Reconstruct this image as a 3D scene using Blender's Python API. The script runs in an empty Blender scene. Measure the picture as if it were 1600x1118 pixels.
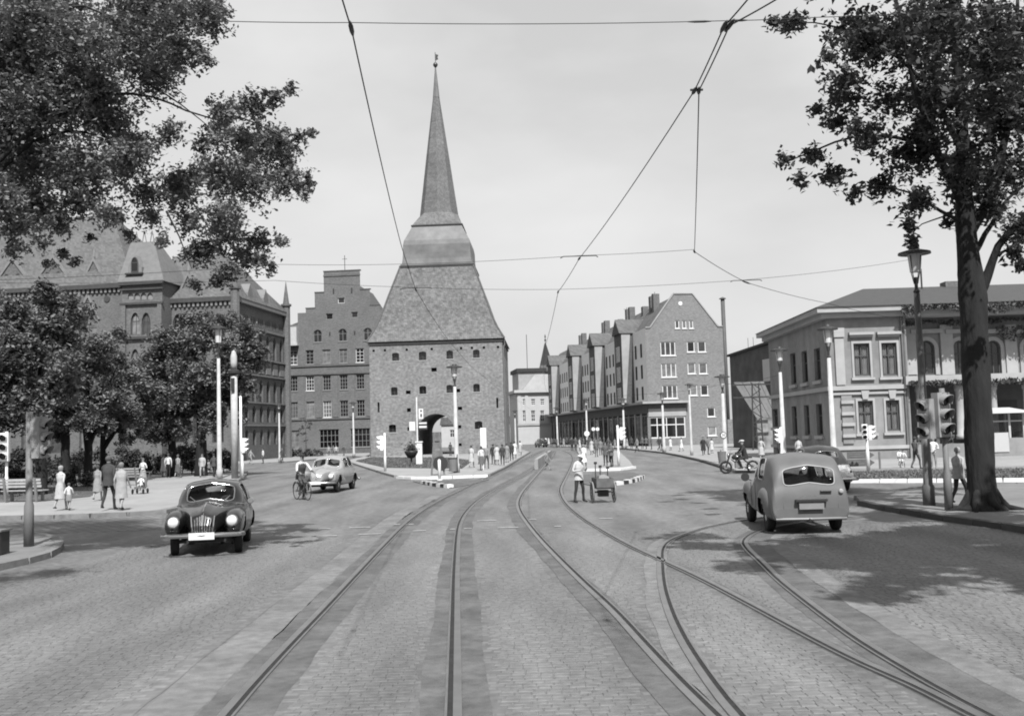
import bpy, math, random
import numpy as np
from mathutils import Vector, Matrix, geometry
R = math.radians
random.seed(7); rng = np.random.default_rng(7)
S = bpy.context.scene
COL = S.collection

# ------------------------------------------------------------------ camera
F, W, H = 1600.0, 1600.0, 1118.0          # focal length and photograph size in pixels
CAMZ, PITCH, ROLL = 2.3, math.atan(119 / 1600), R(1.7)
fw = Vector((0, math.cos(PITCH), math.sin(PITCH)))
up0 = Vector((0, -math.sin(PITCH), math.cos(PITCH)))
rt = Vector((1, 0, 0)) * math.cos(ROLL) - up0 * math.sin(ROLL)
up = up0 * math.cos(ROLL) + Vector((1, 0, 0)) * math.sin(ROLL)
cam_d = bpy.data.cameras.new('camera'); cam = bpy.data.objects.new('camera', cam_d); COL.objects.link(cam)
cam_d.sensor_width = 36; cam_d.lens = 36 * F / W; cam_d.clip_start = 0.1; cam_d.clip_end = 3000
m = Matrix((rt, up, -fw)).transposed().to_4x4(); m.translation = (0, 0, CAMZ); cam.matrix_world = m
S.camera = cam
CAM = Vector((0, 0, CAMZ))

# ------------------------------------------------------------------ light and sky
SUN_EL, SUN_AZ = R(51), R(170)            # azimuth clockwise from +Y: behind the camera, a little to its right
sun_d = bpy.data.lights.new('sun', 'SUN'); sun = bpy.data.objects.new('sun', sun_d); COL.objects.link(sun)
sun_d.energy = 5.0; sun_d.angle = R(0.6); sun_d.color = (1, 1, 1)
sdir = Vector((math.sin(SUN_AZ) * math.cos(SUN_EL), math.cos(SUN_AZ) * math.cos(SUN_EL), math.sin(SUN_EL)))
sun.rotation_euler = sdir.to_track_quat('Z', 'Y').to_euler(); sun.location = (0, -20, 60)
wd = bpy.data.worlds.new('World'); S.world = wd; wd.use_nodes = True
nt = wd.node_tree; nt.nodes.clear()
def wn(t, **k):
    n = nt.nodes.new(t)
    for a, b in k.items(): setattr(n, a, b)
    return n
sky = wn('ShaderNodeTexSky', sky_type='NISHITA'); sky.sun_disc = False
sky.sun_elevation = SUN_EL; sky.sun_rotation = SUN_AZ; sky.air_density = 1.0; sky.dust_density = 2.5; sky.ozone_density = 1.0
sep = wn('ShaderNodeSeparateColor')                       # black-and-white film: mostly blue-sensitive
mx = wn('ShaderNodeMath', operation='MULTIPLY'); mx.inputs[1].default_value = 0.4
my = wn('ShaderNodeMath', operation='MULTIPLY_ADD'); my.inputs[1].default_value = 0.4
tc = wn('ShaderNodeTexCoord'); mp = wn('ShaderNodeMapping'); mp.inputs['Scale'].default_value = (1.4, 1.4, 3.2)
nz = wn('ShaderNodeTexNoise'); nz.inputs['Scale'].default_value = 2.1; nz.inputs['Detail'].default_value = 5; nz.inputs['Roughness'].default_value = 0.5
mr = wn('ShaderNodeMapRange'); mr.inputs[1].default_value = 0.35; mr.inputs[2].default_value = 0.75; mr.inputs[3].default_value = 0.55; mr.inputs[4].default_value = 1.0
cl = wn('ShaderNodeMix', data_type='FLOAT'); cl.inputs[3].default_value = 5.85
bg = wn('ShaderNodeBackground'); bg.inputs['Strength'].default_value = 0.1
ow = wn('ShaderNodeOutputWorld')
L = nt.links.new
L(sky.outputs[0], sep.inputs[0]); L(sep.outputs[2], mx.inputs[0]); L(sep.outputs[1], my.inputs[0]); L(mx.outputs[0], my.inputs[2])
L(tc.outputs['Generated'], mp.inputs[0]); L(mp.outputs[0], nz.inputs['Vector']); L(nz.outputs[0], mr.inputs[0])
L(mr.outputs[0], cl.inputs[0]); L(my.outputs[0], cl.inputs[2]); L(cl.outputs[0], bg.inputs[0]); L(bg.outputs[0], ow.inputs[0])
S.view_settings.view_transform = 'Standard'; S.view_settings.look = 'None'
S.view_settings.exposure = 0.58; S.view_settings.gamma = 1.0; S.view_settings.use_curve_mapping = False
S.render.engine = 'CYCLES'; S.cycles.use_denoising = True; S.cycles.filter_width = 1.9
S.cycles.max_bounces = 6; S.cycles.diffuse_bounces = 3; S.cycles.glossy_bounces = 3; S.cycles.transparent_max_bounces = 8
S.cycles.caustics_reflective = False; S.cycles.caustics_refractive = False

# ------------------------------------------------------------------ pixels to places
def ray(px, py): return (fw + rt * ((px - W / 2) / F) + up * ((H / 2 - py) / F))
def G(px, py, z=0.0):                      # the point of the level z seen at this pixel
    d = ray(px, py); t = (z - CAMZ) / d.z; p = CAM + d * t; return Vector((p.x, p.y, z))
def AT(px, py, D):                         # the point at depth D (metres along +Y)
    d = ray(px, py); return CAM + d * (D / d.y)
def proj(p):
    v = Vector(p) - CAM; k = v.dot(fw); return (W / 2 + F * v.dot(rt) / k, H / 2 - F * v.dot(up) / k)
def metres(px, py, hpx, base):             # height of something standing at base and reaching hpx pixels above
    a = AT(px, py - hpx, base.y); return a.z - base.z

# ------------------------------------------------------------------ materials (all grey: the photograph is black and white)
MATS = {}
def alb(v): return v * (0.60 + 0.25 * min(1.0, max(0.0, (v - 0.25) / 0.45)))
def mat(name, v, var=0.12, scale=3.0, rough=0.8, bump=0.0, bscale=None, metal=0.0, stretch=(1, 1, 1), var2=0.0, scale2=0.4, rnd=0.0, spec=0.3, coat=0.0, trans=0.0, st2=None):
    if name in MATS: return MATS[name]
    v = alb(v)
    m = bpy.data.materials.new(name); m.use_nodes = True; n = m.node_tree.nodes; l = m.node_tree.links.new
    b = n['Principled BSDF']; b.inputs['Roughness'].default_value = rough; b.inputs['Metallic'].default_value = metal
    b.inputs['Specular IOR Level'].default_value = spec; b.inputs['Coat Weight'].default_value = coat; b.inputs['Coat Roughness'].default_value = 0.08
    tc = n.new('ShaderNodeTexCoord'); mp = n.new('ShaderNodeMapping'); mp.inputs['Scale'].default_value = stretch
    l(tc.outputs['Object'], mp.inputs[0])
    mq = mp
    if st2: mq = n.new('ShaderNodeMapping'); mq.inputs['Scale'].default_value = st2; l(tc.outputs['Object'], mq.inputs[0])
    def noise(sc, lo, hi, det=4, mp=mp):
        t = n.new('ShaderNodeTexNoise'); t.inputs['Scale'].default_value = sc; t.inputs['Detail'].default_value = det
        l(mp.outputs[0], t.inputs['Vector'])
        r = n.new('ShaderNodeMapRange'); r.inputs[1].default_value = 0.3; r.inputs[2].default_value = 0.7
        r.inputs[3].default_value = lo; r.inputs[4].default_value = hi; l(t.outputs[0], r.inputs[0]); return t, r
    t1, r1 = noise(scale, v * (1 - var), v * (1 + var)); out = r1.outputs[0]
    def mul(a, bb):
        x = n.new('ShaderNodeMath'); x.operation = 'MULTIPLY'; l(a, x.inputs[0]); l(bb, x.inputs[1]); return x.outputs[0]
    if var2:
        t2, r2 = noise(scale2, 1 - var2, 1 + var2, 3, mq); out = mul(out, r2.outputs[0])
    if rnd:
        oi = n.new('ShaderNodeObjectInfo'); r3 = n.new('ShaderNodeMapRange'); r3.inputs[3].default_value = 1 - rnd; r3.inputs[4].default_value = 1 + rnd
        l(oi.outputs['Random'], r3.inputs[0]); out = mul(out, r3.outputs[0])
    cc = n.new('ShaderNodeCombineColor')
    for i in range(3): l(out, cc.inputs[i])
    l(cc.outputs[0], b.inputs['Base Color'])
    if bump:
        tb, _ = noise(bscale or scale * 4, 0, 1); bp = n.new('ShaderNodeBump'); bp.inputs['Strength'].default_value = min(1, bump); bp.inputs['Distance'].default_value = 0.05
        l(tb.outputs[0], bp.inputs['Height']); l(bp.outputs[0], b.inputs['Normal'])
    if trans:
        tr = n.new('ShaderNodeBsdfTranslucent'); l(cc.outputs[0], tr.inputs[0]); ms = n.new('ShaderNodeMixShader'); ms.inputs[0].default_value = trans
        l(b.outputs[0], ms.inputs[1]); l(tr.outputs[0], ms.inputs[2]); l(ms.outputs[0], n['Material Output'].inputs[0])
    MATS[name] = m; return m
def brickmat(name, v, mortar, bw=0.26, bh=0.085, var=0.18, var2=0.15, scale2=0.35, bump=0.3, rough=0.85, axis='xz', ms=0.012, bias=0.0, scale=6.0, st2=None):
    if name in MATS: return MATS[name]
    m = mat(name, v, var, scale, rough, 0, var2=var2, scale2=scale2, st2=st2); n = m.node_tree.nodes; l = m.node_tree.links.new
    b = n['Principled BSDF']; src = b.inputs['Base Color'].links[0].from_socket
    tc = n.new('ShaderNodeTexCoord'); sx = n.new('ShaderNodeSeparateXYZ'); l(tc.outputs['Object'], sx.inputs[0])
    cx = n.new('ShaderNodeCombineXYZ')
    if axis == 'xz':
        ad = n.new('ShaderNodeMath'); ad.operation = 'ADD'; l(sx.outputs[0], ad.inputs[0]); l(sx.outputs[1], ad.inputs[1])
        l(ad.outputs[0], cx.inputs[0]); l(sx.outputs[2], cx.inputs[1])
    else: l(sx.outputs[0], cx.inputs[0]); l(sx.outputs[1], cx.inputs[1])
    bt = n.new('ShaderNodeTexBrick'); bt.inputs['Scale'].default_value = 1; bt.inputs['Brick Width'].default_value = bw; bt.inputs['Row Height'].default_value = bh
    bt.inputs['Mortar Size'].default_value = ms; bt.inputs['Bias'].default_value = bias; bt.inputs['Mortar Smooth'].default_value = 0.3
    bt.inputs['Color1'].default_value = (0.78, 0.78, 0.78, 1); bt.inputs['Color2'].default_value = (1.2, 1.2, 1.2, 1); q = mortar / max(v, 1e-3)
    bt.inputs['Mortar'].default_value = (q, q, q, 1); l(cx.outputs[0], bt.inputs['Vector'])
    mm = n.new('ShaderNodeMix'); mm.data_type = 'RGBA'; mm.blend_type = 'MULTIPLY'; mm.inputs[0].default_value = 1.0
    l(src, mm.inputs[6]); l(bt.outputs[0], mm.inputs[7]); l(mm.outputs[2], b.inputs['Base Color'])
    bp = n.new('ShaderNodeBump'); bp.inputs['Strength'].default_value = bump; bp.inputs['Distance'].default_value = 0.02; bp.invert = True
    l(bt.outputs['Fac'], bp.inputs['Height']); l(bp.outputs[0], b.inputs['Normal'])
    return m
def glassmat(name='window_glass', v=0.03, rnd=0.8, alpha=1.0):
    if name in MATS: return MATS[name]
    m = mat(name, v, 0.5, 1.2, 0.06, 0, rnd=rnd, spec=0.6)
    if alpha < 1: m.node_tree.nodes['Principled BSDF'].inputs['Alpha'].default_value = alpha
    return m

# ------------------------------------------------------------------ mesh collecting
def inside(p, poly):
    x, y = p; c = False; n = len(poly)
    for i in range(n):
        x0, y0 = poly[i][:2]; x1, y1 = poly[i - 1][:2]
        if (y0 > y) != (y1 > y) and x < (x1 - x0) * (y - y0) / (y1 - y0) + x0: c = not c
    return c
def fill(loops):                           # triangles of an outline with holes
    V_ = []; E_ = []
    for lo in loops:
        o = len(V_); n = len(lo); V_ += [Vector((p[0], p[1])) for p in lo]; E_ += [(o + i, o + (i + 1) % n) for i in range(n)]
    r_ = geometry.delaunay_2d_cdt(V_, E_, [], 0, 1e-5); vs = [tuple(v) for v in r_[0]]; fs = []
    for f in r_[2]:
        c = (sum(vs[i][0] for i in f) / len(f), sum(vs[i][1] for i in f) / len(f))
        if inside(c, loops[0]) and not any(inside(c, h) for h in loops[1:]): fs.append(tuple(f))
    return vs, fs
class MB:
    def __init__(s): s.v = []; s.f = []; s.m = []; s.cm = 0; s.sm = []; s.smooth = False
    def add(s, vs, fs):
        o = len(s.v); s.v += [tuple(v) for v in vs]
        for f in fs: s.f.append(tuple(i + o for i in f)); s.m.append(s.cm); s.sm.append(s.smooth)
        return s
    def box(s, x0, x1, y0, y1, z0, z1):
        return s.add([(x0, y0, z0), (x1, y0, z0), (x1, y1, z0), (x0, y1, z0), (x0, y0, z1), (x1, y0, z1), (x1, y1, z1), (x0, y1, z1)],
                     [(3, 2, 1, 0), (4, 5, 6, 7), (0, 1, 5, 4), (1, 2, 6, 5), (2, 3, 7, 6), (3, 0, 4, 7)])
    def hexa(s, lo, hi):                   # frustum between two quads
        return s.add(list(lo) + list(hi), [(3, 2, 1, 0), (4, 5, 6, 7), (0, 1, 5, 4), (1, 2, 6, 5), (2, 3, 7, 6), (3, 0, 4, 7)])
    def prism(s, poly, z0, z1):            # polygon in xy
        n = len(poly); tri = geometry.tessellate_polygon([[Vector((p[0], p[1], 0)) for p in poly]])
        vs = [(p[0], p[1], z0) for p in poly] + [(p[0], p[1], z1) for p in poly]
        s.add(vs, [tuple(i + n for i in t) for t in tri] + [tuple(reversed(t)) for t in tri] + [(i, (i + 1) % n, (i + 1) % n + n, i + n) for i in range(n)]); return s
    def slab(s, poly, y0, y1):             # polygon in xz, thick in y
        n = len(poly); tri = geometry.tessellate_polygon([[Vector((p[0], p[1], 0)) for p in poly]])
        vs = [(p[0], y0, p[1]) for p in poly] + [(p[0], y1, p[1]) for p in poly]
        s.add(vs, [tuple(t) for t in tri] + [tuple(i + n for i in reversed(t)) for t in tri] + [(i, (i + 1) % n, (i + 1) % n + n, i + n) for i in range(n)]); return s
    def wall(s, outline, holes=(), y=0.0, depth=0.25, mid=None):     # xz outline with openings and their reveals
        vs, fs = fill([outline] + list(holes)); s.add([(p[0], y, p[1]) for p in vs], fs)
        for lo in holes:
            n = len(lo); s.add([(p[0], y, p[1]) for p in lo] + [(p[0], y + depth, p[1]) for p in lo], [(i, (i + 1) % n, (i + 1) % n + n, i + n) for i in range(n)])
        return s
    def tube(s, pts, rad, n=8, cap=True, squash=1.0):
        pts = [Vector(p) for p in pts]
        if not hasattr(rad, '__len__'): rad = [rad] * len(pts)
        rings = []; ref = None
        for i, p in enumerate(pts):
            t = (pts[min(i + 1, len(pts) - 1)] - pts[max(i - 1, 0)]).normalized()
            if ref is None: ref = Vector((0, 0, 1)) if abs(t.z) < 0.9 else Vector((1, 0, 0))
            a = t.cross(ref)
            if a.length < 1e-6: a = t.cross(Vector((0, 1, 0)))
            a.normalize(); b = t.cross(a).normalized(); ref = -b if False else ref
            rings.append([p + (a * math.cos(2 * math.pi * k / n) + b * math.sin(2 * math.pi * k / n) * squash) * rad[i] for k in range(n)])
        vs = [v for r_ in rings for v in r_]; fs = []
        for i in range(len(pts) - 1):
            for k in range(n): fs.append((i * n + k, i * n + (k + 1) % n, (i + 1) * n + (k + 1) % n, (i + 1) * n + k))
        if cap: fs += [tuple(range(n - 1, -1, -1)), tuple((len(pts) - 1) * n + k for k in range(n))]
        return s.add(vs, fs)
    def lathe(s, prof, c=(0, 0, 0), n=16, axis='z', sq=(1, 1)):      # prof: (radius, height)
        vs = []; fs = []
        for r_, h in prof:
            for k in range(n):
                a = 2 * math.pi * k / n; x, y = r_ * math.cos(a) * sq[0], r_ * math.sin(a) * sq[1]
                vs.append({'z': (c[0] + x, c[1] + y, c[2] + h), 'y': (c[0] + x, c[1] + h, c[2] + y), 'x': (c[0] + h, c[1] + x, c[2] + y)}[axis])
        for i in range(len(prof) - 1):
            for k in range(n): fs.append((i * n + k, i * n + (k + 1) % n, (i + 1) * n + (k + 1) % n, (i + 1) * n + k))
        fs += [tuple(range(n - 1, -1, -1)), tuple((len(prof) - 1) * n + k for k in range(n))]
        return s.add(vs, fs)
    def grid(s, P, mask=None, closed=False):                          # P[i][j] points; mask(i,j) keeps a cell
        a, b = len(P), len(P[0]); vs = [p for r_ in P for p in r_]
        fs = [(i * b + j, i * b + (j + 1) % b, (i + 1) * b + (j + 1) % b, (i + 1) * b + j) for i in range(a - 1) for j in range(b if closed else b - 1) if mask is None or mask(i, j)]
        return s.add(vs, fs)
    def xf(s, M): s.v = [tuple(M @ Vector(v)) for v in s.v]; return s
    def mesh(s, name, mats):
        me = bpy.data.meshes.new(name); me.from_pydata(s.v, [], s.f); me.validate(verbose=False)
        for m_ in (mats if isinstance(mats, (list, tuple)) else [mats]): me.materials.append(m_)
        if len(me.polygons) == len(s.m):
            me.polygons.foreach_set('material_index', s.m); me.polygons.foreach_set('use_smooth', s.sm)
        return me
    def build(s, name, mats, parent=None, loc=None, rz=0, smooth=None):
        if smooth is not None: s.sm = [smooth] * len(s.f)
        return obj(name, s.mesh(name, mats), parent, loc, rz)
def obj(name, me, parent=None, loc=None, rz=0, rot=None):
    o = bpy.data.objects.new(name, me); COL.objects.link(o); o.parent = parent
    if loc is not None: o.location = loc
    if rot is not None: o.rotation_euler = rot
    elif rz: o.rotation_euler = (0, 0, rz)
    return o
def tag(o, label=None, cat=None, group=None, kind=None):
    if label: o['label'] = label
    if cat: o['category'] = cat
    if group: o['group'] = group
    if kind: o['kind'] = kind
    return o
def thing(name, label, cat, loc=(0, 0, 0), rz=0.0, group=None):
    return tag(obj(name, None, None, loc, rz), label, cat, group)
def copy_tree(o, parent=None):
    c = o.copy(); COL.objects.link(c); c.parent = parent
    for ch in list(o.children): copy_tree(ch, c)
    return c
def structure(name, mb, m, parent=None):
    o = mb.build(name, m, parent)
    if parent is None: o['kind'] = 'structure'
    return o
def rect(x0, x1, z0, z1): return [(x0, z0), (x1, z0), (x1, z1), (x0, z1)]
def arch(x0, x1, z0, zs, kind='round', n=8, rise=None):              # opening: straight to zs, then an arch
    w = (x1 - x0) / 2; cx = (x0 + x1) / 2; pts = [(x0, z0), (x1, z0)]
    if kind == 'round':
        r_ = rise or w
        for k in range(n + 1): a = math.pi * k / n; pts.append((cx + w * math.cos(a), zs + r_ * math.sin(a)))
    else:
        h = rise or w * 1.7
        for k in range(n // 2 + 1): t = k / (n // 2); pts.append((x1 - w * t ** 1.6, zs + h * math.sin(t * math.pi / 2)))
        for k in range(n // 2 - 1, -1, -1): t = k / (n // 2); pts.append((x0 + w * t ** 1.6, zs + h * math.sin(t * math.pi / 2)))
    return pts
class Facade:                              # an upright plane through two ground points, seen from the camera's side
    def __init__(s, A, B):
        s.A = Vector((A[0], A[1], 0)); d = Vector((B[0] - A[0], B[1] - A[1], 0)); s.w = d.length; s.u = d.normalized()
        s.n = Vector((-s.u.y, s.u.x, 0)); s.rz = math.atan2(s.u.y, s.u.x)
    def q(s, px, py, y=0.0):               # local x and height of the pixel, on the plane y behind the facade
        d = ray(px, py); o = s.A + s.n * y; t = (o - CAM).dot(s.n) / d.dot(s.n); p = CAM + d * t
        return ((p - s.A).dot(s.u), p.z)
    def r(s, x0, y0, x1, y1, y=0.0):       # pixel rectangle -> x0,x1,z0,z1
        a = s.q(x0, (y0 + y1) / 2, y)[0]; b = s.q(x1, (y0 + y1) / 2, y)[0]; xm = (x0 + x1) / 2
        return (a, b, s.q(xm, y1, y)[1], s.q(xm, y0, y)[1])
    def world(s, x, y, z=0.0): return s.A + s.u * x + s.n * y + Vector((0, 0, z))
def spline(pts, step=0.5):
    pts = [Vector(p) for p in pts]; out = []
    P = [pts[0] * 2 - pts[1]] + pts + [pts[-1] * 2 - pts[-2]]
    for i in range(1, len(P) - 2):
        a, b, c, d = P[i - 1:i + 3]; k = max(2, int((c - b).length / step))
        for j in range(k):
            t = j / k; out.append(0.5 * ((2 * b) + (c - a) * t + (2 * a - 5 * b + 4 * c - d) * t * t + (3 * b - a - 3 * c + d) * t ** 3))
    out.append(pts[-1]); return out
# window: the frame with its bars, the pane a sub-part; alike windows share their meshes
WCACHE = {}
def window(parent, x0, x1, z0, z1, y, fm, pm, nx=2, nz=2, fr=0.07, bar=0.045, kind='rect', rise=None, sill=None, name='window'):
    w, h = round(x1 - x0, 2), round(z1 - z0, 2); key = (w, h, fm.name, pm.name, nx, nz, fr, bar, kind, sill is not None)
    if key not in WCACHE:
        b = MB(); d = 0.08
        if kind == 'rect':
            b.box(0, fr, 0, d, 0, h); b.box(w - fr, w, 0, d, 0, h); b.box(fr, w - fr, 0, d, 0, fr); b.box(fr, w - fr, 0, d, h - fr, h); zt = h
            pane = rect(0.01, w - 0.01, 0.01, h - 0.01)
        else:
            r_ = rise or (w / 2 if kind == 'round' else w * 0.85); zs = h - r_
            o_ = arch(0, w, 0, zs, kind, 8, r_); i_ = arch(fr, w - fr, fr, zs, kind, 8, r_ - fr); n = len(o_)
            b.add([(p[0], 0, p[1]) for p in o_] + [(p[0], 0, p[1]) for p in i_], [(k, (k + 1) % n, (k + 1) % n + n, k + n) for k in range(n)])
            b.add([(p[0], 0, p[1]) for p in i_] + [(p[0], d, p[1]) for p in i_], [(k, (k + 1) % n, (k + 1) % n + n, k + n) for k in range(n)])
            pane = arch(0.01, w - 0.01, 0.01, zs, kind, 8, r_ - 0.01); zt = zs + r_ * 0.75
        for i in range(1, nx): b.box(w * i / nx - bar / 2, w * i / nx + bar / 2, 0.01, d - 0.02, fr, (h if nx == 2 else zt) - fr)
        for j in range(1, nz):
            z = h * (j / nz if nz != 2 else 0.62)
            for i in range(nx):
                b.box(max(fr, w * i / nx + (bar / 2 if i else 0)), min(w - fr, w * (i + 1) / nx - (bar / 2 if i < nx - 1 else 0)), 0.015, d - 0.02, z - bar / 2, z + bar / 2)
        if sill is not None: b.box(-0.08, w + 0.08, -sill, -0.002, -0.1, 0.02)
        p = MB().slab(pane, 0, 0.012)
        WCACHE[key] = (b.mesh('window', fm), p.mesh('pane', pm))
    a, p = WCACHE[key]; o = obj(name, a, parent, (x0, y, z0)); obj('pane', p, o, (0, 0.05, 0)); return o
# ------------------------------------------------------------------ ground, roads, pavements
M_road = brickmat('sett_paving', 0.215, 0.185, 0.15, 0.11, var=0.14, var2=0.27, scale2=0.9, st2=(1.0, 0.16, 1), bump=0.15, axis='xy', ms=0.014, rough=0.7)
M_sett = mat('granite_sett', 0.205, 0.20, 9.0, 0.62, 0.15, 30, var2=0.27, scale2=0.9, st2=(1.0, 0.16, 1))
M_setp = mat('granite_sett_piece', 0.20, 0.22, 9.0, 0.62, 0.15, 30, rnd=0.13)
M_band = mat('rail_asphalt', 0.158, 0.20, 7.0, 0.75, 0.4, 30, var2=0.26, scale2=1.3)
M_conc = mat('concrete_strip', 0.235, 0.22, 6.0, 0.75, 0.35, 30, var2=0.2, scale2=1.1)
M_pave = mat('pavement_slabs', 0.36, 0.08, 2.0, 0.85, 0.15, 12, var2=0.10, scale2=0.25)
M_pavs = mat('pavement_gravel', 0.25, 0.12, 2.0, 0.9, 0.2, 14, var2=0.12, scale2=0.3)
M_kerb = mat('kerb_granite', 0.26, 0.15, 5.0, 0.8, 0.2, 25, rnd=0.12)
M_kerbd = mat('kerb_dark', 0.09, 0.15, 5.0, 0.8, 0.2, 25, rnd=0.15)
M_wht = mat('white_paint', 0.72, 0.06, 6.0, 0.55)
M_blk = mat('black_paint', 0.045, 0.15, 6.0, 0.5)
M_soil = mat('park_soil', 0.12, 0.3, 1.5, 0.95, 0.3, 8, var2=0.2)
M_lawn = mat('lawn_ground', 0.085, 0.3, 2.5, 0.95, 0.4, 25, var2=0.2)
M_steel = mat('rail_steel', 0.36, 0.15, 3.0, 0.34, metal=0.75, stretch=(1, 1, 1))
M_groove = mat('rail_groove', 0.035, 0.3, 10, 0.9)
M_line = mat('worn_road_marking', 0.42, 0.25, 8.0, 0.8)

structure('ground', MB().box(-900, 900, -60, 1500, -1.0, -0.06), mat('far_ground', 0.18, 0.2, 0.2, 0.95))
road = structure('road', MB().add([(-140, -12, 0), (140, -12, 0), (140, 420, 0), (-140, 420, 0)], [(0, 1, 2, 3)]), M_road)

def gp(l, z=0.0): return [G(a, b, 0) for a, b in l]
RA1 = [(355, 1118), (400, 1066), (450.5, 1011), (510.6, 948), (560, 895), (597.6, 855), (632.6, 820), (660, 799), (690, 781), (720, 766), (750, 751), (780, 736.5), (805.5, 724), (826, 714), (840, 707.5), (849, 703)]
RA2 = [(707.7, 1118), (710, 965), (711.5, 890), (715, 835), (720, 814), (730, 798), (745, 783), (768, 767.6), (793, 754), (818, 741), (838, 728), (850.5, 717.5), (859, 709), (864, 704)]
RB1 = [(1115, 1118), (1060, 1063.5), (1010, 1010), (960, 955.5), (910.6, 909), (873, 872), (843, 840), (823, 815), (812, 797), (810.5, 782.7), (818, 767.6), (830.5, 752.6), (843, 738), (855.5, 723), (864, 712.5), (868, 705)]
RB2 = [(1518, 1118), (1425, 1071), (1350, 1038), (1275, 1000.5), (1200, 960), (1115.5, 915), (1065.4, 890.4), (1020, 870), (977.8, 849.5), (940, 828), (910, 809), (887.6, 790), (877.6, 775), (876, 762), (884, 745), (892, 728), (895, 717), (891, 709), (879, 703.5)]
RC1 = [(1153, 1118), (1130, 1091), (1097.7, 1047), (1067.7, 999), (1047.7, 956), (1036, 915), (1033, 878), (1034.5, 858), (1046, 845), (1078, 832), (1115.5, 821), (1178, 810), (1240, 803), (1310, 797)]
RC2 = [(1548, 1118), (1500, 1093), (1425.4, 1051.5), (1350, 1006), (1300, 971), (1250, 933), (1215.7, 905), (1190.7, 880), (1168, 858), (1163, 846), (1175, 835), (1201, 825), (1250, 816), (1320, 808)]
def extend(p, back=4.0):
    d = (p[0] - p[1]).normalized(); return [p[0] + d * back] + p
def path(l): return spline(extend(gp(l)), 0.35)
def ribbon(mb, P, o0, o1, z, z1=None, wob=0.0, seed=0):
    r_ = random.Random(seed); A = []; B = []; k0 = k1 = 0.0
    for i, p in enumerate(P):
        t = (P[min(i + 1, len(P) - 1)] - P[max(i - 1, 0)]).normalized(); n = Vector((t.y, -t.x, 0))
        k0 = k0 * 0.8 + r_.uniform(-wob, wob); k1 = k1 * 0.8 + r_.uniform(-wob, wob)
        A.append(p + n * (o0 + k0) + Vector((0, 0, z))); B.append(p + n * (o1 + k1) + Vector((0, 0, z if z1 is None else z1)))
    mb.grid([A, B]); return mb
PATHS = {k: path(v) for k, v in dict(a1=RA1, a2=RA2, b1=RB1, b2=RB2, c1=RC1, c2=RC2).items()}
bandspec = [('a1', -0.30, 0.36, 'b'), ('a2', -0.28, 0.34, 'b'), ('b1', -0.34, 0.10, 'b'), ('b2', -0.10, 0.12, 'b'), ('c2', -0.22, 0.50, 'b'), ('c1', -0.26, 0.08, 'c'), ('a1', -0.80, -0.30, 'c'), ('a1', -0.98, -0.80, 'r'), ('c2', 0.50, 0.80, 'c')]
for i, (k, a, b, mm) in enumerate(bandspec):
    o = structure('paving_strip', ribbon(MB(), PATHS[k], a, b, 0.002 + 0.002 * (i % 3), wob=0.02, seed=i), {'b': M_band, 'c': M_conc, 'r': M_road}[mm])
# rails: running head, groove and lip
def tram_track(label, ks):
    t = thing('tram_track', label, 'tram track')
    for k, side in ks:
        P = PATHS[k]; s = side; b = MB(); z = 0.022
        for a0, a1, z0, z1 in ((-0.075, -0.075, 0.0, z), (-0.075, 0.0, z, z), (0.0, 0.0, z, 0.0155), (0.048, 0.048, 0.0155, z), (0.048, 0.07, z, z), (0.07, 0.07, z, 0.0)):
            ribbon(b, P, a0 * s, a1 * s, z0, z1)
        r_ = b.build('rail', M_steel, t); ribbon(MB(), P, 0.0, 0.048 * s, 0.0155).build('groove', M_groove, r_)
tram_track('pair of grooved tram rails between dark asphalt bands curving right past the gate', (('a1', 1), ('a2', -1)))
tram_track('pair of grooved tram rails bending past the man with the handcart', (('b1', 1), ('b2', -1)))
tram_track('branch tram rails that swing right underneath the grey estate car', (('c1', 1), ('c2', -1)))
# granite setts of the near road
ALLP = np.array([(p.x, p.y) for P in PATHS.values() for p in P if p.y < 40])
excl = [(k, a - 0.06, b + 0.06) for k, a, b, mm in bandspec]
def band_dist():                            # points of each band's centre line with its half width
    C_, R_ = [], []
    for k, a, b in excl:
        P = PATHS[k]
        for i in range(len(P) - 1):
            if P[i].y > 32: break
            t = (P[i + 1] - P[i]).normalized(); n = Vector((t.y, -t.x, 0)); c = P[i] + n * (a + b) / 2; e = P[i + 1] + n * (a + b) / 2
            for q in (0.0, 0.5): C_.append(tuple((c.lerp(e, q)))[:2]); R_.append((b - a) / 2)
    return np.array(C_), np.array(R_)
BC, BR = band_dist()
near, far = [], []
y = 6.6
while y < 24:
    x = -0.53 * y - 1 + rng.uniform(0, 0.14); row = []
    while x < 0.53 * y + 1:
        w = rng.uniform(0.115, 0.165); row.append((x + w / 2, w)); x += w
    cx = np.array([r_[0] for r_ in row]); ok = np.ones(len(cx), bool)
    sel = np.abs(BC[:, 1] - y) < 1.2
    for (bx, by), br in zip(BC[sel], BR[sel]): ok &= np.hypot(cx - bx, y - by) > br + 0.05
    if y > 13: ok &= ~((cx < -8.6) & (y > 18)) 
    for (c, w), k in zip(row, ok):
        if k: (near if (y < 9.5 and abs(c - 0.2) < 2.6 and len(near) < 300) else far).append((c, y, w))
    y += 0.108
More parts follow.
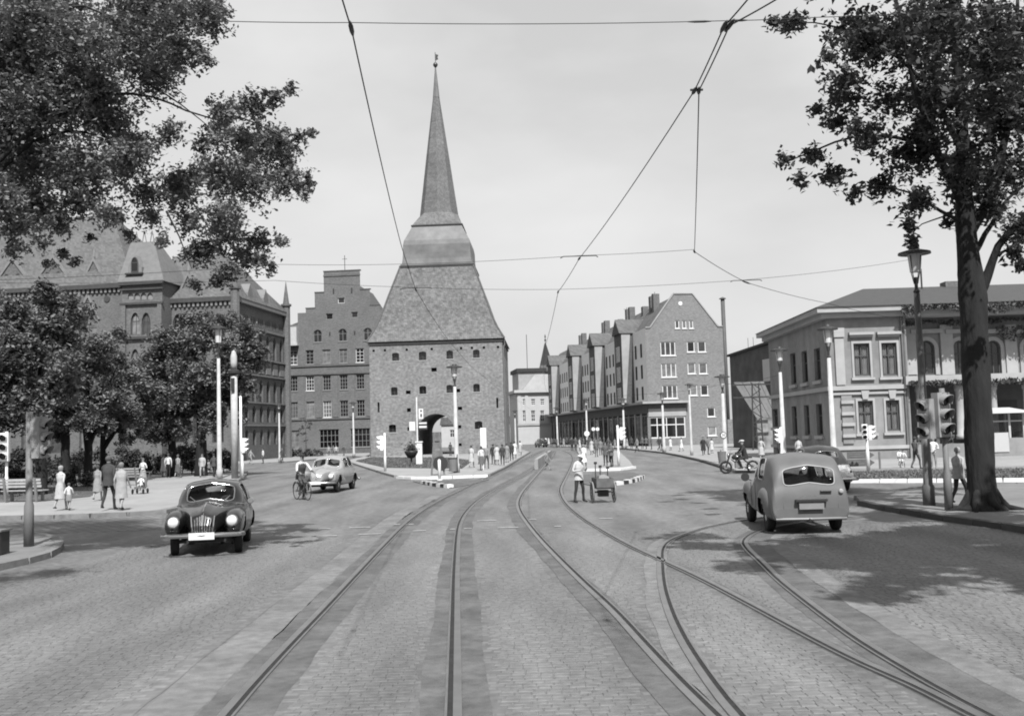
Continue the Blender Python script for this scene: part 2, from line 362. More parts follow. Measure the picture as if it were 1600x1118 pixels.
def sett_geo(c, y, w, base=0.0):
    h = 0.006 + rng.uniform(-0.0014, 0.0014); a, d = w / 2 - 0.0025, 0.0510; i_ = 0.006; t = rng.uniform(-0.001, 0.001, 4); j = rng.uniform(-0.004, 0.004, 8)
    lo = [(c - a, y - d, base), (c + a, y - d, base), (c + a, y + d, base), (c - a, y + d, base)]
    hi = [(c - a + i_ + j[0], y - d + i_ + j[1], h + t[0]), (c + a - i_ + j[2], y - d + i_ + j[3], h + t[1]), (c + a - i_ + j[4], y + d - i_ + j[5], h + t[2]), (c - a + i_ + j[6], y + d - i_ + j[7], h + t[3])]
    return lo + hi
V, Fc = [], []
for c, y_, w in far:
    o = len(V); V += sett_geo(c, y_, w, -0.002); Fc += [(o + 4, o + 5, o + 6, o + 7), (o, o + 1, o + 5, o + 4), (o + 1, o + 2, o + 6, o + 5), (o + 2, o + 3, o + 7, o + 6), (o + 3, o, o + 4, o + 7)]
mb = MB(); mb.add(V, Fc); so = mb.build('setts', M_sett, road); so['kind'] = 'stuff'
variants = []
for k in range(8):
    b = MB(); b.add(sett_geo(0, 0, 0.119 + 0.006 * k, -0.002), [(4, 5, 6, 7), (0, 1, 5, 4), (1, 2, 6, 5), (2, 3, 7, 6), (3, 0, 4, 7)]); variants.append(b.mesh('sett', M_setp))
for c, y_, w in near: obj('sett', variants[min(7, max(0, int((w - 0.116) / 0.006)))], road, (c, y_, 0))

# worn white dashes of the crossing
for x0, x1, yy in ((484, 514, 827), (495, 525, 838), (546, 577, 824.8), (560, 594, 835.2), (615, 625, 819.7), (634, 646, 819.5), (645, 665, 829.8), (703, 713, 827), (725, 737, 826), (745, 775, 814), (778, 810, 825), (827, 838, 812), (866, 877, 822.7), (936, 958, 810.7), (444, 452, 741)):
    a, b = G(x0, yy), G(x1, yy); 
    structure('marking_dash', MB().box(a.x, b.x, a.y - 0.07, a.y + 0.07, 0.014, 0.018), M_line, road)

def ground_poly(name, l, z, m): return structure(name, MB().prism([(p.x, p.y) for p in gp(l)], -0.05, z), m)
def kerb(parent, l, m, h=0.15, w=0.16, stone=1.0, single=False, z0=-0.04, ms=None):
    P = spline(gp(l), 0.25); one = MB(); acc = 0; st = [P[0]]; i = 0
    cuts = [P[0]]; 
    for a, b in zip(P, P[1:]):
        acc += (b - a).length
        if acc >= stone: cuts.append(b); acc = 0
    if (cuts[-1] - P[-1]).length > 0.15: cuts.append(P[-1])
    for k, (a, b) in enumerate(zip(cuts, cuts[1:])):
        t = (b - a).normalized(); n = Vector((-t.y, t.x, 0)) * w; g = t * 0.006; e = random.uniform(-0.006, 0.006)
        lo = [a + g - n * 0.5, b - g - n * 0.5, b - g + n * 0.5, a + g + n * 0.5]
        c = (a + b) / 2
        b_ = one if single else MB()
        off = Vector((0, 0, 0)) if single else c
        z1 = h + e
        b_.hexa([v - off + Vector((0, 0, z0)) for v in lo], [v - off + Vector((0, 0, z1 - 0.0)) + (c - v) * 0.04 for v in lo])
        if not single: b_.build('kerb_stone', (ms[k % len(ms)] if ms else m), parent, c)
    if single: one.build('kerb', m, parent)
p_left = ground_poly('pavement', [(-300, 818), (60, 810.5), (200, 805.5), (264, 800), (322, 780), (362, 757), (380, 745), (384, 738), (350, 733), (200, 730), (-300, 726)], 0.12, M_pave)
kerb(p_left, [(-100, 814), (60, 810.5), (200, 805.5), (264, 800), (322, 780), (362, 757), (380, 745), (384, 738)], M_kerb, 0.132, 0.34)
ground_poly('park_ground', [(-300, 792), (60, 788), (140, 780), (185, 757), (250, 742), (352, 736), (345, 733.6), (200, 730.5), (-300, 726.5)], 0.135, M_soil)
p_corner = ground_poly('traffic_island', [(-60, 906), (0, 889), (60, 876), (93, 855), (72, 842), (20, 833), (-60, 826)], 0.12, M_pavs)
kerb(p_corner, [(-60, 906), (0, 889), (60, 876), (88, 863), (92, 853), (72, 842), (20, 833)], M_kerb, 0.13, 0.2)
ground_poly('crossing_strip', [(-200, 840), (-200, 818.5), (60, 813), (255, 804), (252, 827), (90, 833)], 0.006, brickmat('crossing_setts', 0.25, 0.12, 0.36, 0.26, bump=0.4, axis='xy', ms=0.03))
p_far = ground_poly('pavement', [(385, 725), (450, 722), (505, 717), (545, 713.5), (577, 714.5), (578, 706), (480, 703), (300, 707), (300, 725)], 0.12, M_pave)
kerb(p_far, [(385, 725), (450, 722), (505, 717), (545, 713.5), (577, 714.5)], M_kerb, 0.13, single=True)
p_gate = ground_poly('traffic_island', [(541, 721), (570, 731), (600, 740.5), (625, 747), (665, 748.5), (762, 745), (790, 731), (812, 717), (828, 707), (812, 702), (795, 702), (578, 712)], 0.12, M_pave)
kerb(p_gate, [(541, 721), (570, 731), (600, 740.5), (618, 745.5)], M_kerb, 0.13, single=True)
kerb(p_gate, [(622, 747), (665, 748.5), (762, 745)], M_wht, 0.14, 0.28, single=True)
kerb(p_gate, [(764, 744), (790, 731), (812, 717), (828, 707)], M_kerb, 0.13, single=True)
ground_poly('lawn', [(556, 722), (602, 733), (722, 734.5), (738, 722), (700, 717), (580, 716)], 0.15, M_lawn)
nose = ground_poly('traffic_island', [(645, 752), (662, 757), (705, 762.5), (735, 757.5), (764, 749.5), (700, 751)], 0.03, M_band)
kerb(nose, [(662, 755.5), (683, 759.5), (704, 762)], M_wht, 0.16, 0.3, stone=0.47, ms=[M_wht, M_blk])
p_stop = ground_poly('tram_stop_platform', [(908, 735.5), (960, 734.5), (990, 731.5), (984, 722), (968, 707), (945, 699), (899, 699.5), (905, 712), (902, 725)], 0.12, M_pave)
kerb(p_stop, [(908, 736), (960, 735), (991, 731.5)], M_wht, 0.14, 0.25, single=True)
nose2 = ground_poly('traffic_island', [(907, 743), (945, 738.5), (990, 738.5), (1006, 744), (995, 752), (960, 758), (925, 759), (905, 755)], 0.03, M_band)
kerb(nose2, [(925, 759.5), (945, 759), (968, 757), (990, 752.5), (1003, 747)], M_wht, 0.16, 0.28, stone=0.5, ms=[M_wht, M_blk])
p_right = ground_poly('pavement', [(850, 697.5), (952, 700), (985, 702.5), (1035, 708), (1080, 717), (1120, 728), (1147, 738), (1230, 738), (1320, 735.5), (1900, 727), (1900, 695), (1300, 688), (1000, 690)], 0.12, M_pave)
kerb(p_right, [(952, 700), (985, 702.5), (1035, 708), (1080, 717), (1120, 728), (1146, 737.5)], M_kerbd, 0.13, 0.3, single=True)
kerb(p_right, [(1150, 738.5), (1230, 738), (1320, 735.5)], M_kerb, 0.13, 0.2, single=True)
med = ground_poly('median_strip', [(1322, 741), (1440, 738), (1900, 732), (1900, 750), (1440, 752.5), (1320, 753)], 0.12, M_lawn)
kerb(med, [(1900, 751), (1440, 753.5), (1320, 754)], M_wht, 0.15, 0.25, single=True)
p_tree = ground_poly('pavement', [(1388, 797), (1345, 789), (1338, 781), (1400, 771), (1480, 763.5), (1900, 751.5), (1900, 890), (1600, 831), (1480, 813)], 0.12, M_pavs)
kerb(p_tree, [(1900, 893), (1600, 832), (1480, 814), (1388, 798), (1345, 789)], M_kerbd, 0.14, 0.22)
kerb(p_tree, [(1338, 781), (1400, 770.5), (1480, 763), (1700, 756)], M_kerb, 0.128, 0.18, single=True)
# ------------------------------------------------------------------ buildings
M_glass = glassmat()
M_glassl = glassmat('curtained_glass', 0.16, 0.75)
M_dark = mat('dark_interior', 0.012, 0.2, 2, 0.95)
M_frame_w = mat('white_window_frame', 0.62, 0.05, 3, 0.6)
M_frame_g = mat('grey_window_frame', 0.30, 0.08, 3, 0.6)
M_frame_d = mat('dark_window_frame', 0.10, 0.08, 3, 0.6)
M_gate = brickmat('medieval_brick', 0.27, 0.33, 0.30, 0.11, var=0.26, var2=0.14, scale2=0.35, bump=0.5, ms=0.014, scale=3.0)
M_groof = brickmat('gate_roof_tiles', 0.205, 0.15, 0.24, 0.22, var=0.30, var2=0.10, scale2=0.25, bump=0.6, ms=0.02, scale=2.0)
M_copper = mat('weathered_copper', 0.20, 0.14, 1.2, 0.55, 0.1, 6, var2=0.15, scale2=0.3)
M_spire = brickmat('spire_slate', 0.20, 0.17, 0.2, 0.2, var=0.14, var2=0.10, bump=0.2)
M_wood = mat('dark_timber', 0.06, 0.2, 4, 0.8)

# --- the gate tower
A = G(580, 714.5); th = R(2.0); wg = (AT(789.5, 700, A.y).x - A.x)
FG = Facade(A, A + Vector((math.cos(th), -math.sin(th), 0)) * wg); dg = wg
gate = thing('gate_tower', 'tall medieval brick gate tower with steep roof, needle spire and arched passage', 'gate tower', A, FG.rz)
zt = (FG.q(580, 536)[1] + FG.q(788, 529)[1]) / 2
def zz(l): return [(560 + a / 2.943, 380 + b / 2.942, 560 + c / 2.943, 380 + d / 2.942) for a, b, c, d in l]
wins = zz([(155, 503, 187, 540), (278, 497, 312, 537), (405, 492, 435, 531), (527, 488, 557, 526), (150, 660, 180, 698), (280, 655, 312, 692), (405, 650, 435, 687), (528, 645, 558, 682), (140, 832, 173, 868), (535, 817, 570, 853)])
smalls = zz([(335, 571, 360, 589), (218, 676, 240, 692), (450, 668, 468, 684), (223, 757, 241, 774), (457, 750, 477, 765), (225, 844, 240, 860), (458, 835, 473, 850), (228, 928, 244, 943), (461, 918, 475, 931), (88, 730, 97, 776), (634, 710, 643, 756)])
putlog = [(560 + x / 2.943, 545 - (x - 340) * 0.01) for x in (70, 122, 222, 337, 472, 522, 577, 642)]
H_, wl = [], []
for r_ in wins:
    x0, x1, z0, z1 = FG.r(*r_); h = arch(x0, x1, z0, z1 - 0.15, 'round', 6, 0.15); H_.append(h); wl.append((x0, x1, z0, z1))
sl = []
for r_ in smalls:
    x0, x1, z0, z1 = FG.r(*r_); H_.append(rect(x0, x1, z0, z1)); sl.append((x0, x1, z0, z1))
for px, py in putlog:
    x, z = FG.q(px, py); H_.append(rect(x - 0.14, x + 0.14, z - 0.14, z + 0.14))
gx0, gx1 = FG.q(652, 690)[0], FG.q(711, 690)[0]; gtop = FG.q(683, 646)[1]; gr = (gx1 - gx0) / 2
ga = arch(gx0, gx1, 0, gtop - gr * 0.95, 'round', 16, gr * 0.95)
outline = [(0, 0), (gx0, 0)] + list(reversed(ga[2:])) + [(gx1, 0), (wg, 0), (wg, zt), (0, zt)]
b = MB(); b.wall(outline, H_, 0, 0.55)
b.add([(p[0], 0.0, p[1]) for p in ga[1:] + [ga[0]]] + [(p[0], dg, p[1]) for p in ga[1:] + [ga[0]]], [(i, i + 1, i + 1 + len(ga), i + len(ga)) for i in range(len(ga) - 1)])
b.wall(outline, [], dg, 0.1)
b.add([(0, 0, 0), (0, dg, 0), (0, dg, zt), (0, 0, zt), (wg, 0, 0), (wg, dg, 0), (wg, dg, zt), (wg, 0, zt)], [(0, 3, 2, 1), (4, 5, 6, 7)])
b.build('wall', M_gate, gate)
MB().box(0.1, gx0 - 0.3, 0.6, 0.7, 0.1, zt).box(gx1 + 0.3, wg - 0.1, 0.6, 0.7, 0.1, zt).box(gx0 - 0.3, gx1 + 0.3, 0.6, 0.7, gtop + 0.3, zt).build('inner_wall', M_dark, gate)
b = MB()
for k in range(len(ga) - 3):                # brick ring round the arch
    p, q = ga[2 + k], ga[3 + k]; c = ((gx0 + gx1) / 2, gtop - gr * 0.95)
    e = lambda v: (c[0] + (v[0] - c[0]) * 1.16, c[1] + (v[1] - c[1]) * 1.16)
    b.hexa([(p[0], -0.05, p[1]), (q[0], -0.05, q[1]), (q[0], 0.2, q[1]), (p[0], 0.2, p[1])], [(*e(p)[:1], -0.05, e(p)[1]), (e(q)[0], -0.05, e(q)[1]), (e(q)[0], 0.2, e(q)[1]), (e(p)[0], 0.2, e(p)[1])])
b.build('arch_ring', mat('arch_brick', 0.25, 0.2, 5), gate)
for x0, x1, z0, z1 in wl:
    o = MB().slab(arch(0, x1 - x0, 0, z1 - z0 - 0.15, 'round', 6, 0.15), 0, 0.04).build('window', M_glass, gate, (x0, 0.42, z0))
    MB().box(-0.12, x1 - x0 + 0.12, -0.47, -0.05, -0.1, 0.0).build('sill', mat('pale_sill', 0.42, 0.1, 4), o)
    MB().box((x1 - x0) / 2 - 0.03, (x1 - x0) / 2 + 0.03, -0.03, -0.002, 0, z1 - z0 - 0.02).box(0, (x1 - x0), -0.026, -0.004, (z1 - z0) * .5, (z1 - z0) * .5 + 0.05).build('glazing_bar', M_frame_d, o)
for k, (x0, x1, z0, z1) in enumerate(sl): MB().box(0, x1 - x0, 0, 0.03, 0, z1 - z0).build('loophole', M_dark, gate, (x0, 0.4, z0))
MB().box(-0.12, wg + 0.12, -0.14, -0.02, zt - 0.28, zt - 0.06).box(wg + 0.02, wg + 0.14, -0.02, dg, zt - 0.28, zt - 0.06).build('eaves_cornice', M_wood, gate)
# roof in square rings, half width from the photograph at the depth of the tower's middle
cxl, cyl = wg / 2, dg / 2
def ring(hw, z): return [(cxl - hw, cyl - hw, z), (cxl + hw, cyl - hw, z), (cxl + hw, cyl + hw, z), (cxl - hw, cyl + hw, z)]
def roofz(px, py, hw): return FG.q(px, py, cyl - hw)[1]
prof = [(109, 531), (104, 524), (97.5, 514), (90, 499), (83, 481), (76, 461.6), (66, 436), (57.5, 414.5)]
sc = wg / 209.5
rp = []
for hw, py in prof:
    h_ = hw * sc; h_ *= (A.y + cyl - h_) / A.y; rp.append((h_, roofz(681, py, h_)))
b = MB(); V_ = []
for h_, z in rp: V_ += ring(h_, z)
b.add(V_, [(4 * i + k, 4 * i + (k + 1) % 4, 4 * i + 4 + (k + 1) % 4, 4 * i + 4 + k) for i in range(len(rp) - 1) for k in range(4)] + [(0, 3, 2, 1)])
roof = b.build('roof', M_groof, gate)
for sx, sy in ((-1, -1), (1, -1)):          # tiles on the hips
    MB().tube([(cxl + sx * h_, cyl + sy * h_, z + 0.03) for h_, z in rp], 0.11, 6).build('hip_tiles', mat('hip_tile', 0.14, 0.2, 5), roof)
hb = rp[-1][0]
bp_ = [(57.5, 413.2), (57.5, 411.5), (55.2, 410), (54, 403), (53.4, 396), (53.2, 388), (53, 381), (51.5, 374), (48, 368), (44.5, 362), (41, 356), (39.3, 352.5)]
V_ = []; n_ = len(bp_)
for hw, py in bp_:
    h_ = hw * sc; h_ *= (A.y + cyl - h_) / A.y; V_ += ring(h_, roofz(681, py, h_))
b = MB(); b.add(V_, [(4 * i + k, 4 * i + (k + 1) % 4, 4 * i + 4 + (k + 1) % 4, 4 * i + 4 + k) for i in range(n_ - 1) for k in range(4)] + [(0, 3, 2, 1)])
b.build('copper_collar', M_copper, gate)
z0c = V_[0][2]; MB().add(ring(hb * 1.03, z0c - 0.28) + ring(hb * 1.03, z0c - 0.02), [(0, 1, 5, 4), (1, 2, 6, 5), (2, 3, 7, 6), (3, 0, 4, 7), (0, 3, 2, 1), (4, 5, 6, 7)]).build('collar_moulding', M_wood, gate)
# spire: square cap turning into an octagon
hc = 39.3 * sc * (A.y + cyl - 39 * sc) / A.y; zc = roofz(681, 352.2, hc)
MB().add(ring(hc + 0.12, zc - 0.02) + ring(hc + 0.12, zc + 0.14), [(0, 1, 5, 4), (1, 2, 6, 5), (2, 3, 7, 6), (3, 0, 4, 7), (0, 3, 2, 1), (4, 5, 6, 7)]).build('cap_moulding', M_wood, gate)
Dm = (A.y + cyl) / A.y * sc
ho = 28.5 * Dm; zo = FG.q(681, 331, cyl - ho)[1]; zs1 = FG.q(676, 153, cyl)[1]; zs2 = FG.q(675, 104, cyl)[1]
def octo(r_, z, rot=math.pi / 8): return [(cxl + r_ * math.cos(rot + k * math.pi / 4), cyl + r_ * math.sin(rot + k * math.pi / 4), z) for k in range(8)]
b = MB(); R8 = ho / math.cos(math.pi / 8) * 0.99
sq = ring(hc, zc + 0.14); o8 = octo(R8, zo, 0.0 + math.pi / 8 * 0)
# octagon with corners on the axes: a front edge runs up the middle, as in the photograph
b.add(sq + o8, [(0, 1, 4 + 6), (1, 2, 4 + 0), (2, 3, 4 + 2), (3, 0, 4 + 4), (0, 4 + 6, 4 + 5), (0, 4 + 5, 4 + 4), (1, 4 + 0, 4 + 7), (1, 4 + 7, 4 + 6), (2, 4 + 2, 4 + 1), (2, 4 + 1, 4 + 0), (3, 4 + 4, 4 + 3), (3, 4 + 3, 4 + 2)])
sp = b.build('spire_foot', M_spire, gate)
b = MB(); zm = zo + (zs1 - zo) * 0.5
rs = [(R8 * 1.0, zo), (R8 * 0.85, zo + (zs1 - zo) * 0.18), (R8 * 0.592, zm), (5.2 * Dm, zs1)]; V_ = []
for r_, z in rs: V_ += octo(r_, z, 0)
b.add(V_, [(8 * i + k, 8 * i + (k + 1) % 8, 8 * i + 8 + (k + 1) % 8, 8 * i + 8 + k) for i in range(3) for k in range(8)])
b.build('spire', M_spire, gate)
b = MB(); b.add(octo(5.4 * Dm, zs1, 0) + octo(0.06, zs2, 0), [(k, (k + 1) % 8, 8 + (k + 1) % 8, 8 + k) for k in range(8)]); b.build('spire_tip', M_copper, gate)
MB().lathe([(0.05, -0.4), (0.16, -0.32), (0.3, -0.1), (0.32, 0.05), (0.2, 0.25), (0.05, 0.33)], (cxl, cyl, zs2 + 0.2), 12).build('ball', mat('gilt_ball', 0.12, 0.1, 3, 0.4, metal=0.6), gate, smooth=True)
b = MB().tube([(cxl, cyl, zs2 + 0.5), (cxl, cyl, zs2 + 1.9)], 0.04, 6); b.slab([(0.05, 0.75), (0.4, 0.95), (0.3, 1.2), (0.42, 1.5), (0.05, 1.65)], -0.02, 0.02)
b.v[-10:] = [(cxl + v[0], cyl + v[1], zs2 + v[2]) for v in b.v[-10:]]; b.build('weather_vane', mat('vane_iron', 0.06, 0.1, 3, 0.5), gate)
x_, z_ = wg + 0.25, zt
MB().tube([(x_, 0.3, zt - 0.1), (x_ + 0.05, 0.2, zt - 0.7), (wg + 0.12, 0.15, zt - 1.0), (wg + 0.12, 0.15, 0.2)], 0.07, 6).build('drainpipe', mat('zinc_pipe', 0.22, 0.1, 3, 0.5), gate)

# --- gabled brick office house
A = G(449, 715.5); s_ = G(449, 714); B = Vector((AT(624, 690, A.y + 1).x, A.y - 1.5, 0))
A.y += 22; k_ = (A.y) / (A.y - 22); A.x *= k_; B = Vector((B.x * k_, A.y - 1.5, 0))
FO = Facade(A, B); off = thing('office_house', 'grey brick office house with stepped gable beside the gate tower', 'house', A, FO.rz)
M_off = brickmat('office_brick', 0.20, 0.18, 0.26, 0.09, var=0.14, var2=0.08, bump=0.2)
M_offb = brickmat('office_brick_band', 0.165, 0.15, 0.26, 0.09, var=0.12, var2=0.08, bump=0.2)
def o4(l): return [(400 + a / 2.943, 380 + b / 2.942, 400 + c / 2.943, 380 + d / 2.942) for a, b, c, d in l]
def oz(y, x=401): return FO.q(400 + x / 2.943, 380 + y / 2.942)[1]
cxo = FO.q(400 + 401 / 2.943, 560)[0]; k1 = FO.w / 2
def ox(v): return cxo + (v - 401) / 2.943 * FO.w / 175.0
st = [(401 - 257, 0), (401 + 257, 0), (401 + 257, oz(365)), (401 + 212, oz(365)), (401 + 212, oz(312)), (401 + 174, oz(312)), (401 + 174, oz(290)), (401 + 131, oz(290)), (401 + 131, oz(216)), (401 + 86, oz(216)), (401 + 86, oz(127)),
      (401 - 86, oz(127)), (401 - 86, oz(222)), (401 - 130, oz(222)), (401 - 130, oz(293)), (401 - 173, oz(293)), (401 - 173, oz(312)), (401 - 212, oz(312)), (401 - 212, oz(365)), (401 - 257, oz(365))]
outl = [(ox(x), z) for x, z in st]
cols = [165, 243, 322, 401, 479, 557, 636]
rows = [(485, 550), (605, 672), (722, 797)]
wn_, Hh = [], []
for c in cols:
    for (a, b_) in rows: wn_.append((ox(c - 19), ox(c + 19), oz(b_), oz(a), 'rect', 3 if a != 485 else 2, 4))
for x0, x1 in ((147, 187), (283, 375), (428, 520), (566, 650)): wn_.append((ox(x0), ox(x1), oz(938), oz(852), 'rect', 2 if x1 - x0 < 50 else 5, 3))
for c in (282, 400, 518): wn_.append((ox(c - 20), ox(c + 20), oz(450), oz(392), 'round', 2, 2))
for r_ in ((380, 412, 250, 275), (323, 355, 320, 347), (443, 473, 317, 343)): wn_.append((ox(r_[0]), ox(r_[1]), oz(r_[3]), oz(r_[2]), 'rect', 1, 1))
for w_ in wn_: Hh.append(rect(*w_[:4]) if w_[4] == 'rect' else arch(w_[0], w_[1], w_[2], w_[3] - (w_[1] - w_[0]) / 2, 'round', 8))
MB().wall(outl, Hh, 0, 0.22).build('wall', M_off, off)
dep = 16; wl_, zr = outl[0][0], oz(365)
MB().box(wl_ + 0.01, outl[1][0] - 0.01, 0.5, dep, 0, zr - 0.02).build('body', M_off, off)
b = MB().slab([(wl_, zr - 0.1), (outl[1][0], zr - 0.1), (ox(545), oz(330)), (ox(500), oz(262)), (ox(440), oz(170)), (ox(362), oz(170)), (ox(302), oz(262)), (ox(257), oz(330))], 0.3, dep); b.build('roof', mat('office_roof_tiles', 0.13, 0.2, 3), off)
rd = random.Random(3)
for i, w_ in enumerate(wn_):
    window(off, w_[0], w_[1], w_[2], w_[3], 0.16, M_frame_g if i % 4 else M_frame_w, M_glassl if rd.random() < 0.38 else M_glass, w_[5], w_[6], 0.09, 0.06, w_[4], sill=0.24 if w_[5] > 1 else None)
for y0, y1 in ((552, 562), (594, 600), (800, 807)): MB().box(wl_ - 0.06, outl[1][0] + 0.06, -0.16, -0.003, oz(y1), oz(y0)).build('string_course', M_offb, off)
MB().box(wl_ - 0.04, outl[1][0] + 0.04, -0.12, -0.003, 0, oz(945)).build('plinth', M_offb, off)
for x0, x1, y0 in ((315, 487, 127), (272, 315, 222), (487, 532, 216), (228, 272, 293), (532, 575, 290)): MB().box(ox(x0) - 0.06, ox(x1) + 0.06, -0.08, 0.6, oz(y0) + 0.002, oz(y0) + 0.14).build('coping', M_offb, off)
MB().box(ox(315) - 0.05, ox(487) + 0.05, -0.10, -0.004, oz(150), oz(143)).build('parapet_band', M_offb, off)
for c in (204, 283, 361, 440, 518, 596): MB().box(ox(c - 12), ox(c + 12), -0.09, -0.004, oz(797), oz(606)).build('brick_pier', M_off, off)
for x in (340, 457, 361, 447): MB().box(ox(x) - 0.1, ox(x) + 0.1, -0.1, -0.003, oz(420 if x in (340, 457) else 228), oz(405 if x in (340, 457) else 206)).build('wall_anchor', M_wood, off)
bw = MB().box(ox(139), ox(190), -0.9, 0.4, oz(452), oz(378)); bw.box(ox(136), ox(194), -1.0, 0.5, oz(463), oz(452) - 0.004).build('corner_bay', mat('pale_render', 0.5, 0.06, 2), off)
MB().tube([(ox(401), 2, oz(127)), (ox(401), 2, oz(45))], 0.05, 6).tube([(ox(389), 2, oz(62)), (ox(413), 2, oz(62))], 0.035, 6).build('roof_pole', M_wood, off)
MB().box(ox(221), ox(229), 1, 1.5, oz(360), oz(340)).build('chimney', M_off, off)
# --- the shop and flats block with the gabled end
Lc = AT(1015, 690, 140); fd = Vector((AT(851, 690, 237).x - Lc.x, 97, 0)).normalized(); gd = Vector((fd.y, -fd.x, 0))
FS = Facade((Lc.x, Lc.y), (Lc.x + gd.x, Lc.y + gd.y))                 # gable end
FL = Facade((Lc.x + fd.x * 98, Lc.y + fd.y * 98), (Lc.x, Lc.y))       # long street front; local x runs towards the gable
shop = thing('shop_block', 'long brick block of shops and flats with steep roof and projecting bays', 'apartment building', FS.A, FS.rz)
M_sbr = brickmat('shop_brick', 0.265, 0.26, 0.26, 0.09, var=0.10, var2=0.06, bump=0.15)
M_sdk = brickmat('dark_clinker', 0.135, 0.12, 0.26, 0.09, var=0.1, var2=0.06, bump=0.15)
M_splas = mat('pale_plaster', 0.80, 0.06, 1.5, 0.85)
M_sflk = mat('grey_render', 0.40, 0.08, 1.2, 0.85, var2=0.08)
M_sroof = brickmat('block_roof_tiles', 0.155, 0.12, 0.3, 0.3, var=0.15, var2=0.08, bump=0.3)
def s7(a, b): return (780 + a / 3.803, 420 + b / 3.803)
def sr(x0, x1, y0, y1):
    a, b = s7(x0, y0), s7(x1, y1); return FS.r(a[0], a[1], b[0], b[1])
wS = FS.q(1133, 600)[0]; zE = FS.q(1018, 512)[1]; zA = FS.q(1066, 459)[1]; xa0, xa1 = FS.q(1053.5, 460)[0], FS.q(1080, 460)[0]
zcan = FS.q(1015, 629)[1]
gw = [sr(958, 1048, 432, 515) + (3,), sr(963, 1053, 560, 643) + (3,), sr(970, 1060, 690, 770) + (3,)]
for x0, x1, y0, y1 in ((1116, 1162, 430, 494), (1180, 1228, 430, 494), (1120, 1167, 558, 623), (1187, 1236, 558, 623), (1134, 1178, 688, 752), (1197, 1243, 688, 752), (1236, 1284, 822, 878), (1240, 1292, 935, 990)): gw.append(sr(x0, x1, y0, y1) + (1,))
for x0, x1 in ((1045, 1071), (1087, 1113), (1129, 1154)): gw.append(sr(x0, x1, 305, 354) + (1,))
sw = sr(884, 1108, 876, 1004)
gh = [rect(*g[:4]) for g in gw] + [rect(*sw)]
o_ = [(0, 0), (wS, 0), (wS, zE), (wS - 0.7, zE), (xa1 + 0.1, zA), (xa0 - 0.1, zA), (0.7, zE), (0, zE)]
MB().wall(o_, gh, 0, 0.16).build('gable_wall', M_sbr, shop)
LL = 98.0
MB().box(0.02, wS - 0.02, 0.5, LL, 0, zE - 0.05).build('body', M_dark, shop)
for i, g in enumerate(gw): window(shop, *g[:4], 0.10, M_frame_w, M_glass if i in (3, 8, 9) else M_glassl, g[4], 1, 0.13, 0.12, sill=0.2)
cp = MB()
for p, q in zip(o_[2:], o_[3:]):
    dx, dz = q[0] - p[0], q[1] - p[1]; l_ = math.hypot(dx, dz); nx_, nz_ = dz / l_ * 0.14, -dx / l_ * 0.14
    MB().hexa([(p[0], -0.12, p[1]), (q[0], -0.12, q[1]), (q[0], 0.35, q[1]), (p[0], 0.35, p[1])], [(p[0] + nx_, -0.12, p[1] + nz_), (q[0] + nx_, -0.12, q[1] + nz_), (q[0] + nx_, 0.35, q[1] + nz_), (p[0] + nx_, 0.35, p[1] + nz_)]).build('gable_coping', M_sflk, shop)
xr, zr_ = FS.q(*s7(1076, 205)); MB().lathe([(0.28, 0), (0.28, 0.05)], (xr, -0.06, zr_), 14, 'y').build('round_plaque', M_wht, shop)
MB().slab([(0.15, zE - 0.1), (wS - 0.15, zE - 0.1), (xa1, zA - 0.25), (xa0, zA - 0.25)], 0.36, LL).build('roof', M_sroof, shop)
# shop front on the corner
can = MB().box(-0.25, FS.q(*s7(1120, 800))[0], -1.0, -0.003, zcan - 0.12, zcan + 0.16); can.box(-1.0, -0.255, -1.0, LL, zcan - 0.12, zcan + 0.16)
can.build('canopy', M_sflk, shop)
fz0, fz1 = FS.q(*s7(1000, 828))[1], zcan - 0.14
MB().box(0.0, FS.q(*s7(1110, 800))[0], -0.1, -0.003, fz0, fz1).build('fascia', M_sdk, shop)
MB().box(0.0, FS.q(*s7(1110, 850))[0], -0.07, -0.003, FS.q(*s7(1000, 874))[1], fz0 - 0.01).build('fascia_panel', M_sflk, shop)
window(shop, *sw, 0.08, M_frame_w, glassmat('shop_glass', 0.02, 0.3), 4, 2, 0.16, 0.13, name='shop_window')
MB().box(0.0, FS.q(*s7(1110, 850))[0], -0.08, -0.003, 0, sw[2] - 0.05).build('plinth', M_pavs, shop)
# the long front: local x of FL from far (0) to near (98); built in the gable's frame: x = -dist, y = 98 - u
def lu(zx, zy): p = s7(zx, zy); return LL - FL.q(*p)[0]                # metres back from the near corner
zf0 = fz0 - 0.6
joints = [lu(800, 620), lu(632, 650), lu(492, 680), lu(360, 700)]
bayw, bayd = 4.6, 1.7
lw = MB(); zrow = [(sr(958, 1048, 690, 770)[2:]), (sr(958, 1048, 560, 643)[2:]), (sr(958, 1048, 432, 515)[2:])]
def lwall(u0, u1, z0, z1, holes, x=0.0):   # wall on the street side, openings in (u, z)
    b = MB(); lo = [[(u0, z0), (u1, z0), (u1, z1), (u0, z1)]] + holes
    vs, fs = fill(lo); b.add([(x, p[0], p[1]) for p in vs], fs)
    for l_ in holes:
        n = len(l_); b.add([(x, p[0], p[1]) for p in l_] + [(x + 0.16, p[0], p[1]) for p in l_], [(i, (i + 1) % n, (i + 1) % n + n, i + n) for i in range(n)])
    return b
hol = []; spots = []
edges = [1.2] + [e for j in joints for e in (j, j + bayw)] + [LL - 1]
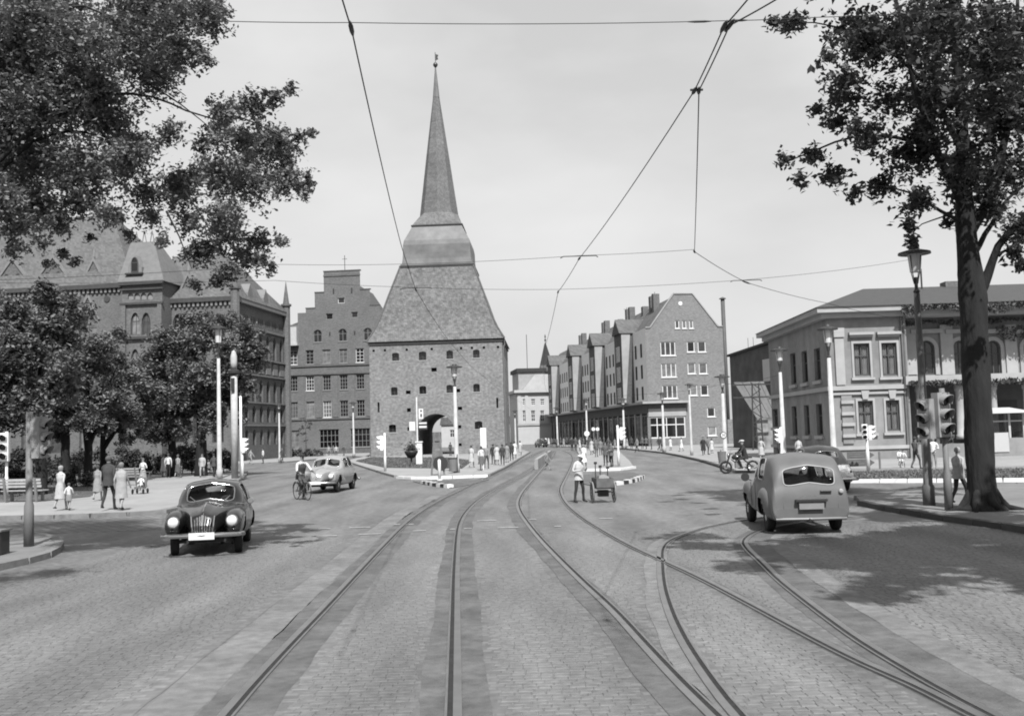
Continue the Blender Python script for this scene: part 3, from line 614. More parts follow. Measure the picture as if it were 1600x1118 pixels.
for k in range(0, len(edges), 2):
    a, b_ = edges[k], edges[k + 1]; n = 2 if k == 0 else max(2, int((b_ - a) / 2.3)); 
    for i in range(n):
        c = a + (b_ - a) * (i + 0.5) / n
        for z0, z1 in zrow: hol.append(rect(c - 0.55, c + 0.55, z0, z1)); spots.append((c, z0, z1))
lwall(0, LL, zcan, zE, hol).build('street_wall', M_splas, shop)
def lwindow(c, z0, z1, x=0.08, w=1.1, nm='window', nx=2, pm=M_glass, fm=M_frame_w):
    o = window(shop, -w / 2, w / 2, 0, z1 - z0, 0, fm, pm, nx, 1, 0.09, 0.07, name=nm); o.location = (x, c + w / 2, z0); o.rotation_euler = (0, 0, -math.pi / 2); return o
for c, z0, z1 in spots: lwindow(c, z0, z1, pm=M_glassl)
for j in joints:
    jb = tag(obj('bay', MB().box(-bayd, -0.003, j, j + bayw, zcan + 0.17, zE + 0.2).mesh('bay', M_sdk), shop))
    for z0, z1 in zrow: 
        o = window(jb, -1.2, 1.2, 0, z1 - z0 + 0.3, 0, M_frame_w, M_glass, 3, 1, 0.1, 0.08); o.location = (-bayd - 0.06, j + bayw / 2 + 1.2, z0 - 0.1); o.rotation_euler = (0, 0, -math.pi / 2)
    MB().slab([(-bayd + 0.02, zE + 0.1), (-bayd + 0.02, zcan + 0.3), (-bayd + 0.42, zcan + 0.3), (-0.35, zE + 0.1)], j - 0.12, j - 0.004).build('flank_panel', M_sflk, jb)
    zp = zE + 2.3                              # gable roof of the bay, ridge into the main roof
    g = MB(); g.add([(-bayd - 0.3, j - 0.3, zE + 0.05), (-bayd - 0.3, j + bayw + 0.3, zE + 0.05), (-bayd - 0.3, j + bayw / 2, zp), (4.0, j - 0.3, zE + 0.05), (4.0, j + bayw + 0.3, zE + 0.05), (4.0, j + bayw / 2, zp)],
          [(0, 2, 1), (0, 3, 5, 2), (1, 2, 5, 4), (3, 4, 5)]); rb = g.build('bay_roof', M_sroof, jb)
    MB().add([(-bayd - 0.32, j - 0.02, zE + 0.24), (-bayd - 0.32, j + bayw + .02, zE + 0.24), (-bayd - 0.32, j + bayw / 2, zp - 0.15), (-bayd - 0.2, j - .02, zE + 0.24), (-bayd - 0.2, j + bayw + .02, zE + 0.24), (-bayd - 0.2, j + bayw / 2, zp - 0.15)],
         [(0, 1, 2), (3, 5, 4), (0, 3, 4, 1), (1, 4, 5, 2), (2, 5, 3, 0)]).build('bay_gable', M_sdk, rb)
MB().box(-0.12, -0.004, 0.0, LL, zf0, zcan - 0.13).build('street_fascia', M_sdk, shop)
n = 26
MB().box(0.02, 0.06, 0.1, LL, 0, zf0 - 0.004).build('arcade_back', mat('shop_interior', 0.16, 0.4, 0.6, 0.8), shop)
for i in range(n + 1): u = 0.3 + i * (LL - 0.6) / n; MB().box(-0.10, 0.25, u - 0.3, u + 0.3, 0, zf0 - 0.004).build('pillar', M_sflk if i % 3 else M_pavs, shop)
for i in range(n):
    u = 0.3 + (i + 0.5) * (LL - 0.6) / n; o = lwindow(u, 0.5, zf0 - 0.25, x=-0.03, w=3.0, nm='shop_window', nx=2, pm=glassmat('shop_front_glass', 0.20, 0.8), fm=M_frame_g)
rid = (xa0 + xa1) / 2
for u, dx in ((6, 0), (8.5, 0.2), (21, 0), (24, 0.2), (40, 0), (43, 0.2), (62, 0), (66, 0.2), (14, 0.4), (31, 0.4)): MB().box(rid - 2.6 + dx, rid - 1.7 + dx, u, u + 1.1, zA - 3.5, zA + (0.9 if dx < 0.3 else 0.1)).build('chimney', M_off, shop)
for u in (15, 34): MB().tube([(rid, u, zA - 0.3), (rid, u, zA + 2.4)], 0.04, 5).tube([(rid - 0.5, u, zA + 2.1), (rid + 0.5, u, zA + 2.1)], 0.03, 5).build('aerial', M_wood, shop)
x0 = FS.q(1131, 560)[0]
MB().box(wS + 0.003, wS + 1.6, -0.3, 3.5, 0, FS.q(1138, 655)[1]).build('side_annex', M_sbr, shop)
# tall flue pipe beside the gable
Ap = FS.world(wS + 0.35, 0.5); b = MB(); zp = AT(1124, 464, Ap.y).z
fl = thing('flue_pipe', 'tall dark flue pipe with a cap rising beside the brick gable end', 'chimney', Ap)
MB().tube([(0, 0, 0), (0, 0, zp - 0.3)], 0.28, 10).build('pipe', mat('dark_iron', 0.11, 0.1, 2, 0.6), fl, smooth=True)
MB().lathe([(0.5, zp - 0.28), (0.45, zp - 0.18), (0.05, zp)], (0, 0, 0), 12).build('cap', mat('dark_iron', 0.11), fl)

# --- pale corner house at the end of the street, and the steep brick gable behind it
Aw = AT(808, 690, 225); FW = Facade((Aw.x, Aw.y), (AT(863, 690, 226).x, 226))
wh = thing('pale_corner_house', 'pale plastered corner house with attic storey at the street end', 'house', FW.A, FW.rz)
M_wplas = mat('white_plaster', 0.50, 0.05, 1, 0.85)
def wr(x0, x1, y0, y1):
    a, b = s7(x0, y0), s7(x1, y1); return FW.r(a[0], a[1], b[0], b[1])
zc_ = wr(100, 200, 735, 740)[3]; ww = [wr(190, 214, 772, 808), wr(190, 214, 840, 905), wr(245, 268, 772, 808), wr(245, 268, 840, 905), wr(140, 160, 772, 808), wr(140, 160, 840, 905)]
MB().wall([(0.3, 0), (FW.w, 0), (FW.w, zc_), (0.3, zc_)], [rect(*g) for g in ww], 0, 0.25).build('wall', M_wplas, wh)
MB().box(0.3, FW.w, 0.4, 14, 0, zc_ - 0.05).build('body', M_wplas, wh)
for g in ww: window(wh, *g, 0.15, M_frame_w, M_glass, 2, 3, 0.1, 0.1)
MB().box(-0.4, FW.w + 0.3, -0.7, 14, zc_, zc_ + 0.6).build('cornice', M_wplas, wh)
MB().box(0.2, FW.w, -0.2, -0.004, wr(120, 290, 918, 930)[2], wr(120, 290, 918, 930)[3]).build('string_course', M_sflk, wh)
for x in (0.4, 2.0): MB().box(x, x + 0.7, -0.15, -0.003, 4.3, zc_ - 0.01).build('pilaster', M_wplas, wh)
za = wr(100, 200, 588, 610); MB().box(0.9, FW.w - 1, 1.5, 12, zc_ + 0.6, za[2]).build('attic', M_sflk, wh)
MB().box(0.5, FW.w - 0.6, 1.1, 12.4, za[2], za[3]).build('attic_roof', M_wood, wh)
b = MB().hexa([(1.5, -0.6, zc_ + 0.61), (FW.w, -0.6, zc_ + 0.61), (FW.w, 1.45, zc_ + 0.61), (1.5, 1.45, zc_ + 0.61)], [(4.5, 0.6, za[2] - 0.6), (FW.w, 0.6, za[2] - 0.6), (FW.w, 1.45, za[2] - 0.6), (4.5, 1.45, za[2] - 0.6)]); b.build('roof_slope', M_sflk, wh)
MB().tube([(3.2, 3, za[3]), (3.2, 3, AT(824, 522, 228).z)], 0.07, 5).build('flag_pole', M_wood, wh)
D_ = 262; a0, a1 = AT(848, 690, D_), AT(868, 690, D_)
sg = thing('steep_gable_house', 'narrow dark house with steep pointed gable beyond the pale corner house', 'house', (a0.x, D_, 0))
zt0, zt1 = AT(858, 570, D_).z, AT(856.5, 533, D_).z; w_ = a1.x - a0.x
MB().box(0, w_, 0, 10, 0, zt0).build('wall', M_off, sg); MB().slab([(0, zt0), (w_, zt0), (w_ * 0.45, zt1)], 0, 10).build('roof', M_wood, sg)
MB().lathe([(0.1, 0), (0.25, 0.5), (0.05, 0.9), (0.2, 1.3), (0.02, 2)], (w_ * 0.45, 0.2, zt1 - 0.1), 8).build('finial', M_wood, sg)
# small houses seen far down the street and through the gate passage
for (x0, x1, y0, D_, lab, vv, ro) in ((690, 724, 664, 215, 'white house with a low roof seen through the gate passage', M_wplas, 652), (640, 692, 690, 240, 'low grey house seen through the left of the gate passage', M_sflk, 676),
      (794, 807, 660, 262, 'small pale house between the gate tower and the corner house', M_sflk, 650)):
    a0, a1 = AT(x0, 690, D_), AT(x1, 690, D_); z1, z2 = AT(x0, y0, D_).z, AT(x0, ro, D_).z; w_ = a1.x - a0.x
    o = thing('far_house', lab, 'house', (a0.x, D_, 0)); ws_ = []
    for i in range(max(1, int(w_ / 3))):
        for z in (z1 - 2.6, z1 - 5.6):
            if z > 0.5: c = (i + 0.5) * w_ / max(1, int(w_ / 3)); ws_.append((c - 0.5, c + 0.5, z, z + 1.6))
    MB().wall(rect(0, w_, 0, z1), [rect(*g) for g in ws_], 0, 0.2).build('wall', vv, o); MB().box(0, w_, 0.3, 8, 0, z1 - 0.02).build('body', vv, o)
    for g in ws_: window(o, *g, 0.1, M_frame_w, M_glass, 2, 2, 0.1, 0.08)
    MB().slab([(-0.3, z1), (w_ + 0.3, z1), (w_, z2), (0.0, z2)], -0.3, 8).build('roof', M_sroof, o)

# --- dark warehouse behind the villa
Aq = AT(1146, 690, 112); FQ = Facade((Aq.x, Aq.y), (AT(1222, 690, 100).x, 100))
wq = thing('warehouse', 'dark rendered warehouse with slanted parapet behind the villa', 'building', FQ.A, FQ.rz)
M_ware = mat('dark_render', 0.12, 0.15, 0.8, 0.9, var2=0.2)
q0, q1 = FQ.q(1146, 556), FQ.q(1212, 537)
MB().slab([(0, 0), (FQ.w, 0), (FQ.w, q1[1] + 0.2), (0, q0[1])], 0, 9).build('wall', M_ware, wq)
MB().slab([(-0.2, q0[1] + 0.002), (FQ.w + 0.2, q1[1] + 0.26), (FQ.w + 0.2, q1[1] + 0.5), (-0.2, q0[1] + 0.24)], -0.25, 9.2).build('parapet', M_wood, wq)
x_, z_ = FQ.q(1169, 528); 
for dx in (-0.35, 0.35): MB().tube([(x_ + dx, 2, q0[1]), (x_ + dx, 2, z_ + 0.1)], 0.16, 8).build('chimney_pipe', M_wood, wq)
for px in (1152, 1160, 1183, 1198, 1207): x_, z_ = FQ.q(px, 532 - (px % 7)); MB().tube([(x_, 1.2, q0[1]), (x_, 1.2, z_)], 0.025, 5).build('aerial', M_wood, wq)
x0_, z0_ = FQ.q(1200, 596, -0.1); x1_, z1_ = FQ.q(1219, 558, -0.1)
MB().box(x0_, x1_ , -0.6, -0.003, z0_, z1_).build('white_cabinet', M_wplas, wq)
D_ = 100; a = AT(1168, 699, D_); o = thing('corrugated_chute', 'pale corrugated sheet chute leaning on the dark warehouse', 'chute', (a.x, D_, 0.12))
zt_ = AT(1168, 598, D_).z; zb = AT(1168, 655, D_).z
for i in range(7): MB().hexa([(1.0 + i * 0.32, -0.1 + 0.05 * (i % 2), zb), (1.3 + i * 0.32, -0.1 + 0.05 * (i % 2), zb), (1.3 + i * 0.32, 0.1, zb), (1.0 + i * 0.32, 0.1, zb)], [(-1.0 + i * 0.42, 0.2 + 0.05 * (i % 2), zt_), (-0.6 + i * 0.42, 0.2 + 0.05 * (i % 2), zt_), (-0.6 + i * 0.42, 0.4, zt_), (-1.0 + i * 0.42, 0.4, zt_)]).build('sheet', M_pavs, o)
MB().box(1.0, 3.1, -0.2, 0.3, 0, zb - 0.02).build('poster_wall', mat('torn_posters', 0.28, 0.5, 1.5, 0.8), o)
b = MB(); D2 = 97; a = AT(1185, 700, D2); o = thing('lattice_mast', 'dark lattice mast with cross arms beside the warehouse', 'mast', (a.x, D2, 0.12)); zt_ = AT(1185, 600, D2).z
for dx in (-0.5, 0.5): MB().tube([(dx, 0, 0), (dx * 0.6, 0, zt_)], 0.07, 5).build('leg', M_wood, o)
for k in range(9): z = 0.4 + k * zt_ / 9.5; s_ = 1 if k % 2 else -1; MB().tube([(-0.48 * s_, 0, z), (0.46 * s_, 0, z + zt_ / 9.5)], 0.045, 5).build('brace', M_wood, o)
for z in (zt_ - 0.2, zt_ - 1.4): MB().box(-2.2, 2.2, -0.08, 0.08, z, z + 0.14).build('cross_arm', M_wood, o)
# --- the villa on the right
A = G(1303, 722); B = Vector((A.x + 26, A.y - 0.4, 0)); FV = Facade(A, B)
vil = thing('villa', 'two storey plastered villa with hipped roof, ivy and columned balcony', 'house', A, FV.rz)
M_vil = mat('villa_plaster', 0.30, 0.10, 2.5, 0.85, 0.15, 6, var2=0.20, scale2=0.45, st2=(1.6, 1.6, 0.5))
M_vlt = mat('villa_trim', 0.42, 0.07, 2.0, 0.8, var2=0.08)
M_vroof = mat('villa_slate', 0.085, 0.12, 3, 0.7, 0.2, 8)
M_ivy = mat('ivy_leaf', 0.10, 0.4, 4, 0.6, rnd=0.0, trans=0.15)
def v8(a, b): return (1120 + a / 3.327, 420 + b / 3.327)
def vr(x0, x1, y0, y1, y=0.0):
    a, b = v8(x0, y0), v8(x1, y1); return FV.r(a[0], a[1], b[0], b[1], y)
def vx(a, b=500): return FV.q(*v8(a, b))[0]
def vz(b, a=750): return FV.q(*v8(a, b))[1]
zc_ = vz(232); xs = vx(972); rec = 1.6                                  # section 2 is set back
up_ = [vr(712, 795, 387, 555), vr(857, 936, 384, 553)]; lo_ = [vr(735, 813, 685, 845), vr(880, 950, 682, 840)]; bs_ = [vr(800, 825, 958, 1000), vr(906, 968, 955, 1000)]
MB().wall(rect(0, xs, 0, zc_), [rect(*g) for g in up_ + lo_ + bs_], 0, 0.22).build('front_wall', M_vil, vil)
dpv = 15.5
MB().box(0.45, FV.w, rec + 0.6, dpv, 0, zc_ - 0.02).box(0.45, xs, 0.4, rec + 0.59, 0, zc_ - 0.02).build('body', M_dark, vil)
def curtain(win, w, h): 
    P = []; 
    for i in range(17):
        x = 0.1 + (w - 0.2) * i / 16; y_ = 0.12 + 0.03 * math.sin(i * 1.9); P.append([(x, y_, 0.1), (x, y_, h * 0.96)])
    MB().grid(P, lambda i, j: i < 6 or i > 9).build('curtain', mat('net_curtain', 0.5, 0.1, 3), win)
gl = glassmat('clear_pane', 0.02, 0.2, 0.25)
for g in up_ + lo_:
    o = window(vil, *g, 0.12, M_frame_d, gl, 2, 2, 0.1, 0.07); curtain(o, g[1] - g[0], g[3] - g[2]); w, h = g[1] - g[0], g[3] - g[2]
    b = MB()
    for x0, x1, z0, z1 in ((-0.13, -0.003, -0.1, h + 0.15), (w + 0.003, w + 0.13, -0.1, h + 0.15), (-0.003, w + 0.003, h + 0.003, h + 0.15)): b.box(x0, x1, -0.2, -0.123, z0, z1)
    b.build('surround', M_vlt, o)
    if g in up_: MB().box(-0.27, w + 0.27, -0.42, -0.123, h + 0.52, h + 0.68).box(-0.2, w + 0.2, -0.3, -0.124, h + 0.38, h + 0.518).build('hood_mould', M_vlt, o)
    else: MB().slab([(w / 2 - 0.16, h + 0.1), (w / 2 + 0.16, h + 0.1), (w / 2 + 0.24, h + 0.62), (w / 2 - 0.24, h + 0.62)], -0.3, -0.21).build('keystone', M_vlt, o)
    MB().box(-0.22, w + 0.22, -0.30, -0.003, -0.26, -0.11).build('sill', M_vlt, o)
for g in bs_: MB().box(0, g[1] - g[0], 0, 0.04, 0, g[3] - g[2]).build('basement_window', M_glass, vil, (g[0], 0.15, g[2]))
# trim of the front
MB().box(-0.1, xs + 0.05, -0.22, -0.003, vz(628), vz(606)).build('string_course', M_vlt, vil)
MB().box(-0.06, xs, -0.14, -0.003, vz(652), vz(640)).build('string_course', M_vlt, vil)
MB().box(-0.14, xs, -0.2, -0.003, vz(938), vz(920)).build('plinth_band', M_vlt, vil)
MB().box(-0.08, xs, -0.1, -0.004, 0, vz(938) - 0.004).build('plinth', M_vil, vil)
MB().box(vx(615), vx(662), -0.16, -0.003, vz(600), vz(355)).build('corner_pilaster', M_vlt, vil)
for z in (vz(328), vz(352)): MB().box(vx(611), vx(666), -0.24, -0.003, z, z + 0.28).build('capital', M_vlt, vil)
for yb in (690, 750, 806, 865): MB().box(vx(632), vx(698), -0.22, -0.003, vz(yb + 8), vz(yb - 9)).build('quoin', M_vlt, vil)
MB().box(vx(636), vx(690), -0.1, -0.003, vz(905), vz(655)).build('corner_pier', M_vil, vil)
# side wall
def side(x0, x1, y0, y1):                 # pixel box on the left side wall -> depth range and heights
    FSd = Facade((A + FV.n * dpv)[:2], A[:2]); a = FSd.q(*v8(x0, (y0 + y1) / 2)); b = FSd.q(*v8(x1, (y0 + y1) / 2)); c = FSd.q(*v8((x0 + x1) / 2, y1))[1]; d = FSd.q(*v8((x0 + x1) / 2, y0))[1]
    return (dpv - b[0], dpv - a[0], c, d)
sd = [side(384, 411, 437, 600), side(443, 472, 425, 590), side(507, 540, 411, 578), side(392, 417, 713, 865), side(455, 482, 707, 863), side(518, 550, 700, 862), side(290, 318, 727, 820)]
loops = [[(0, 0), (dpv, 0), (dpv, zc_), (0, zc_)]] + [rect(*g) for g in sd]; vs, fs = fill(loops)
b = MB(); b.add([(0, p[0], p[1]) for p in vs], fs)
for l_ in loops[1:]: b.add([(0, p[0], p[1]) for p in l_] + [(0.3, p[0], p[1]) for p in l_], [(i, (i + 1) % 4, (i + 1) % 4 + 4, i + 4) for i in range(4)])
b.build('side_wall', M_vil, vil)
for g in sd:
    w, h = g[1] - g[0], g[3] - g[2]; o = window(vil, 0, w, 0, h, 0, M_frame_d, M_glass, 2, 2, 0.1, 0.07); o.location = (0.18, g[1], g[2]); o.rotation_euler = (0, 0, -math.pi / 2)
    if h > 2.2: MB().box(-0.3, w + 0.3, -0.36, -0.19, h + 0.4, h + 0.6).build('hood_mould', M_vlt, o)
    MB().box(-0.15, w + 0.15, -0.34, -0.19, -0.25, -0.05).build('sill', M_vlt, o)
MB().box(-0.2, -0.003, -0.22, dpv, vz(628), vz(606)).build('string_course', M_vlt, vil)
MB().box(-0.18, -0.003, -0.2, dpv, vz(938), vz(920)).build('plinth_band', M_vlt, vil)
# cornice and roof
MB().box(-0.75, FV.w + 1, -0.75, rec + 0.5, zc_ + 0.06, zc_ + 0.38).box(-0.75, rec, rec + 0.51, dpv + 0.7, zc_ + 0.06, zc_ + 0.38).build('cornice', M_vlt, vil)
MB().box(-0.4, FV.w + 1, -0.4, rec + 0.4, zc_ - 0.25, zc_ + 0.055).box(-0.4, rec, rec + 0.41, dpv + 0.4, zc_ - 0.25, zc_ + 0.055).build('cornice_bed', M_vlt, vil)
xr, zr_ = FV.q(*v8(760, 104), dpv / 2)
MB().add([(-0.85, -0.85, zc_ + 0.385), (FV.w + 1, -0.85, zc_ + 0.385), (FV.w + 1, dpv + 0.8, zc_ + 0.385), (-0.85, dpv + 0.8, zc_ + 0.385), (xr, dpv / 2, zr_), (FV.w + 1 - 9, dpv / 2, zr_)],
   [(0, 1, 5, 4), (3, 0, 4), (2, 3, 4, 5), (1, 2, 5), (0, 3, 2, 1)]).build('roof', M_vroof, vil)
c = FV.q(*v8(1250, 90), dpv / 2); MB().box(c[0] - 1.0, c[0] + 1.2, dpv / 2 - 0.5, dpv / 2 + 0.5, zr_ - 0.6, c[1] + 0.3).build('chimney', M_off, vil)
c = FV.q(*v8(1060, 0), dpv / 2 - 1); MB().tube([(c[0], dpv / 2 - 1, zr_ - 1.0), (c[0], dpv / 2 - 1, c[1])], 0.06, 6).build('roof_pole', M_wood, vil)
# section 2: arched windows above a columned loggia
def aw(x0, x1):
    a = vr(x0, x1, 372, 550, rec); return a
arc = [aw(1050, 1132), aw(1230, 1297), aw(1402, 1475), aw(1595, 1665)]
hz = []
for g in arc: hz.append(arch(g[0], g[1], g[2], g[3] - (g[1] - g[0]) / 2, 'round', 10))
zb0, zb1 = FV.q(*v8(1100, 600), rec - 1.4)[1], FV.q(*v8(1100, 556), rec - 1.4)[1]
MB().wall(rect(xs, FV.w, zb0 + 0.1, zc_), hz, rec, 0.22).build('loggia_wall', M_vil, vil)
MB().box(xs + 0.002, xs + 0.25, 0.002, rec - 0.002, 0, zc_ - 0.002).build('return_wall', M_vil, vil)
for g in arc:
    o = window(vil, *g, rec + 0.1, M_frame_d, M_glass, 2, 2, 0.1, 0.07, 'round'); w, h = g[1] - g[0], g[3] - g[2]
    b = MB(); oo = arch(-0.25, w + 0.25, 0, h - w / 2, 'round', 10); ii = arch(0, w, 0, h - w / 2, 'round', 10); nn = len(oo)
    b.add([(p[0], -0.2, p[1]) for p in oo[1:] + oo[:1]] + [(p[0], -0.2, p[1]) for p in ii[1:] + ii[:1]], [(k, k + 1, k + 1 + nn, k + nn) for k in range(nn - 1)])
    b.add([(p[0], -0.2, p[1]) for p in oo[1:] + oo[:1]] + [(p[0], -0.1, p[1]) for p in oo[1:] + oo[:1]], [(k, k + 1, k + 1 + nn, k + nn) for k in range(nn - 1)]); b.build('surround', M_vlt, o)
    MB().box(-0.5, w + 0.5, -0.4, -0.103, h + 0.45, h + 0.7).build('hood_mould', M_vlt, o)
for x0, x1 in ((975, 1030), (1160, 1225), (1330, 1390), (1495, 1555)): g = vr(x0, x1, 290, 550, rec); MB().box(g[0], g[1], rec - 0.2, rec - 0.003, g[2], g[3]).build('pilaster', M_vlt, vil)
MB().box(xs - 0.1, FV.w, -0.5, rec - 0.004, zb0, zb1).build('balcony', M_vlt, vil)
for x0, x1 in ((1245, 1303), (1425, 1470), (1600, 1645), (1040, 1080)):
    g = vr(x0, x1, 640, 905, 0.0); cx_ = (g[0] + g[1]) / 2; r_ = (g[1] - g[0]) / 2 * 0.85
    MB().lathe([(r_ * 1.2, 1.2), (r_ * 1.2, 1.45), (r_, 1.5), (r_ * 0.88, zb0 - 0.5), (r_ * 1.1, zb0 - 0.4), (r_ * 1.2, zb0 - 0.003)], (cx_, 0.1, 0), 16).build('column', M_vlt, vil, smooth=True)
zpl = vz(905, 1290)
MB().box(xs, FV.w, -0.3, 0.4, 0, zpl).build('loggia_parapet', M_vil, vil)
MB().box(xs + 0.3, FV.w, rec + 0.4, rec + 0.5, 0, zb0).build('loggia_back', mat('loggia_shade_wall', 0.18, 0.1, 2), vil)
for x0, x1 in ((1075, 1135), (1310, 1400), (1480, 1580)): g = vr(x0, x1, 680, 900, rec); MB().box(0, g[1] - g[0], 0, 0.06, 0, g[3] - g[2]).build('loggia_door', M_frame_d, vil, (g[0], rec + 0.32, g[2]))
for x in (vx(967), vx(978)): MB().tube([(x, -0.12, zc_ - 0.1), (x, -0.12, 0.2)], 0.06, 6).build('drainpipe', mat('zinc_pipe', 0.22), vil)
# ivy along the cornice and under the balcony
def leaves(mb, n, fn, size, flat=0.5, up_=(0, 0, 1)):
    for _ in range(n):
        p = fn(); a = rng.normal(size=3); a /= np.linalg.norm(a); b = rng.normal(size=3); b -= a * a.dot(b); b /= np.linalg.norm(b); s = size * rng.uniform(0.6, 1.3)
        p = np.array(p); mb.v += [tuple(p - a * s), tuple(p - b * s * flat), tuple(p + a * s), tuple(p + b * s * flat)]; o = len(mb.v) - 4; mb.f.append((o, o + 1, o + 2, o + 3)); mb.m.append(0); mb.sm.append(False)
def ivy(n, x0, x1, z0, z1, y0, lab):
    b = MB(); ph = [rng.uniform(0, 6) for _ in range(4)]
    def f():
        x = rng.uniform(x0, x1); t = 0.5 + 0.5 * math.sin(x * 1.7 + ph[0]) * math.sin(x * 0.63 + ph[1]); zl = z1 - (z1 - z0) * (0.35 + 0.65 * t)
        return (x, y0 - abs(rng.normal()) * 0.12, rng.uniform(zl, z1))
    leaves(b, n, f, 0.11); o = b.build('ivy', M_ivy); o.location = A; o.rotation_euler = (0, 0, FV.rz); tag(o, lab, 'ivy', 'ivy strands on the villa')
ivy(3000, xs - 0.3, FV.w, zc_ - 0.35, zc_ + 0.35, -0.8, 'ruffled ivy running along the villa cornice')
ivy(1200, xs + 0.5, FV.w, vz(285, 1300), vz(250, 1300), rec - 0.25, 'ivy garland above the arched villa windows')
ivy(2200, xs, FV.w, zb0 - 0.4, zb0 + 0.2, -0.55, 'ivy fringe hanging from the villa balcony')
ivy(1300, vx(1495, 300), FV.w, vz(380, 1550), vz(285, 1550), rec - 0.3, 'thick ivy mass between the villa arches and cornice')
# --- kiosk beside the tree
a = G(1548, 716); dk = a.y; w_ = AT(1604, 700, dk).x - a.x; z1 = AT(1575, 645, dk).z; zr2 = AT(1575, 638, dk).z
ks = thing('kiosk', 'small glazed kiosk with overhanging pale roof and white lower panel', 'kiosk', (a.x, dk, 0.12)); z1 -= .12; zr2 -= .12
MB().box(0, w_, 0, 2.4, 0, z1 * 0.42).build('lower_wall', M_vil, ks); MB().box(0.12, w_ * 0.52, -0.05, -0.003, z1 * 0.10, z1 * 0.55).build('white_panel', M_wplas, ks)
for x in (0.0, w_ * 0.55, w_ - 0.12): MB().box(x, x + 0.12, 0, 0.12, z1 * 0.42 + 0.003, z1).build('post', M_wplas, ks)
for x in (0.0, w_ - 0.12): MB().box(x, x + 0.12, 2.28, 2.4, z1 * 0.42 + 0.003, z1).build('post', M_wplas, ks)
for x0, x1 in ((0.12, w_ * 0.55), (w_ * 0.55 + 0.12, w_ - 0.12)): MB().box(x0, x1, 0.04, 0.06, z1 * 0.56, z1 * 0.98).build('pane', gl, ks); MB().box(x0, x1, 0.02, 0.1, z1 * 0.8, z1 * 0.83).build('glazing_bar', M_wplas, ks)
b = MB().hexa([(-0.5, -0.6, z1), (w_ + 0.5, -0.6, z1), (w_ + 0.5, 3.0, z1), (-0.5, 3.0, z1)], [(0.6, 0.6, z1 + 0.35), (w_ - 0.6, 0.6, z1 + 0.35), (w_ - 0.6, 1.8, z1 + 0.35), (0.6, 1.8, z1 + 0.35)]); b.build('roof', M_wplas, ks)
# --- the neo-gothic brick palace on the left
C_ = AT(366, 690, 119); fdir = (AT(447, 690, 136) - C_); fdir.z = 0; LS = fdir.length; fdir.normalize(); gdir = Vector((-fdir.y, fdir.x, 0))
A = C_ + gdir * 50; A.z = 0; FH = Facade(A[:2], C_[:2]); wH = FH.w
pal = thing('brick_palace', 'large dark neo-gothic brick palace with steep roofs and corner tower behind trees', 'palace', A, FH.rz)
M_pal = brickmat('palace_brick', 0.19, 0.17, 0.26, 0.09, var=0.14, var2=0.10, bump=0.2)
M_palt = mat('palace_trim', 0.27, 0.12, 2, 0.85); M_pald = mat('palace_dark_brick', 0.085, 0.15, 2, 0.85)
M_paln = mat('palace_niche_plaster', 0.30, 0.1, 2, 0.85)
M_palr = brickmat('palace_roof_tiles', 0.15, 0.13, 0.3, 0.3, var=0.12, var2=0.08, bump=0.2)
def h2(a, b): return (a / 3.077, 363 + b / 3.077)
def hq(a, b, y=0.0): return FH.q(*h2(a, b), y)
def hr(x0, x1, y0, y1, y=0.0):
    a, b = h2(x0, y0), h2(x1, y1); return FH.r(a[0], a[1], b[0], b[1], y)
tx0, tx1 = hq(587, 400)[0], hq(793, 400)[0]; z1 = hq(400, 262)[1]; z2 = hq(950, 322)[1]
# wings
def pointed(g, sp=0.5): return arch(g[0], g[1], g[2], g[2] + (g[3] - g[2]) * sp, 'pointed', 10, (g[3] - g[2]) * (1 - sp))
wa = []                                    # left wing windows
for c in range(-330, 590, 140):
    for y0, y1 in ((395, 560), (640, 820), (900, 1060)): wa.append(hr(c + 12, c + 96, y0, y1))
wa = [g for g in wa if g[0] > 0.5 and g[1] < tx0 - 0.5]
MB().wall(rect(0, tx0, 0, z1), [pointed(g, 0.6) for g in wa], 0, 0.3).build('wing_wall', M_pal, pal)
wb = []
for c in range(830, 1120, 95):
    for y0, y1 in ((390, 520), (600, 760), (860, 1010)): wb.append(hr(c, c + 55, y0, y1))
MB().wall(rect(tx1, wH, 0, z2), [pointed(g, 0.6) for g in wb], 0, 0.3).build('wing_wall', M_pal, pal)
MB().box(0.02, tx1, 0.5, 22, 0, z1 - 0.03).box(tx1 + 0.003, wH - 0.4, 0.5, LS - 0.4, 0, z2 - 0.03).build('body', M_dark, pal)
def pwin(g, y=0.2, nm='window', par=None, sp=0.6, nx=2, pm=M_glass): return window(par or pal, *g, y, M_frame_d, pm, nx, 2, 0.1, 0.07, 'pointed', (g[3] - g[2]) * (1 - sp), name=nm)
for g in wa + wb: pwin(g, pm=M_glassl if g in wa else M_glass)
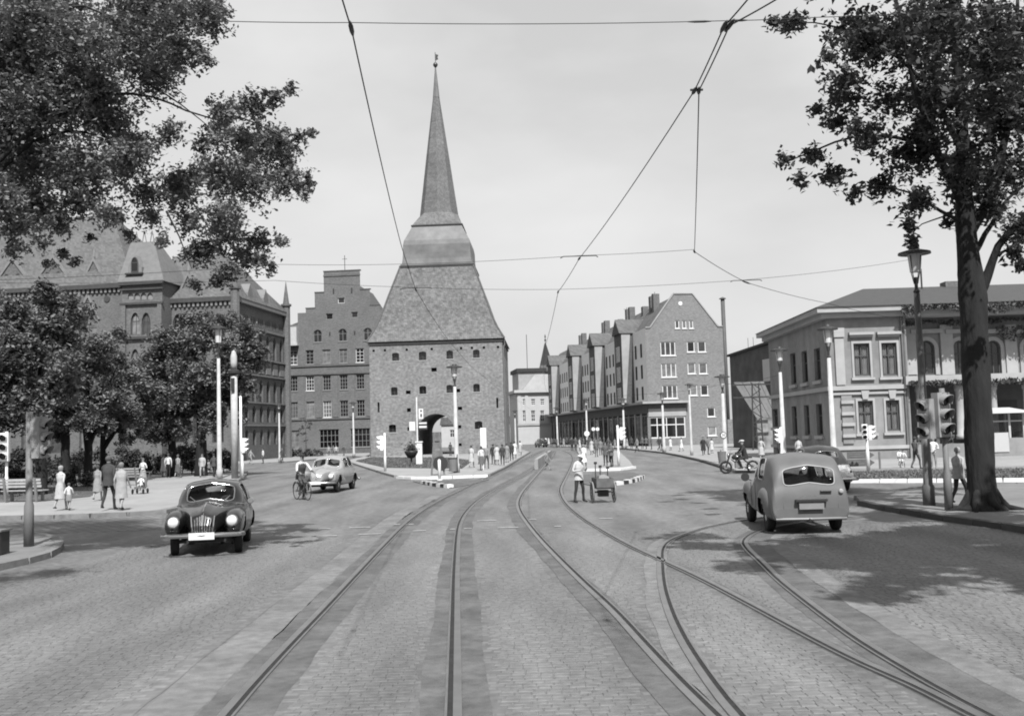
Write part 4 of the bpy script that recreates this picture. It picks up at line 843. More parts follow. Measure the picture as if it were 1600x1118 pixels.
# blind gables with rosettes on the left wing
for c in range(-330, 590, 140):
    x0, x1 = hq(c - 5, 420)[0], hq(c + 113, 420)[0]; xm = (x0 + x1) / 2; zt_, zb = hq(c + 54, 300)[1], hq(c + 54, 420)[1]
    if x0 < 0.3 or x1 > tx0 - 0.2: continue
    for s in (-1, 1):
        e = (x1 - xm) * s; MB().hexa([(xm + e, -0.18, zb), (xm + e * 0.86, -0.18, zb), (xm + e * 0.86, -0.003, zb), (xm + e, -0.003, zb)], [(xm, -0.18, zt_ + 0.3), (xm - e * 0.1, -0.18, zt_), (xm - e * 0.1, -0.003, zt_), (xm, -0.003, zt_ + 0.3)]).build('gable_rib', M_palt, pal)
    MB().lathe([(0.55, -0.12), (0.55, -0.004)], (xm, 0, zb + 0.6), 14, 'y').build('rosette', M_pald, pal)
    for q in (c - 35, c + 145): xx, zz_ = hq(q, 320); MB().lathe([(0.38, -0.1), (0.38, -0.004)], (xx, 0, zz_), 12, 'y').build('rosette', M_pald, pal)
for x0, x1, z, dd in ((0, tx0 - 0.01, z1, 0.5), (tx1 + 0.01, wH, z2, 0.45)):
    MB().box(x0, x1, -dd, -0.003, z - 0.35, z + 0.15).build('cornice', M_pald, pal)
    n = int((x1 - x0) / 0.55)
    b = MB()
    for i in range(n): xx = x0 + (i + 0.5) * (x1 - x0) / n; b.box(xx - 0.13, xx + 0.13, -0.28, -0.003, z - 0.85, z - 0.36)
    b.build('corbel_frieze', M_palt, pal)['kind'] = 'stuff'
# roofs
zr1 = hq(400, -75, 11)[1]; zr2 = hq(950, 110, LS / 2)[1]
MB().add([(-0.3, -0.5, z1 + 0.16), (tx0 + 1.5, -0.5, z1 + 0.16), (tx0 + 1.5, 22, z1 + 0.16), (-0.3, 22, z1 + 0.16), (2, 11, zr1), (hq(545, -75, 11)[0], 11, zr1)], [(0, 1, 5, 4), (1, 2, 5), (2, 3, 4, 5), (3, 0, 4), (3, 2, 1, 0)]).build('wing_roof', M_palr, pal)
MB().add([(tx1 - 3, -0.45, z2 + 0.16), (wH + 0.5, -0.45, z2 + 0.16), (wH + 0.5, LS + 0.3, z2 + 0.16), (tx1 - 3, LS + 0.3, z2 + 0.16), (tx1 - 3, LS / 2, zr2), (wH - 4.5, LS / 2, zr2)], [(0, 1, 5, 4), (1, 2, 5), (2, 3, 4, 5), (3, 0, 4), (3, 2, 1, 0)]).build('wing_roof', M_palr, pal)
for c, yy, wide in ((255, 215, 125), (60, 225, 125), (-150, 225, 125), (450, 230, 90), (905, 300, 80)):       # dormers
    g = hr(c - wide / 2, c + wide / 2, yy - 90, yy, 1.6); zt_ = g[3]; w = g[1] - g[0]; xm = (g[0] + g[1]) / 2
    d = obj('dormer', MB().slab([(g[0], g[2] - 1.5), (g[1], g[2] - 1.5), (g[1], g[2] + 0.3), (xm, zt_), (g[0], g[2] + 0.3)], 1.6, 7).mesh('dormer', M_pal), pal)
    for s_ in (-1, 1): MB().hexa([(xm + s_ * (w / 2 + .25), 1.45, g[2] + .2), (xm + s_ * (w / 2 - .05), 1.45, g[2] + .2), (xm + s_ * (w / 2 - .05), 1.9, g[2] + .2), (xm + s_ * (w / 2 + .25), 1.9, g[2] + .2)], [(xm, 1.45, zt_ + .5), (xm, 1.45, zt_ + .05), (xm, 1.9, zt_ + .05), (xm, 1.9, zt_ + .5)]).build('coping', M_palt, d)
    MB().lathe([(.12, 0), (.2, .3), (.04, 1.3)], (xm, 1.7, zt_ + .3), 6).build('finial', M_palt, d)
    for s in (-0.22, 0.22): pwin((xm + s * w - 0.4, xm + s * w + 0.4, g[2] - 0.9, g[2] + 0.7), 1.52, par=d, nx=1)
# the tower
ty = -2.4; zt_ = hq(690, 240, ty)[1]
a0, a1 = hq(587, 300, ty)[0], hq(780, 300, ty)[0]
tw = [hr(627, 672, 385, 492, ty), hr(680, 724, 385, 492, ty), hr(627, 672, 560, 700, ty), hr(680, 724, 560, 700, ty)]; ta = [hr(c - 13, c + 13, 290, 322, ty) for c in (628, 659, 690, 721)]
MB().wall(rect(a0, a1, 0, zt_), [pointed(g) for g in tw] + [pointed(g) for g in ta], ty, 0.4).box(a0 + 0.01, a1 - 0.01, ty + 0.42, 5, 0, zt_).add([(a0, ty, 0), (a0, ty + 0.42, 0), (a0, ty + 0.42, zt_), (a0, ty, zt_), (a1, ty, 0), (a1, ty + 0.42, 0), (a1, ty + 0.42, zt_), (a1, ty, zt_)], [(0, 1, 2, 3), (4, 5, 6, 7)]).build('tower_wall', M_pal, pal)
for g in tw: pwin(g, ty + 0.25, pm=M_glassl, sp=0.5)
for g in ta: MB().slab(pointed((0, g[1] - g[0], 0, g[3] - g[2])), 0, 0.05).build('niche', M_paln, pal, (g[0], ty + 0.2, g[2]))
for y0, y1, d in ((236, 252, 0.5), (268, 276, 0.3), (336, 346, 0.3), (500, 512, 0.35)): MB().box(a0 - d * 0.6, a1 + d * 0.6, ty - d, ty - 0.003, hq(690, y1, ty)[1], hq(690, y0, ty)[1]).build('tower_moulding', M_pald, pal)
for x in (a0 + 0.01, a1 - 0.5): MB().box(x, x + 0.5, ty - 0.25, ty - 0.004, 0, hq(690, 340, ty)[1]).build('buttress', M_pal, pal)
ze = zt_ + 0.02; zp = hq(690, 48, 0.8)[1]; q0, q1 = hq(632, 48, 0.8)[0], hq(745, 48, 0.8)[0]
MB().hexa([(a0 - 0.4, ty - 0.4, ze), (a1 + 0.4, ty - 0.4, ze), (a1 + 0.4, 5, ze), (a0 - 0.4, 5, ze)], [(q0, 0.6, zp), (q1, 0.6, zp), (q1, 2.2, zp), (q0, 2.2, zp)]).build('tower_roof', mat('tower_slate', 0.20, 0.12, 2, 0.7), pal)
for i in range(7): xx = q0 + (q1 - q0) * i / 6; MB().tube([(xx, 0.62, zp), (xx + (0.25 if i % 2 else -0.25), 0.6, zp + 1.3)], 0.06, 5).build('roof_cresting', M_palt, pal)
g = hr(640, 706, 140, 215, -1.0); d = obj('dormer', MB().slab([(g[0], g[2]), (g[1], g[2]), (g[1], g[2] + 1.0), ((g[0] + g[1]) / 2, g[3] + 0.6), (g[0], g[2] + 1.0)], -2.2, 1.5).mesh('dormer', M_palt), pal)
xm = (g[0] + g[1]) / 2; pwin((xm - 0.45, xm + 0.45, g[2] + 0.4, g[2] + 2.2), -2.3, par=d, nx=1)
MB().box(g[0] - 0.2, g[1] + 0.2, -2.6, -2.2, g[2] + 0.1, g[2] + 0.3).build('balustrade', M_pald, d)
# side front towards the office house: x = wH, along y
FSd = Facade(C_[:2], (C_ + fdir * LS)[:2])
hs = []; sw_ = []
for i in range(7):
    u = 1.4 + i * (LS - 2.8) / 6
    for z0, z1_, w in ((z2 * 0.10, z2 * 0.20, 0.55), (z2 * 0.245, z2 * 0.35, 0.6), (z2 * 0.375, z2 * 0.52, 0.62), (z2 * 0.66, z2 * 0.815, 0.6)): sw_.append((u - w, u + w, z0, z1_))
    for k in (-0.55, 0.0, 0.55): sw_.append((u + k - 0.17, u + k + 0.17, z2 * 0.865, z2 * 0.92))
hs = [pointed(g, 0.55) for g in sw_]
vs, fs = fill([rect(0, LS, 0, z2)] + hs); b = MB(); b.add([(wH, p[0], p[1]) for p in vs], fs)
for l_ in hs: n = len(l_); b.add([(wH, p[0], p[1]) for p in l_] + [(wH - 0.3, p[0], p[1]) for p in l_], [(i, (i + 1) % n, (i + 1) % n + n, i + n) for i in range(n)])
b.build('side_wall', M_pal, pal)
for g in sw_:
    w, h = g[1] - g[0], g[3] - g[2]; o = pwin((0, w, 0, h), 0, sp=0.55, nx=1 if w < 0.5 else 2); o.location = (wH - 0.2, g[0], g[2]); o.rotation_euler = (0, 0, math.pi / 2)
for za, zb_, d in ((z2 - 0.35, z2 + 0.15, 0.45), (z2 * 0.835, z2 * 0.85, 0.25), (z2 * 0.645, z2 * 0.655, 0.3), (z2 * 0.54, z2 * 0.55, 0.25), (z2 * 0.365, z2 * 0.372, 0.2), (z2 * 0.22, z2 * 0.23, 0.2)):
    MB().box(wH + 0.003, wH + d, -0.4, LS + 0.3, za, zb_).build('string_course', M_palt, pal)
for i in range(7): u = 1.4 + i * (LS - 2.8) / 6; MB().box(wH + 0.003, wH + 0.1, u - 0.8, u + 0.8, z2 * 0.56, z2 * 0.635).build('relief_panel', M_paln, pal)
for u in (0.0, LS): 
    MB().lathe([(0.55, 0), (0.55, z2 + 1.0), (0.75, z2 + 1.05), (0.75, z2 + 1.3), (0.45, z2 + 1.35), (0.02, z2 + 4.4)], (wH + 0.25, u, 0), 8).build('corner_turret', M_pal, pal)
c0 = hr(1305, 1357, 272, 370, LS * 0.75); MB().box(wH - 3.2, wH - 1.4, LS * 0.7, LS * 0.8, z2, c0[3]).build('chimney', M_palt, pal)
for u in (LS * 0.3, LS * 0.6): MB().slab([(-0.8, 0), (0.8, 0), (0.8, 1.0), (0, 2.2), (-0.8, 1.0)], 0, 2.5).build('roof_dormer', M_palt, pal, (wH + 0.1, u, z2 + 0.2), math.pi / 2)
# ------------------------------------------------------------------ street furniture
M_post = mat('pale_concrete_post', 0.47, 0.12, 5, 0.75, 0.1, 20, var2=0.15, scale2=0.8)
M_pdark = mat('grey_post', 0.24, 0.1, 3, 0.6)
M_iron = mat('black_iron', 0.05, 0.1, 3, 0.5)
M_lampg = mat('frosted_lamp_glass', 0.62, 0.05, 3, 0.35)
def lamp(px, py, top, label, k=1.0, z0=0.12, post=None, head=True):
    p = G(px, py, z0); h = metres(px, py, py - top, p); 
    t = thing('street_lamp', label, 'street lamp', p, 0, 'street lamps')
    if head:
        hh = min(1.9, h * 0.2) * k; hp = h - hh
        MB().lathe([(0.17 * k, 0), (0.17 * k, 0.5), (0.13 * k, 0.55), (0.085 * k, hp)], (0, 0, 0), 12).build('post', post or M_post, t, smooth=True)
        MB().lathe([(0.07 * k, hp), (0.1 * k, hp + 0.05), (0.05 * k, hp + 0.12), (0.05 * k, hp + hh * 0.34)], (0, 0, 0), 10).build('neck', M_iron, t)
        for a in range(4): c, s = math.cos(a * math.pi / 2 + 0.6), math.sin(a * math.pi / 2 + 0.6); MB().tube([(0.06 * k * c, 0.06 * k * s, hp + hh * 0.2), (0.13 * k * c, 0.13 * k * s, hp + hh * 0.42), (0.21 * k * c, 0.21 * k * s, hp + hh * 0.8)], 0.014 * k, 5).build('bracket', M_iron, t)
        MB().lathe([(0.15 * k, hp + hh * 0.45), (0.20 * k, hp + hh * 0.83)], (0, 0, 0), 14).build('lantern_glass', M_lampg, t, smooth=False)
        MB().lathe([(0.46 * k, hp + hh * 0.83), (0.45 * k, hp + hh * 0.87), (0.16 * k, hp + hh * 0.93), (0.12 * k, hp + hh * 0.99), (0.02, hp + hh)], (0, 0, 0), 18).build('lantern_hat', M_iron, t, smooth=False)
    return t, h
lamp(343, 747, 505, 'tall white lamp post next to the column with the domed top', 1.15)
lamp(437, 722, 630, 'slim white lamp post before the palace side front', 0.8)
lamp(553, 713.5, 627, 'white lamp post in front of the office house', 1.0)
lamp(714, 738, 568, 'white lamp post standing right of the gate passage', 1.05)
lamp(871.5, 697.5, 635, 'white lamp post at the far end of the shop fronts', 1.2)
lamp(918, 699, 622, 'lamp post bearing a small round plate at the shop fronts', 1.2)
lamp(976, 701, 621, 'lamp post right behind the white signal on the platform', 1.2)
lamp(1038, 706, 612, 'lamp post in front of the corner shop window', 1.1)
lamp(1081, 711, 598, 'slim lamp post before the middle of the brick gable', 0.8)
lamp(1134, 722, 584, 'lamp post with round speed sign beside the brick gable', 1.1)
lamp(1226, 724, 541, 'lamp post beside the side wall of the villa', 1.1)
lamp(1304, 727, 506, 'lamp post at the corner of the villa', 1.2)
lamp(1452, 789, 384, 'tall dark-headed lamp post beside the big street tree', 0.92, post=mat('dark_grey_post', 0.15, 0.15, 3, 0.6))
lamp(806, 699, 640, 'lamp post at the corner of the pale corner house', 1.1)
# column with the domed top
p = G(367, 747, 0.12); h = metres(367, 747, 747 - 547, p); t = thing('white_column', 'thick white column with a domed top and dark ring', 'column', p)
MB().lathe([(0.21, 0), (0.2, h * 0.8)], (0, 0, 0), 16).build('shaft', M_post, t, smooth=True)
MB().lathe([(0.28, h * 0.81), (0.36, h * 0.82), (0.36, h * 0.84), (0.2, h * 0.85)], (0, 0, 0), 16).build('ring', M_iron, t)
MB().lathe([(0.18, h * 0.851), (0.2, h * 0.9), (0.2, h * 0.95), (0.13, h * 0.985), (0.03, h)], (0, 0, 0), 16).build('dome', M_post, t, smooth=True)
MB().box(-0.1, 0.1, -0.34, -0.22, h * 0.68, h * 0.78).build('lantern', M_iron, t)
p = G(377, 747, 0.12); h = metres(377, 747, 747 - 618, p); t = thing('slim_pole', 'slim white pole carrying a white signal by the thick column', 'pole', p)
MB().lathe([(0.09, 0), (0.07, h)], (0, 0, 0), 10).build('pole', M_wht, t, smooth=True); MB().lathe([(0.085, h), (0.02, h + 0.1)], (0, 0, 0), 8).build('cap', M_iron, t)
# traffic lights
M_lens = mat('dark_lens', 0.03, 0.2, 5, 0.15)
def signal_head(parent, x, y, z0, h, rz, m, nm='signal_head'):
    w = h * 0.34; d = w * 0.6
    o = MB().box(-w / 2, w / 2, -d / 2, d / 2, 0, h).build(nm, m, parent, (x, y, z0), rz)
    for k in range(3):
        zc = h * (0.18 + 0.32 * k); r_ = w * 0.36; n = 12
        MB().lathe([(r_, -0.02), (r_ * 0.7, -0.035), (0.01, -0.04)], (0, -d / 2 + 0.003, zc), 14, 'y').build('lens', M_lens, o)
        P = []
        for a in range(n + 1):
            an = math.pi * (-0.15 + 1.3 * a / n); c, s = math.cos(an) * r_ * 1.15, math.sin(an) * r_ * 1.15; P.append([(c, -d / 2 + 0.002, zc + s), (c, -d / 2 - w * (0.35 + 0.4 * max(0, math.sin(an))), zc + s - 0.02), (c * 0.94, -d / 2 - w * (0.35 + 0.4 * max(0, math.sin(an))), zc + s * 0.94 - 0.02), (c * 0.94, -d / 2 + 0.002, zc + s * 0.94)])
        MB().grid(P).build('hood', m, o)
    MB().box(-w * 0.4, w * 0.4, d / 2 + 0.002, d / 2 + 0.06, h * 0.1, h * 0.9).build('back_box', m, o)
    return o
def traffic_light(px, py, top, heads, label, m, mp, z0=0.12, r_=0.06):
    p = G(px, py, z0); h = metres(px, py, py - top, p); t = thing('traffic_light', label, 'traffic light', p, 0, 'traffic lights')
    MB().lathe([(r_ * 1.5, 0), (r_ * 1.4, 0.9), (r_, 1.0), (r_, h)], (0, 0, 0), 10).build('post', mp, t, smooth=True)
    for dx, y0, y1, rz in heads:
        za, zb = AT(px, y1, p.y).z - z0, AT(px, y0, p.y).z - z0; x = dx / F * p.y
        signal_head(t, x, -0.12 * math.cos(rz) - 0.0, za, zb - za, rz, m); MB().tube([(0, 0, zb - 0.15), (x, 0, zb - 0.15)], 0.03, 6).tube([(0, 0, za + 0.12), (x, 0, za + 0.12)], 0.03, 6).build('arm', mp, t)
    return t
M_sgrey = mat('grey_signal', 0.36, 0.1, 3, 0.55)
traffic_light(10, 778, 674, [(-2, 676, 720, R(8))], 'white traffic light at the park edge facing the road', M_wht, M_wht)
traffic_light(45, 853, 643, [(17, 651, 716, R(78))], 'grey traffic light on a thick post at the corner island', M_sgrey, M_pdark, r_=0.075)
traffic_light(379, 747, 684, [(3, 684, 707, R(80))], 'small white traffic light beside the slim white pole', M_wht, M_wht)
traffic_light(602, 735, 676, [(-5, 680, 703, R(-80))], 'white traffic light on the lawn before the gate tower', M_wht, M_wht, z0=0.15)
traffic_light(967, 728, 664, [(6, 667, 687, R(75))], 'white traffic light at the end of the tram platform', M_wht, M_wht)
traffic_light(1223, 736, 667, [(-4, 669, 691, R(-75))], 'small white traffic light beside the villa lamp post', M_wht, M_wht)
traffic_light(1357, 735, 662, [(-4, 662, 686, R(-15)), (6, 664, 687, R(60))], 'white traffic light with two heads before the villa', M_wht, M_wht)
traffic_light(1483, 797, 606, [(-6, 613, 682, R(20)), (-28, 622, 684, R(-60))], 'grey traffic light with two heads beside the tree trunk', M_sgrey, M_pdark, r_=0.07)

# signs
M_sign = mat('sign_white', 0.68, 0.05, 4, 0.5)
def letters(parent, txt, size, loc, m, rz=0.0, extr=0.004):
    cu = bpy.data.curves.new('lettering', 'FONT'); cu.body = txt; cu.size = size; cu.extrude = extr; cu.align_x = 'CENTER'; cu.align_y = 'CENTER'
    o = bpy.data.objects.new('lettering', cu); me = bpy.data.meshes.new_from_object(o); bpy.data.objects.remove(o); bpy.data.curves.remove(cu)
    me.materials.append(m); e = obj('lettering', me, parent, loc); e.rotation_euler = (math.pi / 2, 0, rz); return e
p = G(653, 722, 0.15); D_ = p.y; t = thing('sign_post', 'slender post carrying several pale sign boards left of the gate passage', 'sign post', p)
def zpx(y, D): return AT(660, y, D).z - 0.15
MB().tube([(0, 0, 0), (0, 0, zpx(620, D_))], 0.06, 8).build('post', M_wht, t)
def xpx(a): return (a - 653) / F * D_
o = MB().box(xpx(641), xpx(650), -0.06, -0.02, zpx(672, D_), zpx(658, D_)).build('board', M_sign, t)
o = MB().box(xpx(655), xpx(669), -0.06, -0.02, zpx(671, D_), zpx(658, D_)).build('board', M_iron, t)
for y0, y1 in ((659.5, 662), (665, 668)): MB().box(xpx(656), xpx(668), -0.075, -0.062, zpx(y1, D_), zpx(y0, D_)).build('text_strip', M_sign, o)
o = MB().box(xpx(656), xpx(663), -0.06, -0.02, zpx(654, D_), zpx(638, D_)).build('board', M_sign, t)
for y0, y1 in ((640, 643), (646, 651)): MB().box(xpx(658.5), xpx(661), -0.075, -0.062, zpx(y1, D_), zpx(y0, D_)).build('text_strip', M_iron, o)
p = G(655.5, 725, 0.15); t = thing('advert_pillar', 'short white square pillar in front of the gate arch', 'pillar', p); w = 9.5 / F * p.y / 2
MB().box(-w, w, -w, w, 0, AT(655, 691, p.y).z - 0.15).build('body', M_sign, t); MB().box(-w - .05, w + .05, -w - .05, w + .05, AT(655, 691, p.y).z - 0.148, AT(655, 690, p.y).z - 0.1).build('cap', M_sign, t)
p = G(682, 742, 0.12); D_ = p.y; t = thing('sign_stand', 'weathered A-shaped sign stand behind the white keep-right bollard', 'sign', p); zt_ = AT(684, 675, D_).z - 0.12
for x0, x1 in ((-0.28, -0.05), (0.45, 0.2)): MB().tube([(x0, 0, 0), (x1, 0, zt_)], 0.06, 6).build('leg', M_pdark, t)
for z in (0.42, 0.62, 0.8): MB().box(-0.3 + z * 0.3, 0.5 - z * 0.32, -0.06, 0.0, zt_ * z, zt_ * z + 0.35).build('panel', mat('dull_panel', 0.2, 0.3, 3), t)
MB().lathe([(0.42, -0.03), (0.42, 0.03)], (0.25, -0.1, zt_ * 0.27), 16, 'y').build('disc', M_iron, t)
p = G(687, 750, 0.0); t = thing('bollard', 'thin white bollard at the nose of the gate island', 'bollard', p); MB().lathe([(0.08, 0), (0.08, AT(687, 717, p.y).z - 0.05), (0.02, AT(687, 717, p.y).z)], (0, 0, 0), 10).build('post', M_wht, t, smooth=True); MB().lathe([(0.15, 0), (0.15, 0.06)], (0, 0, 0), 10).build('foot', M_wht, t)
p = G(755, 734, 0.12); t = thing('signal_box', 'tall narrow white box on a pole among the people by the gate', 'sign', p); z0, z1_ = AT(755, 700, p.y).z, AT(755, 671, p.y).z
MB().tube([(0, 0, 0), (0, 0, z0)], 0.06, 8).build('post', M_wht, t); MB().box(-0.12, 0.25, -0.15, 0.15, z0 - 0.1, z1_).build('box', M_wht, t)
p = G(708, 738.5, 0.12); t = thing('litter_bin', 'dark mesh litter bin beside the gate lamp post', 'litter bin', p); MB().lathe([(0.22, 0.1), (0.27, 0.85)], (0, 0, 0), 14).build('basket', M_pdark, t); MB().lathe([(0.29, 0.85), (0.29, 0.9)], (0, 0, 0), 14).build('rim', M_iron, t); MB().tube([(0.26, 0.1, 0), (0.26, 0.1, 1.1)], 0.03, 6).build('stake', M_iron, t)
def round_sign(px, py, cy, r_px, label, post=True, ch=None):
    p = G(px, py, 0.12); t = thing('round_sign', label, 'road sign', p + Vector((0, -0.16, 0)), 0, 'round road signs'); z = AT(px, cy, p.y).z - 0.12; r_ = r_px / F * p.y
    if post: MB().tube([(0, 0, 0), (0, 0, z)], 0.05, 8).build('post', M_pdark, t)
    MB().lathe([(r_, 0.02), (r_, -0.04)], (0, -0.05, z), 20, 'y').build('rim', M_iron, t); MB().lathe([(r_ * 0.78, 0), (r_ * 0.78, -0.03)], (0, -0.092, z), 20, 'y').build('disc', M_sign, t)
    if ch: letters(t, ch, r_ * 1.05, (0, -0.13, z), M_iron)
round_sign(1131, 722, 679.5, 5.2, 'round white sign with dark rim on the lamp post by the brick gable', False, '30')
round_sign(928, 703, 670, 3.6, 'round sign over the platform crowd, nearer the street lamp with the plate'); round_sign(934.5, 703, 670, 3.6, 'round sign over the platform crowd, nearer the white signal')
p = G(917.5, 699, 0.12); MBo = thing('round_plate', 'tiny pale round plate fixed on a shop front lamp post', 'plate', p + Vector((0, -0.25, AT(917, 677, p.y).z - 0.12))); MB().lathe([(0.38, -0.03), (0.38, 0.03)], (0, 0, 0), 14, 'y').build('disc', M_sign, MBo); MB().box(-0.05, 0.05, 0.032, 0.16, -0.05, 0.05).build('clamp', M_iron, MBo)
# direction board before the villa
p = G(1346, 733, 0.12); D_ = p.y; t = thing('direction_board', 'pair of grey arrow-shaped direction boards on posts before the villa', 'direction sign', p)
def bx(a): return (a - 1346) / F * D_
def bz(a): return AT(1346, a, D_).z - 0.12
for x in (-0.9, 0.9): MB().tube([(x, 0, 0), (x, 0, bz(706))], 0.05, 6).build('post', M_pdark, t)
for y0, y1 in ((705.5, 716), (717, 728)):
    zt_, zb = bz(y0), bz(y1); zm = (zt_ + zb) / 2; o = MB().slab([(bx(1324), zb), (bx(1358), zb), (bx(1366.5), zm), (bx(1358), zt_), (bx(1324), zt_)], -0.1, -0.06).build('arrow_board', mat('sign_grey', 0.15, 0.08, 3, 0.5), t)
    for a, b_ in ((0.3, 0.42), (0.6, 0.7)): MB().box(bx(1328), bx(1350 if a < 0.5 else 1344), -0.112, -0.102, zb + (zt_ - zb) * a, zb + (zt_ - zb) * b_).build('text_strip', mat('faded_lettering', 0.24, 0.1, 6), o)
# bowl planter on the lawn
p = G(643, 727, 0.15); t = thing('bowl_planter', 'wide dark bowl planter on a thin stem in the gate lawn', 'planter', p); r_ = 10.5 / F * p.y
MB().lathe([(0.25, 0), (0.08, 0.1), (0.07, 0.55), (0.3, 0.62), (r_, 1.0), (r_ * 1.02, 1.12), (r_ * 0.9, 1.12)], (0, 0, 0), 18).build('bowl', M_iron, t, smooth=True)
b = MB(); leaves(b, 700, lambda: (rng.normal() * r_ * 0.4, rng.normal() * r_ * 0.4, 1.12 + abs(rng.normal()) * 0.25), 0.07); b.build('plants', mat('planter_leaf', 0.07, 0.3, 5), t)['kind'] = 'stuff'
# small dark kerbside box on a post at the left edge, white guard rail in the street, litter basket at the kerb
p = G(0, 866, 0.12); t = thing('utility_box', 'small dark metal box standing on the corner island', 'box', p); MB().box(-0.28, 0.1, -0.2, 0.2, 0.02, 0.48).build('case', M_iron, t); MB().box(-0.31, 0.13, -0.23, 0.23, 0.482, 0.52).build('lid', M_pdark, t); MB().box(-0.2, 0.02, -0.22, -0.202, 0.1, 0.42).build('door', M_pdark, t)
p0, p1 = G(838, 733), G(860, 714); t = thing('guard_barrier', 'low pale concrete barrier between the tram tracks', 'barrier', (p0.x, p0.y, 0), math.atan2(p1.y - p0.y, p1.x - p0.x)); ln = (p1 - p0).length
for i in range(6): MB().box(i * ln / 6 + 0.03, (i + 1) * ln / 6 - 0.03, -0.12, 0.12, 0, 0.65).build('block', M_pave, t)
p = G(1129, 733, 0.12); t = thing('kerb_basket', 'small grey litter basket by the speed sign lamp post', 'litter bin', p); MB().lathe([(0.18, 0.3), (0.24, 0.95)], (0, 0, 0), 12).build('basket', M_pdark, t); MB().tube([(0.0, 0.28, 0), (0.0, 0.28, 1.0)], 0.03, 6).build('stake', M_iron, t)
p = G(1124, 706, 0.12)
# park benches
def bench(px, py, rz, label):
    p = G(px, py, 0.135); t = thing('park_bench', label, 'bench', p, rz, 'park benches'); mw = mat('bench_wood', 0.42, 0.15, 4, 0.8)
    for k in range(4): MB().box(-0.95, 0.95, -0.25 + k * 0.12, -0.15 + k * 0.12, 0.43, 0.47).build('seat_slat', mw, t)
    for k in range(3): MB().box(-0.95, 0.95, 0.24 + k * 0.03, 0.27 + k * 0.03, 0.58 + k * 0.13, 0.68 + k * 0.13).build('back_slat', mw, t)
    for x in (-0.7, 0.7): MB().box(x - 0.05, x + 0.05, -0.24, -0.14, 0, 0.428).build('leg', M_pdark, t); MB().hexa([(x - .05, 0.15, 0), (x + .05, 0.15, 0), (x + .05, .24, 0), (x - .05, .24, 0)], [(x - .05, 0.31, 0.98), (x + .05, 0.31, 0.98), (x + .05, .37, 0.98), (x - .05, .37, 0.98)]).build('leg', M_pdark, t)
bench(38, 783, R(170), 'pale slatted bench at the edge of the park, before dark hedge'); bench(205, 757, R(150), 'pale slatted bench behind the walking couple')
# ------------------------------------------------------------------ people
def skin_mesh(name, V_, E_, R_, subdiv=1):
    import bmesh
    me = bpy.data.meshes.new(name); bm = bmesh.new(); lay = bm.verts.layers.skin.verify()
    vs = [bm.verts.new(v) for v in V_]
    for i, v in enumerate(vs): r_ = R_[i]; v[lay].radius = (r_, r_) if not hasattr(r_, '__len__') else r_; v[lay].use_root = (i == 0)
    for a, b in E_: bm.edges.new((vs[a], vs[b]))
    bm.to_mesh(me); bm.free(); o = bpy.data.objects.new(name, me); COL.objects.link(o)
    m1 = o.modifiers.new('s', 'SKIN'); m1.use_smooth_shade = True; m2 = o.modifiers.new('d', 'SUBSURF'); m2.levels = subdiv; m2.render_levels = subdiv
    bpy.context.view_layer.update(); dg_ = bpy.context.evaluated_depsgraph_get()
    out = bpy.data.meshes.new_from_object(o.evaluated_get(dg_)); bpy.data.objects.remove(o); bpy.data.meshes.remove(me); return out
POSES = {
 'stand': dict(),
 'walk': dict(knee=((-.02, -.17, .50), (.02, .02, .48)), ankle=((-.0, -.22, .085), (0, .27, .16)), elbow=((-.02, .15, 1.13), (.02, -.13, 1.13)), wrist=((.0, .10, .90), (0, -.27, .93))),
 'stride': dict(knee=((.0, .02, .48), (.0, -.15, .50)), ankle=((0, .24, .14), (0, -.2, .085)), elbow=((0, -.12, 1.13), (0, .14, 1.13)), wrist=((0, -.24, .92), (0, .08, .9))),
 'arms': dict(elbow=((-.04, .05, 1.14), (.04, .05, 1.14)), wrist=((.06, -.20, 1.12), (-.08, -.18, 1.18)), knee=((0, -.04, .49), (0, 0, .49))),
 'cart': dict(lean=-.05, head=(.0, -.09, -.06), elbow=((-.07, .02, 1.12), (.07, .02, 1.12)), wrist=((.1, -.24, 1.16), (-.1, -.24, 1.20)), knee=((-.05, -.02, .49), (.06, -.05, .49)), ankle=((-.09, .02, .085), (.1, .0, .085))),
 'bike': dict(lean=-.16, knee=((0, -.33, .66), (0, -.28, .50)), ankle=((0, -.12, .28), (0, .02, .085)), elbow=((-.08, -.22, 1.12), (.08, -.22, 1.12)), wrist=((-.06, -.47, 1.06), (.06, -.47, 1.06))),
 'sit': dict(lean=.03, knee=((-.02, -.43, .97), (.02, -.43, .97)), ankle=((0, -.50, .55), (0, -.50, .55)), elbow=((-.06, -.12, 1.16), (.06, -.12, 1.16)), wrist=((-.02, -.38, 1.25), (.02, -.38, 1.25))),
 'moto': dict(lean=-.10, knee=((-.12, -.38, .82), (.12, -.38, .82)), ankle=((-.06, -.20, .42), (.06, -.20, .42)), elbow=((-.12, -.20, 1.14), (.12, -.20, 1.14)), wrist=((-.14, -.46, 1.10), (.14, -.46, 1.10))),
}
BASE = {}
